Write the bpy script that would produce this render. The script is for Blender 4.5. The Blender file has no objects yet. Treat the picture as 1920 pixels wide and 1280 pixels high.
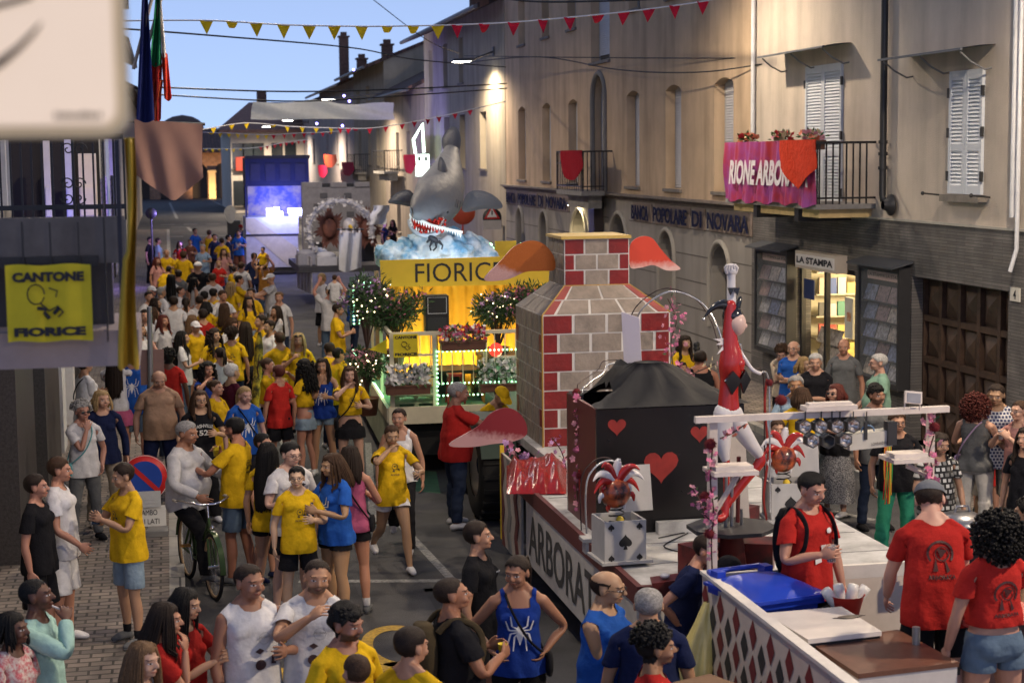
import bpy,math,random
import numpy as np
from mathutils import Vector,Matrix
random.seed(7);np.random.seed(7)
S=bpy.context.scene
COL=S.collection
PI=math.pi
F=3200.0;CX=960.0;CY=640.0;CAMH=4.5
VPX,VPY=312.0,296.0
_dy=Vector(((VPX-CX)/F,-(VPY-CY)/F,-1.0)).normalized()
_uz=Vector((-0.0106,1.0,0.0));_uz=(_uz-_dy*_uz.dot(_dy))
_uz=Vector((-0.0106,1.0,-(-0.0106*_dy.x+1.0*_dy.y)/_dy.z)).normalized()
_dx=_dy.cross(_uz).normalized();_uz=_dx.cross(_dy).normalized()
CR=Matrix((_dx,_dy,_uz))
cam=bpy.data.cameras.new('camera');camo=bpy.data.objects.new('camera',cam);COL.objects.link(camo)
camo.matrix_world=Matrix.Translation((0,0,CAMH))@CR.to_4x4()
cam.sensor_width=36;cam.lens=F/1920*36;cam.clip_end=3000;cam.clip_start=0.1
cam.dof.use_dof=True;cam.dof.focus_distance=17.5;cam.dof.aperture_fstop=3.2
S.camera=camo
W=bpy.data.worlds.new("World");S.world=W;W.use_nodes=True
_n=W.node_tree;_bg=_n.nodes['Background']
_sky=_n.nodes.new('ShaderNodeTexSky');_sky.sky_type='NISHITA';_sky.sun_disc=False
_sky.sun_elevation=math.radians(12.0);_sky.sun_rotation=math.radians(180)
_sky.ozone_density=6.0;_sky.dust_density=0.2;_sky.air_density=1.0;_sky.altitude=150
_tc=_n.nodes.new('ShaderNodeTexCoord');_mp=_n.nodes.new('ShaderNodeMapping');_mp.inputs['Location'].default_value=(0,0,.38)
_tint=_n.nodes.new('ShaderNodeMix');_tint.data_type='RGBA';_tint.blend_type='MULTIPLY';_tint.inputs['Factor'].default_value=1
_tint.inputs[7].default_value=(2.15,1.0,.66,1)
_n.links.new(_tc.outputs['Generated'],_mp.inputs[0]);_n.links.new(_mp.outputs[0],_sky.inputs[0])
_n.links.new(_sky.outputs[0],_tint.inputs[6]);_n.links.new(_tint.outputs[2],_bg.inputs[0]);_bg.inputs[1].default_value=0.15
S.view_settings.view_transform='Standard';S.view_settings.look='None';S.view_settings.gamma=1
S.view_settings.exposure=1.5
S.cycles.max_bounces=5;S.cycles.diffuse_bounces=2;S.cycles.glossy_bounces=2
S.cycles.transparent_max_bounces=8;S.cycles.transmission_bounces=4
S.cycles.use_denoising=True
S.cycles.sample_clamp_indirect=4.0
def ray(px,py):
 return CR@Vector(((px-CX)/F,-(py-CY)/F,-1.0))
def P(px,py,X=None,Y=None,Z=None):
 d=ray(px,py)
 if X is not None:t=X/d.x
 elif Y is not None:t=Y/d.y
 else:t=(Z-CAMH)/d.z
 return Vector((d.x*t,d.y*t,CAMH+d.z*t))
class MB:
 def __init__(s):s.v=[];s.f=[];s.sm=[];s.mi=[]
 def add(s,vs,fs,smooth=False,mi=0):
  o=len(s.v);s.v.extend([tuple(map(float,p))for p in vs])
  for f in fs:s.f.append(tuple(int(o+i)for i in f));s.sm.append(smooth);s.mi.append(mi)
  return s
 def box(s,c,size,rot=None,mi=0):
  x,y,z=[k/2 for k in size]
  vs=[Vector((a*x,b*y,d*z))for a in(-1,1)for b in(-1,1)for d in(-1,1)]
  if rot is not None:
   R=rot if isinstance(rot,Matrix)else Matrix.Rotation(rot,3,'Z')
   vs=[R@p for p in vs]
  c=Vector(c)
  return s.add([p+c for p in vs],[(0,1,3,2),(4,6,7,5),(0,4,5,1),(2,3,7,6),(0,2,6,4),(1,5,7,3)],mi=mi)
 def b2(s,a,b,mi=0):
  a=Vector(a);b=Vector(b)
  return s.box((a+b)/2,[abs(b[i]-a[i])for i in range(3)],mi=mi)
 def quad(s,*p,mi=0):return s.add(p,[tuple(range(len(p)))],mi=mi)
 def tube(s,path,r,n=8,caps=True,smooth=True,mi=0,ell=None):
  path=[Vector(p)for p in path];k=len(path)
  rs=r if isinstance(r,(list,tuple))else[r]*k
  vs=[];up=None
  for i,p in enumerate(path):
   t=(path[min(i+1,k-1)]-path[max(i-1,0)])
   t=t.normalized()if t.length>1e-9 else Vector((0,0,1))
   if up is None:
    up=Vector((0,0,1))if abs(t.z)<.9 else Vector((1,0,0))
   a=(up-t*up.dot(t)).normalized();b=t.cross(a);up=a
   for j in range(n):
    an=2*PI*j/n
    vs.append(p+(a*math.cos(an)+b*math.sin(an)*(ell or 1))*rs[i])
  fs=[(i*n+j,i*n+(j+1)%n,(i+1)*n+(j+1)%n,(i+1)*n+j)for i in range(k-1)for j in range(n)]
  s.add(vs,fs,smooth,mi)
  if caps:s.add(vs[:n],[tuple(range(n))[::-1]],False,mi);s.add(vs[-n:],[tuple(range(n))],False,mi)
  return s
 def cyl(s,a,b,r,n=12,mi=0,r2=None):return s.tube([a,b],[r,r if r2 is None else r2],n,mi=mi)
 def lathe(s,prof,c=(0,0,0),n=16,mi=0,smooth=True,R=None):
  c=Vector(c);vs=[]
  for r,z in prof:
   for j in range(n):
    p=Vector((r*math.cos(2*PI*j/n),r*math.sin(2*PI*j/n),z))
    vs.append((R@p if R else p)+c)
  fs=[(i*n+j,i*n+(j+1)%n,(i+1)*n+(j+1)%n,(i+1)*n+j)for i in range(len(prof)-1)for j in range(n)]
  return s.add(vs,fs,smooth,mi)
 def ell(s,c,r,n=12,m=8,mi=0,R=None):
  r=r if isinstance(r,(list,tuple))else(r,r,r);c=Vector(c);vs=[];
  for i in range(m+1):
   th=PI*i/m
   for j in range(n):
    ph=2*PI*j/n
    p=Vector((r[0]*math.sin(th)*math.cos(ph),r[1]*math.sin(th)*math.sin(ph),-r[2]*math.cos(th)))
    vs.append((R@p if R else p)+c)
  fs=[(i*n+j,i*n+(j+1)%n,(i+1)*n+(j+1)%n,(i+1)*n+j)for i in range(m)for j in range(n)]
  return s.add(vs,fs,True,mi)
 def prism(s,pts,o,u,v,d,mi=0):
  """polygon pts (a,b) in the frame o + a*u + b*v, extruded by vector d"""
  o,u,v,d=Vector(o),Vector(u),Vector(v),Vector(d);n=len(pts)
  A=[o+u*a+v*b for a,b in pts];B=[p+d for p in A]
  s.add(A+B,[tuple(range(n))[::-1],tuple(range(n,2*n))]+[(i,(i+1)%n,n+(i+1)%n,n+i)for i in range(n)],mi=mi)
  return s
 def merge(s,o,M=None):
  s.add([M@Vector(p)for p in o.v]if M else o.v,o.f);k=len(o.f)
  s.sm[-k:]=o.sm;s.mi[-k:]=o.mi
  return s
 def mesh(s,name):
  me=bpy.data.meshes.new(name);me.from_pydata(s.v,[],s.f)
  me.polygons.foreach_set('use_smooth',s.sm);me.polygons.foreach_set('material_index',s.mi)
  me.update();return me
def link(name,me,mat=None,parent=None,loc=None,rot=None,color=None):
 o=bpy.data.objects.new(name,me);COL.objects.link(o)
 if mat is not None and me is not None and len(me.materials)==0:
  for m in(mat if isinstance(mat,(list,tuple))else[mat]):me.materials.append(m)
 if parent:o.parent=parent
 if loc is not None:o.location=loc
 if rot is not None:o.rotation_euler=rot
 if color is not None:o.color=(*color,1)
 return o
def obj(name,mb,mat,parent=None,color=None,loc=None,rot=None):
 return link(name,mb.mesh(name),mat,parent,loc,rot,color)
def tag(o,label,cat,group=None):
 o['label']=label;o['category']=cat
 if group:o['group']=group
 return o
def thing(name,label,cat,loc=(0,0,0),rotz=0,group=None):
 o=bpy.data.objects.new(name,None);COL.objects.link(o);o.empty_display_size=.2
 o.location=loc;o.rotation_euler=(0,0,rotz);tag(o,label,cat,group);return o
def struct(name,mb,mat,kind='structure'):
 o=obj(name,mb,mat);o['kind']=kind;return o
def copytree(o,parent=None,loc=None,rotz=None):
 c=o.copy();COL.objects.link(c)
 if parent:c.parent=parent
 if loc is not None:c.location=loc
 if rotz is not None:c.rotation_euler=(0,0,rotz)
 for ch in list(o.children):copytree(ch,c)
 return c
def sRGB(h):
 if isinstance(h,str):
  h=h.lstrip('#');h=[int(h[i:i+2],16)/255 for i in(0,2,4)]
 return tuple((c/12.92 if c<=.04045 else((c+.055)/1.055)**2.4)for c in h)
_mats={}
def mat(name,col=(.5,.5,.5),rough=.7,metal=0,emit=None,estr=0,noise=.12,nscale=6,bump=0,bscale=60,objcol=False,col2=None,alpha=None,trans=0,spec=.4,sheen=0,coat=0):
 if name in _mats:return _mats[name]
 m=bpy.data.materials.new(name);m.use_nodes=True;nt=m.node_tree;N=nt.nodes;L=nt.links
 b=N['Principled BSDF'];b.inputs['Roughness'].default_value=rough;b.inputs['Metallic'].default_value=metal
 b.inputs['Specular IOR Level'].default_value=spec
 if trans:b.inputs['Transmission Weight'].default_value=trans
 if coat:b.inputs['Coat Weight'].default_value=coat;b.inputs['Coat Roughness'].default_value=.15
 if alpha is not None:b.inputs['Alpha'].default_value=alpha
 if emit is not None:
  b.inputs['Emission Color'].default_value=(*emit,1);b.inputs['Emission Strength'].default_value=estr
 tc=N.new('ShaderNodeTexCoord')
 if objcol:
  src=N.new('ShaderNodeObjectInfo').outputs['Color']
 else:
  c=N.new('ShaderNodeRGB');c.outputs[0].default_value=(*col,1);src=c.outputs[0]
 if noise or col2 is not None:
  nz=N.new('ShaderNodeTexNoise');nz.inputs['Scale'].default_value=nscale;nz.inputs['Detail'].default_value=6
  nz.inputs['Roughness'].default_value=.65
  L.new(tc.outputs['Object'],nz.inputs['Vector'])
  mx=N.new('ShaderNodeMix');mx.data_type='RGBA'
  if col2 is not None:
   rp=N.new('ShaderNodeValToRGB');rp.color_ramp.elements[0].position=.4;rp.color_ramp.elements[1].position=.6
   L.new(nz.outputs[0],rp.inputs[0]);L.new(rp.outputs[0],mx.inputs['Factor'])
   mx.inputs[7].default_value=(*col2,1)
  else:
   mx.blend_type='MULTIPLY';mx.inputs['Factor'].default_value=1
   rp=N.new('ShaderNodeMapRange');rp.inputs[1].default_value=.3;rp.inputs[2].default_value=.7
   rp.inputs[3].default_value=1-noise;rp.inputs[4].default_value=1+noise*.6
   L.new(nz.outputs[0],rp.inputs[0]);L.new(rp.outputs[0],mx.inputs[7])
  L.new(src,mx.inputs[6]);src=mx.outputs[2]
 L.new(src,b.inputs['Base Color'])
 if bump:
  nb=N.new('ShaderNodeTexNoise');nb.inputs['Scale'].default_value=bscale;nb.inputs['Detail'].default_value=4
  L.new(tc.outputs['Object'],nb.inputs['Vector'])
  bp=N.new('ShaderNodeBump');bp.inputs['Strength'].default_value=bump;bp.inputs['Distance'].default_value=.02
  L.new(nb.outputs[0],bp.inputs['Height']);L.new(bp.outputs[0],b.inputs['Normal'])
 _mats[name]=m;return m
def brickmat(name,c1,c2,mortar,scale=1,bw=.5,rh=.25,ms=.02,rough=.85,bump=.5,swap='xz',noise=.3,offset=.5,metal=0):
 """brick/tile/ashlar pattern in object metres; swap picks the two axes used"""
 if name in _mats:return _mats[name]
 m=mat(name,c1,rough,metal,noise=0);nt=m.node_tree;N=nt.nodes;L=nt.links;b=N['Principled BSDF']
 tc=N.new('ShaderNodeTexCoord');sp=N.new('ShaderNodeSeparateXYZ');cb=N.new('ShaderNodeCombineXYZ')
 L.new(tc.outputs['Object'],sp.inputs[0])
 ax='xyz';L.new(sp.outputs[ax.index(swap[0])],cb.inputs[0]);L.new(sp.outputs[ax.index(swap[1])],cb.inputs[1])
 br=N.new('ShaderNodeTexBrick');br.offset=offset
 L.new(cb.outputs[0],br.inputs['Vector']);br.inputs['Scale'].default_value=scale
 br.inputs['Color1'].default_value=(*c1,1);br.inputs['Color2'].default_value=(*c2,1);br.inputs['Mortar'].default_value=(*mortar,1)
 br.inputs['Brick Width'].default_value=bw;br.inputs['Row Height'].default_value=rh;br.inputs['Mortar Size'].default_value=ms
 nz=N.new('ShaderNodeTexNoise');nz.inputs['Scale'].default_value=2.3;nz.inputs['Detail'].default_value=7
 L.new(tc.outputs['Object'],nz.inputs['Vector'])
 rp=N.new('ShaderNodeMapRange');rp.inputs[1].default_value=.3;rp.inputs[2].default_value=.7
 rp.inputs[3].default_value=1-noise;rp.inputs[4].default_value=1+noise*.6;L.new(nz.outputs[0],rp.inputs[0])
 mx=N.new('ShaderNodeMix');mx.data_type='RGBA';mx.blend_type='MULTIPLY';mx.inputs['Factor'].default_value=1
 L.new(br.outputs['Color'],mx.inputs[6]);L.new(rp.outputs[0],mx.inputs[7]);L.new(mx.outputs[2],b.inputs['Base Color'])
 if bump:
  bp=N.new('ShaderNodeBump');bp.inputs['Strength'].default_value=bump;bp.inputs['Distance'].default_value=.01;bp.invert=True
  L.new(br.outputs['Fac'],bp.inputs['Height']);L.new(bp.outputs[0],b.inputs['Normal'])
 return m
def stucco(name,col,dirt=.25):
 """painted render: broad cloudy tone, vertical rain streaks, fine grain"""
 if name in _mats:return _mats[name]
 m=mat(name,col,.9,noise=dirt*.5,nscale=.9,bump=.35,bscale=55,spec=.2);nt=m.node_tree;N=nt.nodes;L=nt.links
 b=N['Principled BSDF'];src=b.inputs['Base Color'].links[0].from_socket
 tc=N.new('ShaderNodeTexCoord');mp=N.new('ShaderNodeMapping');mp.inputs['Scale'].default_value=(1.1,1.1,.16)
 nz=N.new('ShaderNodeTexNoise');nz.inputs['Scale'].default_value=2;nz.inputs['Detail'].default_value=6
 L.new(tc.outputs['Object'],mp.inputs[0]);L.new(mp.outputs[0],nz.inputs['Vector'])
 rp=N.new('ShaderNodeMapRange');rp.inputs[1].default_value=.42;rp.inputs[2].default_value=.75
 rp.inputs[3].default_value=1;rp.inputs[4].default_value=1-dirt;L.new(nz.outputs[0],rp.inputs[0])
 mx=N.new('ShaderNodeMix');mx.data_type='RGBA';mx.blend_type='MULTIPLY';mx.inputs['Factor'].default_value=1
 L.new(src,mx.inputs[6]);L.new(rp.outputs[0],mx.inputs[7]);L.new(mx.outputs[2],b.inputs['Base Color']);return m
def thin(m,f=.45):
 """let light through a cloth material"""
 N=m.node_tree.nodes;L=m.node_tree.links;b=N['Principled BSDF'];t=N.new('ShaderNodeBsdfTranslucent');x=N.new('ShaderNodeMixShader');x.inputs[0].default_value=f
 if b.inputs['Base Color'].links:L.new(b.inputs['Base Color'].links[0].from_socket,t.inputs[0])
 L.new(b.outputs[0],x.inputs[1]);L.new(t.outputs[0],x.inputs[2]);L.new(x.outputs[0],N['Material Output'].inputs[0]);return m
def glow(name,col,s):return mat(name,(.02,.02,.02),.5,emit=col,estr=s,noise=0)
PAINT=mat('paint',rough=.55,objcol=True,noise=.1,nscale=9)
GLOSS=mat('gloss_paint',rough=.22,objcol=True,noise=.05,nscale=5,coat=.3)
CLOTH=mat('cloth',rough=.95,objcol=True,noise=.2,nscale=9,bump=.8,bscale=13,spec=.15)
METAL=mat('metal',rough=.4,metal=.8,objcol=True,noise=.1)
WOOD=mat('wood',rough=.7,objcol=True,noise=.3,nscale=12)
WHITE,BLACK,RED=(.72,.71,.69),(.012,.012,.014),(.45,.02,.015)
_txt={}
def textmesh(s,bold=0.0,res=3):
 k=(s,bold)
 if k not in _txt:
  c=bpy.data.curves.new('t','FONT');c.body=s;c.size=1;c.offset=bold;c.resolution_u=res;c.fill_mode='FRONT'
  o=bpy.data.objects.new('t',c);COL.objects.link(o)
  dg=bpy.context.evaluated_depsgraph_get();me=bpy.data.meshes.new_from_object(o.evaluated_get(dg))
  v=np.array([p.co[:]for p in me.vertices]).reshape(-1,3);f=[tuple(p.vertices)for p in me.polygons]
  bpy.data.objects.remove(o);bpy.data.curves.remove(c);bpy.data.meshes.remove(me)
  lo,hi=v.min(0),v.max(0);v=(v-lo)/(hi-lo+1e-9)
  _txt[k]=(v[:,:2],f)
 return _txt[k]
def lettering(mb,s,o,u,v,d=None,bold=0.0,mi=0):
 """the words s filling the parallelogram o, u (width vector), v (height vector); optional thickness vector d"""
 t,f=textmesh(s,bold);o,u,v=Vector(o),Vector(u),Vector(v)
 A=[o+u*a+v*b for a,b in t]
 if d is None:mb.add(A,f,mi=mi);return mb
 d=Vector(d);n=len(A);ed={}
 for q in f:
  for i in range(len(q)):
   e=(q[i],q[(i+1)%len(q)]);ed[e]=1
 side=[(a,b,n+b,n+a)for a,b in ed if(b,a)not in ed]
 mb.add(A+[p+d for p in A],f+[tuple(n+i for i in q)for q in f]+side,mi=mi);return mb
def lamp_light(name,kind,loc,energy,col,size=.3,aim=None,spot=None,blend=.6):
 l=bpy.data.lights.new(name,kind);o=bpy.data.objects.new(name,l);COL.objects.link(o)
 l.energy=energy;l.color=col;o.location=loc
 if kind=='AREA':l.size=size;l.shape='DISK'
 if kind in('POINT','SPOT'):l.shadow_soft_size=size
 if kind=='SPOT':l.spot_size=math.radians(spot or 150);l.spot_blend=blend
 if aim is not None:o.rotation_euler=Vector(aim).to_track_quat('-Z','Y').to_euler()
 return o
# GROUND
XF,XL,KL,KR=11.0,-2.0,.05,9.2
asph=mat('asphalt',(.075,.075,.08),.85,noise=.5,nscale=.9,bump=.7,bscale=90,spec=.35)
cob=brickmat('cobbles',(.15,.13,.12),(.24,.2,.175),(.06,.055,.05),1,.2,.13,.012,.8,1.0,'xy',.4)
kerbm=brickmat('kerb_stone',(.3,.29,.27),(.36,.35,.33),(.1,.1,.1),1,50,1.0,.012,.8,.4,'xy',.3)
m=MB();m.quad((-60,-30,-.02),(80,-30,-.02),(80,900,-.02),(-60,900,-.02));struct('ground',m,asph)
m=MB();m.quad((KL,-5,0),(KR,-5,0),(KR,260,0),(KL,260,0));struct('road',m,asph)
m=MB();m.b2((XL-.5,-5,-.1),(KL-.16,108,.1));struct('pavement',m,cob)
m=MB();m.b2((KL-.16,-5,-.1),(KL,108,.104));struct('kerb',m,kerbm)
m=MB();m.b2((KR+.15,-5,-.1),(XF+.5,140,.1));struct('pavement',m,cob)
m=MB();m.b2((KR,-5,-.1),(KR+.15,140,.104));struct('kerb',m,kerbm)
wpaint=mat('road_paint_white',(.3,.3,.29),.8,col2=(.13,.13,.13),noise=1,nscale=26)
ypaint=mat('road_paint_yellow',(.55,.34,.04),.8,col2=(.3,.2,.05),noise=1,nscale=30)
rpaint=mat('road_paint_red',(.42,.11,.09),.85,noise=.3,nscale=9)
def strip(mb,a,b,w,z=.004):
 a=Vector((a[0],a[1],z));b=Vector((b[0],b[1],z));d=(b-a).normalized();s=Vector((-d.y,d.x,0))*w/2
 mb.quad(a-s,b-s,b+s,a+s)
def gp(px,py):p=P(px,py,Z=0);return(p.x,p.y)
m=MB()
for k in range(9):strip(m,(gp(300+0,412)[0]+.1+k*1.5,118),(gp(300,412)[0]+1.0+k*1.5,118),.7)
for k in range(9):strip(m,(-.2+k*1.5,100),(.8+k*1.5,100),.7)
strip(m,gp(318,380),gp(332,410),.22);strip(m,gp(390,372),gp(430,392),.18);strip(m,gp(304,425),gp(352,426),.25);strip(m,gp(352,426),gp(360,434),.2)
strip(m,gp(520,800),gp(545,850),.17);strip(m,gp(585,960),gp(728,985),.1);strip(m,gp(690,830),gp(700,985),.1)
strip(m,gp(600,1010),gp(640,1052),.1);strip(m,gp(752,985),gp(860,1100),.1);strip(m,gp(560,1090),gp(905,1088),.12)
strip(m,gp(1560,958),gp(1640,975),.1)
struct('road_marking',m,wpaint)
m=MB()
for(pa,pb)in(((540,745),(600,745)),((530,770),(590,772))):pass
a,b,c_,d_=[gp(*q)for q in((520,735),(560,730),(580,795),(535,800))]
m.quad((a[0],a[1],.004),(b[0],b[1],.004),(c_[0],c_[1],.004),(d_[0],d_[1],.004))
for q in(((470,500),(505,502),(500,530),(466,528)),):
 m.quad(*[(*gp(*w),.004)for w in q])
struct('road_marking',m,rpaint)
def arcstroke(mb,cx,cy,rx,ry,a0,a1,w,n=22,z=.005):
 pts=[]
 for i in range(n+1):
  a=math.radians(a0+(a1-a0)*i/n);pts.append((cx+rx*math.cos(a),cy+ry*math.sin(a),math.cos(a),math.sin(a)))
 V=[]
 for x,y,c,s in pts:V+=[(x-c*w/2,y-s*w/2*1.6,z),(x+c*w/2,y+s*w/2*1.6,z)]
 mb.add(V,[(2*i,2*i+1,2*i+3,2*i+2)for i in range(n)])
m=MB()
cx,cy=gp(745,1222);arcstroke(m,cx+.05,cy+.18,.3,.62,60,300,.11)
cx,cy=gp(775,1290);arcstroke(m,cx-.05,cy+.1,.3,.6,60,300,.11)
cx,cy=gp(520,1232);arcstroke(m,cx-.05,cy,.32,.62,-110,100,.11)
cx,cy=gp(520,1300);arcstroke(m,cx-.02,cy,.34,.66,-110,100,.11)
struct('road_marking',m,ypaint)
m=MB()
for q in(((760,880),(818,884),(826,925),(752,918)),):m.quad(*[(*gp(*w),.004)for w in q])
struct('road_marking',m,mat('road_green_glow',(.07,.17,.1),.85,noise=.3))  # green glow of the float's light strips, painted onto the road
m=MB()
for px,py,w,h in((660,1000,1.6,2.6),(560,930,1.1,1.2),(900,1150,.8,2.2),(780,1090,1.3,.9),(470,1020,.9,1.6),(1560,1000,.9,3.2),(420,1180,1.2,3)):
 x,y=gp(px,py);m.quad((x-w/2,y-h/2,.002),(x+w/2,y-h/2,.002),(x+w/2,y+h/2,.002),(x-w/2,y+h/2,.002))
struct('road',m,mat('asphalt_patch',(.05,.05,.055),.8,noise=.3,nscale=3,bump=.5,bscale=90))
# WALL BUILDER (facades run along the street, facing -X when s=1, +X when s=-1)
def wall(mb,Xp,Y0,Y1,z0,z1,holes=(),depth=.3,s=1):
 ys=sorted({Y0,Y1,*[h[0]for h in holes],*[h[1]for h in holes]});ys=[y for y in ys if Y0<=y<=Y1]
 zs=sorted({z0,z1,*[h[2]for h in holes],*[h[3]for h in holes]});zs=[z for z in zs if z0<=z<=z1]
 for i in range(len(ys)-1):
  for j in range(len(zs)-1):
   yc,zc=(ys[i]+ys[i+1])/2,(zs[j]+zs[j+1])/2
   if any(h[0]<yc<h[1]and h[2]<zc<h[3]for h in holes):continue
   mb.quad((Xp,ys[i],zs[j]),(Xp,ys[i+1],zs[j]),(Xp,ys[i+1],zs[j+1]),(Xp,ys[i],zs[j+1]))
 Xi=Xp+depth*s
 for h in holes:
  a,b,c,d=h[:4];ar=h[4]if len(h)>4 else 0
  mb.quad((Xp,a,c),(Xi,a,c),(Xi,a,d-ar),(Xp,a,d-ar));mb.quad((Xp,b,c),(Xi,b,c),(Xi,b,d-ar),(Xp,b,d-ar))
  mb.quad((Xp,a,c),(Xp,b,c),(Xi,b,c),(Xi,a,c))
  if not ar:mb.quad((Xp,a,d),(Xp,b,d),(Xi,b,d),(Xi,a,d));continue
  n=12;hw=(b-a)/2;R=(hw*hw+ar*ar)/(2*ar);an=math.asin(min(1,hw/R))if ar<hw else PI/2
  pts=[((a+b)/2+R*math.sin(-an+2*an*k/n),d-R+R*math.cos(-an+2*an*k/n))for k in range(n+1)]
  for k in range(n):
   (p,q),(r,t)=pts[k],pts[k+1]
   mb.quad((Xp,p,q),(Xp,r,t),(Xi,r,t),(Xi,p,q));mb.quad((Xp,p,q),(Xp,r,t),(Xp,r,d),(Xp,p,d))
def slats(mb,Xp,Y0,Y1,z0,z1,pitch,dep,s=1):
 n=max(2,round((z1-z0)/pitch));h=(z1-z0)/n;V=[];Fc=[]
 for k in range(n):
  z=z0+k*h;o=len(V)
  V+=[(Xp-dep*s,Y0,z),(Xp-dep*s,Y1,z),(Xp,Y1,z+h*.92),(Xp,Y0,z+h*.92),(Xp-dep*s,Y1,z+h),(Xp-dep*s,Y0,z+h)]
  Fc+=[(o,o+1,o+2,o+3),(o+3,o+2,o+4,o+5)]
 mb.add(V,Fc)
rollm=mat('roller_shutter',(.55,.56,.6),.5,noise=.08)
stone=mat('sill_stone',(.2,.18,.16),.8,noise=.3)
glassm=mat('window_glass',(.02,.025,.03),.08,noise=0,spec=.8)
darkm=mat('dark_frame',(.03,.03,.032),.5,noise=.1)
def yz(px,py,Xp=XF):p=P(px,py,X=Xp);return p.y,p.z
def yof(px,Xp=XF,py=300):return P(px,py,X=Xp).y
def window(parent,Xp,h,kind='roller',s=1,open_=.0,col=None):
 a,b,c,d=h[:4];xi=Xp+.22*s
 f=MB()
 f.b2((xi,a+.001,c),(xi+.05*s,a+.06,d));f.b2((xi,b-.06,c),(xi+.05*s,b-.001,d));f.b2((xi+.004*s,a+.06,c),(xi+.05*s,b-.06,c+.07))
 fo=obj('window',f,mat('window_frame',(.35,.34,.33),.6),parent)
 g=MB();g.quad((xi+.03*s,a,c),(xi+.03*s,b,c),(xi+.03*s,b,d),(xi+.03*s,a,d));obj('pane',g,glassm,fo)
 if kind=='roller':
  g=MB();slats(g,xi+.01*s,a+.05,b-.05,c+(d-c)*open_+.03,d,.055,.018,s);obj('shutter',g,rollm,fo)
 g=MB();g.b2((Xp-.06*s,a-.07,c-.07),(xi,b+.07,c-.002));obj('sill',g,stone,fo)
 return fo
# NEWSAGENT BUILDING
YN0,YN1=15.0,yof(1412.5,py=420)
nb=thing('apartment_building','grey beige rendered building with dark stone base, louvred shutters and newsagent below','building',(XF,YN1,0))
def loc_(o):o.location=(-XF,-YN1,0);return o
def sub(o,parent):o.parent=parent;return o
ZS=3.42
w1=(*sorted((yof(1783,py=250),yof(1846,py=250))),yz(1812,364)[1],yz(1812,132)[1])
w2=(*sorted((yof(1513,py=250),yof(1581,py=250))),yz(1546,374)[1]-.12,yz(1546,122)[1])
gar=(*sorted((yof(1711,py=700),yof(1892,py=700))),.1,yz(1711,517)[1])
shopd=(*sorted((yof(1494,py=600),yof(1606,py=600))),.1,yz(1540,497)[1])
up=MB();wall(up,XF,YN0,YN1,ZS,10.5,[w1,w2],.12)
up.quad((XF,YN1,ZS),(XF+8,YN1,ZS),(XF+8,YN1,10.5),(XF,YN1,10.5));up.quad((XF,YN0,0),(XF+8,YN0,0),(XF+8,YN0,10.5),(XF,YN0,10.5))
bwall=stucco('plaster_grey_beige',(.56,.49,.42),.28)
loc_(obj('wall',up,bwall,nb))
lo=MB();wall(lo,XF-.03,YN0,YN1-.002,.1,ZS,[gar,shopd],.3);lo.quad((XF-.03,YN0,ZS),(XF-.03,YN1,ZS),(XF,YN1,ZS),(XF,YN0,ZS))
clad=brickmat('stone_cladding',(.1,.095,.095),(.15,.14,.135),(.05,.05,.05),1,.55,.045,.004,.75,.5,'yz',.3)
lw=loc_(obj('base_wall',lo,clad,nb))
g=MB();g.b2((XF-.05,YN0,ZS-.0),(XF-.004,YN1,ZS+.035));loc_(obj('drip_moulding',g,mat('lead_trim',(.4,.38,.34),.6),nb))
roof=MB();roof.b2((XF-.9,YN0,10.5),(XF+8,YN1,10.75));loc_(obj('roof',roof,mat('roof_tile_brown',(.16,.09,.07),.85,noise=.4,bump=.6,bscale=14),nb))
louv=mat('louvre_paint',(.56,.6,.66),.55,noise=.06)
def louvres(h,parent):
 a,b,c,d=h;mid=(a+b)/2
 for(p,q)in((a+.005,mid-.006),(mid+.006,b-.005)):
  f=MB();t=.075;x0=XF-.045
  f.b2((x0,p,c),(x0+.045,p+t,d));f.b2((x0,q-t,c),(x0+.045,q,d))
  for zz in((c,c+.12),(d-.13,d),((c*.62+d*.38)-.05,(c*.62+d*.38)+.05)):f.b2((x0+.003,p+t,zz[0]),(x0+.04,q-t,zz[1]))
  sh=obj('shutter',f,louv,parent);sh.location=(-XF,-YN1,0)
  g=MB();slats(g,x0+.035,p+t,q-t,c+.12,d-.13,.052,.03);g2=obj('louvre',g,louv,sh)
  hg=MB();yy=p-.01 if p==a+.005 else q+.01
  for zz in(c+.25,(c+d)/2,d-.3):hg=MB();hg.b2((x0-.012,yy-.03,zz-.07),(x0+.02,yy+.03,zz+.07));obj('hinge',hg,darkm,sh)
louvres(w1,nb);louvres(w2,nb)
g=MB();g.b2((XF-.13,w1[0]-.1,w1[2]-.11),(XF+.0-.004,w1[1]+.08,w1[2]-.01));loc_(obj('sill',g,stone,nb))
for yy in(w1[0]-.2,w1[1]+.3):
 g=MB();g.tube([(XF,yy,w1[2]-.03),(XF-.28,yy-.02,w1[2]-.0)],.013,6);g.ell((XF-.29,yy-.02,w1[2]),.03,8,6);loc_(obj('shutter_hook',g,darkm,nb))
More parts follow.
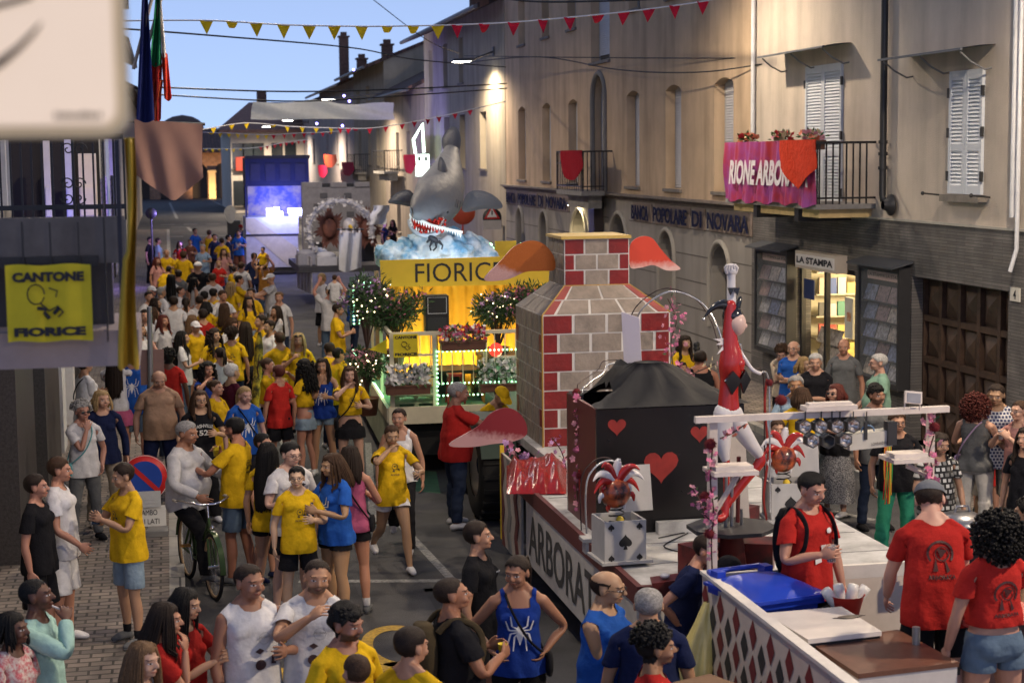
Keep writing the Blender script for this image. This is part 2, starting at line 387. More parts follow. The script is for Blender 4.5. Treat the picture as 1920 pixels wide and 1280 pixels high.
for(pa,pb)in(((1471,104),(1598,84)),((1706,108),(1868,88))):
 ya,za=yz(*pa);yb,zb=yz(*pb);ya,yb=min(ya,yb),max(ya,yb)
 z=(za+zb)/2+.0
 g=MB();n=10
 V=[]
 for k in range(n+1):
  t=k/n;x=XF-.5*t;zz=z+.03-.05*t*t
  V+=[(x,ya,zz),(x,yb,zz)]
 g.add(V,[(2*k,2*k+1,2*k+3,2*k+2)for k in range(n)],True)
 g.b2((XF-.52,ya,z-.05),(XF-.49,yb,z-.02))
 hood=loc_(obj('rain_hood',g,mat('hood_metal',(.12,.13,.15),.6),nb))
 for yy in(ya+.12,(ya+yb)/2,yb-.12):
  g=MB();g.tube([(XF,yy,z-.28),(XF-.1,yy,z-.3),(XF-.3,yy,z-.2),(XF-.47,yy,z-.06)],.014,6);obj('bracket',g,mat('bracket_grey',(.2,.2,.21),.5),hood)
g=MB();a,b,c,d=gar;xg=XF+.24;door=mat('door_wood',(.06,.035,.024),.55,noise=.4,nscale=7)
g.quad((xg,a,c),(xg,b,c),(xg,b,d),(xg,a,d));gd=loc_(obj('garage_door',g,door,nb))
ny,nz_=5,4;wy=(b-a)/ny;wz=(d-c)/nz_
for j in range(ny):
 for k in range(nz_):
  y0,z0=a+j*wy+.07,c+k*wz+.07;y1,z1=y0+wy-.14,z0+wz-.14;q=MB();cx_=((y0+y1)/2,(z0+z1)/2)
  V=[(xg-.02,y0,z0),(xg-.02,y1,z0),(xg-.02,y1,z1),(xg-.02,y0,z1),(xg-.1,*cx_)]
  q.add(V,[(0,1,4),(1,2,4),(2,3,4),(3,0,4)]);obj('coffer',q,door,gd)
q=MB()
for j in range(ny+1):q.b2((xg-.09,a+j*wy-.045,c),(xg-.003,a+j*wy+.045,d))
for k in range(nz_+1):q.b2((xg-.085,a,c+k*wz-.045),(xg-.004,b,c+k*wz+.045))
obj('frame',q,door,gd)
a,b,c,d=shopd;xi=XF+.12;a_lit=yof(1540,py=600)
shop=thing('newsagent_shop','glowing glazed newsagent shopfront with open door and shelves of papers','shop front',(XF,(a+b)/2,0))
def locs(o):o.location=(-XF,-(a+b)/2,0);return o
g=MB();warm=mat('shop_wall',(.75,.68,.5),.8,noise=.1)
g.quad((XF+3,a-.6,.1),(XF+3,b+.6,.1),(XF+3,b+.6,d+.3),(XF+3,a-.6,d+.3));g.quad((xi+.06,a-.6,.1),(XF+3,a-.6,.1),(XF+3,a-.6,d+.3),(xi+.06,a-.6,d+.3))
g.quad((xi+.06,b+.6,.1),(XF+3,b+.6,.1),(XF+3,b+.6,d+.3),(xi+.06,b+.6,d+.3));g.quad((xi+.06,a-.6,d+.3),(XF+3,a-.6,d+.3),(XF+3,b+.6,d+.3),(xi+.06,b+.6,d+.3))
g.quad((xi+.06,a-.6,.103),(XF+3,a-.6,.103),(XF+3,b+.6,.103),(xi+.06,b+.6,.103));locs(obj('interior_wall',g,warm,shop))
g=MB()
for yy in(a,a_lit-.04,a_lit+.0,b-.06):g.b2((xi-.05,yy,c),(xi+.03,yy+.06,d))
g.b2((xi-.048,a,d-.1),(xi+.028,b,d));g.b2((xi-.049,a_lit+.06,c),(xi+.029,b,c+.35));locs(obj('door_frame',g,darkm,shop))
rnd=random.Random(4)
for sh in range(5):
 z=c+.35+sh*.45
 q=MB();q.b2((XF+2.3,a-.3,z),(XF+2.8,b+.3,z+.03));so=locs(obj('shelf',q,mat('shelf_white',(.6,.55,.45),.6),shop))
 for k in range(9):
  y=a-.2+k*(b-a+.4)/9;h_=rnd.uniform(.22,.36);q=MB();q.b2((XF+2.28,y,z+.035),(XF+2.4,y+.2,z+h_));obj('magazine',q,PAINT,so,color=rnd.choice([(.6,.55,.5),(.5,.1,.08),(.1,.15,.4),(.7,.6,.2),(.3,.3,.3),(.65,.62,.6)]))
for sh in range(6):
 z=c+.2+sh*.4;q=MB();q.b2((XF+.45,b+.2,z),(XF+2.9,b+.58,z+.025));so=locs(obj('shelf',q,mat('shelf_white',()),shop))
 for k in range(13):
  x=XF+.5+k*.18;h_=rnd.uniform(.2,.33);q=MB();q.b2((x,b+.19,z+.026),(x+.15,b+.25,z+h_));obj('magazine',q,PAINT,so,color=rnd.choice([(.5,.42,.35),(.4,.08,.06),(.06,.1,.3),(.55,.45,.15),(.12,.12,.12),(.5,.5,.48),(.1,.25,.2)]))
for(ya,yb,z0,z1,cc)in((a+.15,a+.5,.9,2.1,(.75,.72,.68)),(a+.62,a+.95,.9,2.15,(.8,.75,.6)),(a+.2,a+.6,.35,.8,(.5,.2,.1)),(a+1.05,a+1.4,1.3,2.0,(.7,.7,.65))):
 q=MB();q.b2((xi+.25,ya,z0),(xi+.3,yb,z1));q.b2((xi+.24,ya+.06,z0+.3),(xi+.249,yb-.12,z1-.25),mi=1)
 locs(obj('poster_stand',q,[PAINT,mat('poster_art',(.45,.12,.05),.6,col2=(.7,.6,.4),noise=1,nscale=5)],shop,color=cc))
lamp_light('shop_light','POINT',(XF+1.6,(a+b)/2-.1,2.3),110,(1,.78,.45),.3)
q=MB();q.b2((XF+1.2,a+.2,d+.2),(XF+1.3,b-.2,d+.27));locs(obj('tube_light',q,glow('tube_glow',(1,.8,.5),4),shop))
q=MB();q.b2((xi-.06,a_lit+.5,1.9),(xi-.052,a_lit+1.0,2.25));locs(obj('notice',q,mat('notice_blue',(.03,.05,.16),.6),shop))
q=MB();slats(q,xi+.35,a_lit+.1,b,.5,1.4,.3,.1);locs(obj('magazine_rack',q,mat('rack_mix',(.25,.22,.2),.6,col2=(.6,.55,.5),noise=1,nscale=11),shop))
sa,sb=sorted((yof(1491,XF-.24,485),yof(1567,XF-.24,485)));st,sbm=yz(1492,465)[1],yz(1492,496)[1]
sg=thing('shop_sign','white projecting box sign with dark capital lettering above the lit shopfront','sign',(XF-.1,(sa+sb)/2,sbm))
q=MB();q.b2((XF-.24,sa,sbm),(XF-.035,sb,st));o=obj('sign_box',q,mat('sign_box',(.5,.44,.38),.6),sg);o.location=-Vector(sg.location)
q=MB();q.b2((XF-.252,sa+.05,sbm+.05),(XF-.241,sb-.05,st-.05));o=obj('face',q,mat('sign_face',(.68,.66,.66),.6,noise=.03),sg);o.location=-Vector(sg.location)
q=MB();lettering(q,'LA STAMPA',(XF-.256,sb-.1,sbm+.09),(0,-(sb-sa-.2),0),(0,0,st-sbm-.18),bold=.045);o=obj('lettering',q,mat('ink',(.01,.01,.02),.6),sg);o.location=-Vector(sg.location)
mag=[]
def cabinet(pl,pr,pt,pb,label):
 ya,yb=sorted((yof(pl,XF-.25,560),yof(pr,XF-.25,560)));zt,zb=yz((pl+pr)/2,pt)[1],yz((pl+pr)/2,pb)[1]
 t=thing('display_cabinet',label,'display cabinet',(XF-.03,(ya+yb)/2,zb),group='newspaper cabinets beside the shopfront');ofs=-Vector(t.location)
 q=MB();x0=XF-.22
 q.b2((x0,ya,zb),(XF-.035,ya+.07,zt));q.b2((x0,yb-.07,zb),(XF-.035,yb,zt));q.b2((x0+.002,ya+.07,zb),(XF-.035,yb-.07,zb+.08));q.b2((x0+.002,ya+.07,zt-.08),(XF-.035,yb-.07,zt));q.b2((XF-.06,ya+.07,zb+.08),(XF-.036,yb-.07,zt-.08))
 o=obj('case',q,darkm,t);o.location=ofs
 q=MB();q.add([(x0-.16,ya-.08,zt-.02),(x0-.16,yb+.08,zt-.02),(XF-.035,yb+.08,zt+.07),(XF-.035,ya-.08,zt+.07),(x0-.16,ya-.08,zt+.01),(x0-.16,yb+.08,zt+.01),(XF-.035,yb+.08,zt+.1),(XF-.035,ya-.08,zt+.1)],[(0,1,2,3),(4,5,6,7),(0,1,5,4),(0,3,7,4),(1,2,6,5)])
 o=obj('canopy',q,mat('canopy_slate',(.06,.065,.075),.6),t);o.location=ofs
 q=MB();q.b2((XF-.09,ya+.1,zt-.25),(XF-.075,yb-.1,zt-.12));lettering(q,'LA STAMPA',(XF-.095,(ya+yb)/2-.03,zt-.2),(0,-(yb-ya)/2+.16,0),(0,0,.05),mi=1);lettering(q,'LA STAMPA',(XF-.095,yb-.14,zt-.2),(0,-(yb-ya)/2+.16,0),(0,0,.05),mi=1)
 o=obj('header',q,[mat('header_pink',(.45,.33,.33),.7),mat('ink',())],t);o.location=ofs
 r=random.Random(pl);n=5;hh=(zt-.3-zb-.1)/n
 for k in range(n):
  q=MB();q.b2((XF-.18,ya+.08,zb+.09+k*hh),(XF-.065,yb-.08,zb+.11+k*hh));so=obj('shelf',q,darkm,t);so.location=ofs
  for j in range(3):
   w=(yb-ya-.2)/3;y=ya+.1+j*w;q=MB();q.add([(XF-.17,y+.01,zb+.12+k*hh),(XF-.17,y+w-.02,zb+.12+k*hh),(XF-.09,y+w-.02,zb+.12+k*hh+hh*.82),(XF-.09,y+.01,zb+.12+k*hh+hh*.82)],[(0,1,2,3)])
   obj('magazine',q,mat('magazine_cover',rough=.35,objcol=True,noise=.9,nscale=16),so,color=r.choice([(.3,.3,.32),(.16,.1,.1),(.12,.15,.25),(.3,.26,.22),(.22,.22,.24),(.1,.1,.12)]))
 q=MB();q.quad((x0+.03,ya+.07,zb+.08),(x0+.03,yb-.07,zb+.08),(x0+.03,yb-.07,zt-.08),(x0+.03,ya+.07,zt-.08));o=obj('glass_door',q,mat('cabinet_glass',(.8,.85,.9),.03,noise=0,alpha=.12,spec=.9),t);o.location=ofs
cabinet(1411,1472,462,655,'tall dark cabinet of magazines under a slate canopy beside the bank wall')
cabinet(1604,1682,492,712,'tall dark cabinet of magazines between lit shopfront and garage door')
yA,yB=sorted((yof(1360,10.0,270),yof(1531,10.0,266)));zr=4.5+.22;zsl=yz(1500,381,10.05)[1]
bal=thing('balcony','balcony with plain dark railing above the newsagent, underside painted with yellow light','balcony',(XF,(yA+yB)/2,zsl));ofs=-Vector(bal.location)
def pb(n,mb,mt,par=None,**k):
 o=obj(n,mb,mt,par or bal,**k)
 if par is None:o.location=ofs
 return o
xb=10.0;yA=max(yA,0)
q=MB();q.b2((xb,yA,zsl-.08),(XF-.003,yB,zsl));pb('slab',q,mat('balcony_slab',(.25,.24,.23),.8,noise=.3))
q=MB();q.b2((xb+.12,yA+.15,zsl-.22),(XF-.003,yB-.15,zsl-.082));pb('underside',q,mat('soffit_yellow_light',(.6,.45,.22),.8,noise=.2))  # yellow light under the balcony is painted into the soffit colour
for yy in(yA+.9,yA+2.9):q=MB();q.b2((xb+.05,yy,zsl-.3),(XF,yy+.18,zsl-.083));pb('bracket',q,darkm)
q=MB();iron=mat('wrought_iron',(.015,.015,.017),.5,noise=.1)
zt=yz(1500,266,xb)[1]
q.b2((xb,yA,zt-.045),(xb+.05,yB,zt));q.b2((xb+.002,yA,zsl+.08),(xb+.045,yB,zsl+.11));q.b2((xb+.05,yA,zt-.04),(XF,yA+.04,zt-.002));q.b2((xb+.05,yB-.04,zt-.04),(XF,yB,zt-.002))
rl=pb('railing',q,iron)
nbar=int((yB-yA)/.125)
for k in range(nbar+1):
 y=yA+.02+k*(yB-yA-.04)/nbar;q=MB();q.b2((xb+.012,y-.011,zsl),(xb+.034,y+.011,zt-.045));obj('baluster',q,iron,rl)
for k in range(8):x=xb+.06+k*(XF-xb-.1)/8;q=MB();q.b2((x-.011,yA+.008,zsl),(x+.011,yA+.03,zt-.04));obj('baluster',q,iron,rl)
q=MB();q.b2((xb+.05,yA+.005,zsl+.08),(XF,yA+.035,zsl+.11));obj('bottom_rail',q,iron,rl)
satin=mat('satin_magenta',(.36,.08,.32),.3,col2=(.42,.035,.05),noise=1,nscale=1.3,sheen=.5)
ya,yb=sorted((yof(1360,9.95,300),yof(1528,9.95,320)));zt2,zb2=zt+.02,yz(1450,381,9.98)[1]
bn=thing('banner','shiny magenta and red banner with white slanted lettering tied to the balcony railing','banner',(9.98,(ya+yb)/2,zb2));ofs2=-Vector(bn.location)
def fold(y,z):return.03*math.sin(y*9+1.5*math.sin(z*3))+.015*math.sin(y*23+z*4)
q=MB();ny_,nz2=90,18;V=[]
for i in range(ny_+1):
 for j in range(nz2+1):
  y=ya+(yb-ya)*i/ny_;t=j/nz2;z=zb2+(zt2-zb2)*t+(.03*math.sin(y*7))*(1-t);V.append((9.94+fold(y,z)*(1.1-t*.6),y,z))
q.add(V,[(i*(nz2+1)+j,(i+1)*(nz2+1)+j,(i+1)*(nz2+1)+j+1,i*(nz2+1)+j+1)for i in range(ny_)for j in range(nz2)],True)
o=obj('cloth',q,satin,bn);o.location=ofs2
q=MB();hL=(zt2-zb2);lettering(q,'RIONE ARBORATA',(9.9,yb-.35,zb2+hL*.28),(0,-(yb-ya)*.88,0),(0,-.1,hL*.42),bold=.04)
q.v=[(9.895,p[1],p[2])for p in q.v]
o=obj('lettering',q,mat('banner_white',(.75,.7,.75),.5),bn);o.location=ofs2
def pennon(name,label,cat,X,Ya,Yb,zt_,zb_,color,shape='point',grp=None,matl=None,th=.0):
 """hanging cloth shield facing the street, with folds and thickness"""
 t=MB();n,k=22,12;V=[]
 for i in range(n+1):
  u=i/n;lowz=zb_ if shape=='flat' else(zb_+(zt_-zb_)*(.42*abs(2*u-1)if shape=='point' else.45*(abs(2*u-1))**2.6))
  for j in range(k+1):
   z=zt_+(lowz-zt_)*j/k;V.append((X+.02*math.sin(u*11+j*.2)*(j/k)-.012,Ya+(Yb-Ya)*(u+.02*math.sin(j*.5)*(j/k)),z))
 B=[(x+.012,y,z)for x,y,z in V];N_=len(V)
 fs=[(i*(k+1)+j,(i+1)*(k+1)+j,(i+1)*(k+1)+j+1,i*(k+1)+j+1)for i in range(n)for j in range(k)]
 t.add(V+B,fs+[tuple(N_+a for a in f)for f in fs],True)
 return tag(obj(name,t,matl or CLOTH,color=color),label,cat,grp)
ya,yb=sorted((yof(1464,9.86,300),yof(1531,9.86,300)))
pennon('hanging_cloth','bright orange red pointed cloth hung over the magenta banner on the balcony','banner',9.85,ya,yb,zt+.03,yz(1500,354,9.9)[1],(.62,.05,.02))
def bloom(mb,c,r,n=6,mi=0,rnd=random):
 """five petals as small leaf faces round a centre"""
 c=Vector(c);ax=Vector((rnd.gauss(0,1),rnd.gauss(0,1),rnd.gauss(0,1)+.3)).normalized();a=ax.orthogonal().normalized();b=ax.cross(a)
 for k in range(n):
  an=2*PI*k/n;d=a*math.cos(an)+b*math.sin(an);e=a*-math.sin(an)+b*math.cos(an)
  mb.add([c,c+d*r*.6+e*r*.38+ax*r*.15,c+d*r+ax*r*.3,c+d*r*.6-e*r*.38+ax*r*.15],[(0,1,2,3)],mi=mi)
def leafy(mb,c,rad,n,size,mi=0,rnd=random,narrow=.35):
 c=Vector(c)
 for _ in range(n):
  d=Vector((rnd.gauss(0,1),rnd.gauss(0,1),rnd.gauss(0,1))).normalized();p=c+Vector((d.x*rad[0],d.y*rad[1],d.z*rad[2]))*rnd.random()**.45
  a=(d+Vector((rnd.uniform(-1,1),rnd.uniform(-1,1),rnd.uniform(-.6,1)))*.7).normalized();b=a.orthogonal().normalized();b.rotate(Matrix.Rotation(rnd.uniform(0,6),3,a))
  s=size*rnd.uniform(.6,1.3);mb.add([p,p+a*s*.5+b*s*narrow*.5,p+a*s,p+a*s*.5-b*s*narrow*.5],[(0,1,2,3)],mi=mi)
leafm=mat('leaf_green',(.05,.11,.03),.6,noise=.35,nscale=8);leafd=mat('leaf_dark',(.035,.07,.03),.6,noise=.35,nscale=8)
pet={k:mat('petal_'+k,c,.7,noise=.15)for k,c in dict(white=(.7,.68,.66),red=(.5,.02,.03),pink=(.6,.16,.3),rose=(.62,.28,.34),lilac=(.45,.25,.5),cream=(.6,.5,.3),coral=(.6,.15,.08)).items()}
def flowerpot(label,c,size,petals,nb_=22,nl=70,br=.05,cat='flower box',grp=None,box=(.12,.05,.03),boxh=.18,seed=1):
 r=random.Random(seed);t=thing('flower_box',label,cat,c,group=grp);L,D,H=size
 q=MB();q.box((0,0,boxh/2),(D,L,boxh));q.box((0,0,boxh),(D+.03,L+.03,.025));obj('planter',q,PAINT,t,color=box)
 q=MB();
 for k in range(5):leafy(q,(0,-L/2+L*(k+.5)/5,boxh+H*.4),(D*.7,L*.16,H*.55),nl//5,.1,rnd=r)
 obj('foliage',q,leafm,t)
 for pn in petals:
  q=MB()
  for _ in range(nb_//len(petals)):bloom(q,(r.uniform(-D*.7,D*.6),r.uniform(-L/2,L/2),boxh+r.uniform(.1,1)*H),br,rnd=r)
  obj('blossom',q,pet[pn],t)
 return t
for k,(px,pal,lb)in enumerate(((1398,('red','coral','cream'),'small box of dark red flowers on the balcony rail beside the bank wall'),(1460,('rose','cream','red'),'box of pink and cream flowers in the middle of the balcony rail'),(1517,('coral','cream','rose'),'fullest flower box on the balcony rail, above the orange red cloth'))):
 y,z=yz(px,266,10.05);flowerpot(lb,(10.1,y,zt-.13),(.55 if k<2 else.75,.14,.16),pal,30,60,.06,grp='flower boxes along the balcony rail',seed=k,boxh=.14)
q=MB();yd=yof(1668,py=200);q.tube([(XF-.1,yd,10.4),(XF-.1,yd,3.82),(XF-.1,yd-.02,3.74),(XF-.02,yd-.1,3.7)],.055,12)
for zz in(4.42,4.2,4.6):q.tube([(XF-.1,yd,zz),(XF-.1,yd,zz+.05)],.075,12)
q.lathe([(0,0),(.17,.01),(.17,.04),(.09,.1),(.07,.16)],(XF-.03,yd-.22,3.66),14,R=Matrix.Rotation(-PI/2,3,'Y'))
tag(obj('downpipe',q,mat('downpipe_dark',(.03,.03,.032),.45)),'dark iron rain downpipe running down between the two shuttered windows','downpipe')
q=MB();q.tube([(XF-.06,YN1-.12,10.4),(XF-.06,YN1-.12,4.85)],.045,10)
tag(obj('downpipe',q,mat('downpipe_white',(.6,.62,.66),.5)),'thin white downpipe on the joint between bank and grey house','downpipe')
q=MB();y_=yof(1913,py=200);q.tube([(XF-.07,y_,10.4),(XF-.07,y_,3.6)],.05,10);q.tube([(XF-.14,y_-.25,10.4),(XF-.14,y_-.25,3.2),(XF-.2,y_-.2,2.9)],.03,8)
tag(obj('downpipe',q,mat('downpipe_white',())),'white downpipe beyond the small shuttered window above house number plate','downpipe')
q=MB();y_,z_=yz(1909,552);q.b2((XF-.05,y_-.13,z_-.09),(XF-.033,y_+.13,z_+.09));lettering(q,'4',(XF-.053,y_+.04,z_-.06),(0,-.08,0),(0,0,.12),mi=1,bold=.02)
tag(obj('number_plate',q,[mat('plate_white',(.6,.58,.52),.5),mat('ink',())]),'small white house number plate 4 beside the garage door','sign')
# BANK
YB0,YB1=YN1+.001,yof(948,py=200);ZC=3.5
bk=thing('bank_building','ochre rendered bank with roller shutters, grey arched ground floor and cornice','building',(XF,YB0,0));ob=Vector((-XF,-YB0,0))
def pk(n,mb,mt,par=None,**k):
 o=obj(n,mb,mt,par or bk,**k)
 if par is None:o.location=ob
 return o
SILL,TOP=3.70,5.98
ups=[]
for l,r in((972,986),(1017,1033),(1066,1083),(1175,1199),(1248,1277),(1339,1375)):
 a,b=sorted((yof(l,py=280),yof(r,py=280)));a,b=(a+b)/2-max(.45,(b-a)/2),(a+b)/2+max(.45,(b-a)/2);ups.append((a,b,SILL,TOP,.12))
db=sorted((yof(1112,py=250),yof(1137,py=250)));door1=(db[0],db[1],ZC+.06,6.55,(db[1]-db[0])/2*.98)
top=[]
for l,r in((970,985),(1015,1030),(1058,1086),(1174,1205),(1248,1277),(1339,1375)):
 a,b=sorted((yof(l,py=30),yof(r,py=30)));a,b=(a+b)/2-.5,(a+b)/2+.5;top.append((a,b,7.9,9.3))
a,b=sorted((yof(1108,py=60),yof(1143,py=60)));door2=(a,b,6.85,9.3)
q=MB();wall(q,XF,YB0,YB1,ZC,10.6,[*ups,door1,*top,door2],.35)
q.quad((XF,YB1,0),(XF+9,YB1,0),(XF+9,YB1,10.6),(XF,YB1,10.6))
pk('wall',q,stucco('plaster_ochre',(.56,.42,.29),.3))
for h in ups:window(bk,XF,h).location=ob
for i,h in enumerate(top):window(bk,XF,h,'none' if i in(1,2,3)else 'roller').location=ob
window(bk,XF,door1).location=ob;window(bk,XF,door2,open_=.06).location=ob
q=MB();a,b,c,d,r_=door1
pts=[(a,c)]+[((a+b)/2-(b-a)/2*math.cos(PI*k/14),d-r_+r_*math.sin(PI*k/14))for k in range(15)]+[(b,c)]
q.tube([(XF-.02,y,z)for y,z in pts],.07,8,smooth=True);pk('door_surround',q,mat('surround_grey',(.2,.19,.18),.8))
q=MB()
for zz,pr in((3.36,.06),(3.42,.12),(3.46,.2)):q.b2((XF-pr,YB0,zz),(XF+.0,YB1+.1,zz+(.06 if zz<3.46 else.05)))
pk('cornice',q,mat('cornice_stone',(.2,.17,.15),.85,noise=.35,nscale=3))
gh=[]
for cpx,hw,ztop in((977,.45,2.75),(1022,.5,2.75),(1088,.85,2.95),(1162,.8,2.95),(1252,.55,2.7),(1352,.6,2.6)):
 yc=yof(cpx,py=480);gh.append((yc-hw,yc+hw,.1 if hw==.85 else.9,ztop,hw*.98))
q=MB();wall(q,XF-.02,YB0,YB1,0,3.36,gh,.4);pk('base_wall',q,stucco('plaster_grey',(.32,.3,.28),.25))
q=MB()
for zz in(.62,1.18,1.74,2.3,2.86):
 segs=[YB0];
 for h in sorted(gh):
  if h[2]<zz<h[3]+.2:segs+=[h[0]-.18,h[1]+.18]
 segs.append(YB1)
 for i in range(0,len(segs)-1,2):q.b2((XF-.024,segs[i],zz),(XF-.016,segs[i+1],zz+.025))
pk('groove',q,mat('groove_dark',(.12,.11,.1),.9))
for h in gh:
 a,b,c,d,r_=h;q=MB();xi=XF+.3
 q.quad((xi,a,c),(xi,b,c),(xi,b,d),(xi,a,d));w_=pk('window',q,glassm)
 q=MB();q.b2((xi-.05,(a+b)/2-.03,c),(xi-.01,(a+b)/2+.03,d));q.b2((xi-.048,a,d-r_-.03),(xi-.012,b,d-r_+.03));obj('frame',q,darkm,w_)
 q=MB();pts=[(a-.08,c)]+[((a+b)/2-((b-a)/2+.08)*math.cos(PI*k/14),d-r_+(r_+.08)*math.sin(PI*k/14))for k in range(15)]+[(b+.08,c)]
 q.tube([(XF-.03,y,z)for y,z in pts],.06,6);obj('surround',q,mat('surround_pale',(.33,.31,.28),.8),w_)
q=MB();q.b2((XF-.8,YB0+.002,10.6),(XF+9,YB1+.5,10.85));pk('roof',q,mat('roof_tile_brown',()))
q=MB();q.b2((XF-.5,YB0-.5+.5,10.35),(XF-.003,YB1,10.598));pk('eaves',q,darkm)
for(pl,pr,y0,y1,lab)in((1187,1410,384,403,'dark raised capital letters on bronze strips across the bank near grey house'),(952,1066,360,377,'faint row of dark capital letters on the bank beyond the balcony')):
 ya,yb=sorted((yof(pl,10.95,395),yof(pr,10.95,395)));z0,z1=2.93,3.27
 t=thing('bank_lettering',lab,'lettering',(10.95,yb,z0),group=None);of=-Vector(t.location);L=yb-ya
 u=0;words=(('BANCA',.185),('POPOLARE',.315),('DI',.09),('NOVARA',.31));gap=(1-.9)/3
 for w_,sh in words:
  y1_=yb-u*L;q=MB();q.b2((10.95,y1_-sh*L,z0-.05),(10.977,y1_+.0,z1+.05));po=obj('backing_strip',q,mat('bronze_strip',(.24,.19,.165),.7,noise=.3),t);po.location=of
  q=MB();lettering(q,w_,(10.9,y1_-.05,z0),(0,-(sh*L-.12),0),(0,0,z1-z0),(-.015,0,0),bold=.015);lo_=obj('letters',q,mat('letter_blue',(.012,.015,.05),.7,spec=.1),t);lo_.location=of
  u+=sh+gap
y_,z_=yz(1078,384,10.8);q=MB();q.box((10.78,y_,z_+.02),(.34,.3,.06));q.box((10.93,y_,z_+.05),(.06,.1,.1))
t=thing('wall_lamp','small bright lamp over the arched bank door under the balcony','wall lamp',(10.9,y_,z_));o=obj('housing',q,darkm,t);o.location=-Vector(t.location)
q=MB();q.box((10.76,y_,z_-.015),(.26,.22,.02));o=obj('bulb',q,glow('lamp_warm',(1,.8,.45),30),t);o.location=-Vector(t.location)
lamp_light('door_lamp_light','SPOT',(10.72,y_,z_-.05),120,(1,.8,.42),.08,aim=(.12,0,-1),spot=140)
y_,z_=yz(1121,412,10.9);q=MB();q.b2((10.72,y_-.3,z_-.45),(10.97,y_+.3,z_+.45));q2=tag(obj('notice_board',q,mat('board_dark',(.03,.02,.02),.5)),'dark upright notice box on the bank wall beside the lamp','notice box')
def balc(px_l,px_r,Xo,zs,ztop,label,bars=14):
 ya,yb=sorted((yof(px_l,Xo,320),yof(px_r,Xo,320)));t=thing('balcony',label,'balcony',(XF,(ya+yb)/2,zs));of=-Vector(t.location)
 q=MB();q.b2((Xo,ya,zs-.12),(XF-.21,yb,zs));q.b2((Xo+.25,ya+.3,zs-.45),(XF-.21,yb-.3,zs-.122));o=obj('slab',q,mat('balcony_slab',()),t);o.location=of
 q=MB();q.b2((Xo,ya,ztop-.04),(Xo+.04,yb,ztop));q.b2((Xo+.002,ya,zs+.1),(Xo+.038,yb,zs+.13));q.b2((Xo+.002,ya,ztop-.32),(Xo+.038,yb,ztop-.3))
 for y in(ya,yb-.04):q.b2((Xo+.04,y,ztop-.04),(XF-.003,y+.04,ztop));q.b2((Xo+.04,y,zs+.1),(XF-.21,y+.04,zs+.13));q.b2((Xo,y,zs),(Xo+.04,y+.04,ztop))
 r=obj('railing',q,iron,t);r.location=of
 for k in range(7):x=Xo+.06+k*(XF-Xo-.1)/7;q=MB();q.b2((x-.01,ya+.01,zs),(x+.01,ya+.03,ztop-.03));obj('baluster',q,iron,r)
 for k in range(bars+1):
  y=ya+.03+k*(yb-ya-.06)/bars;q=MB();q.b2((Xo+.012,y-.01,zs),(Xo+.03,y+.01,ztop-.03));obj('baluster',q,iron,r)
 return t
balc(1043,1090,10.19,yz(1070,357,10.19)[1],yz(1070,283,10.19)[1],'wrought iron balcony on the bank with a dark red cloth over it')
ya,yb=sorted((yof(1052,10.12,320),yof(1092,10.12,320)))
pennon('hanging_cloth','dark red shield shaped cloth over the bank balcony railing','banner',10.12,ya,yb,yz(1075,282,10.12)[1],yz(1075,338,10.12)[1],(.32,.01,.02),'round')
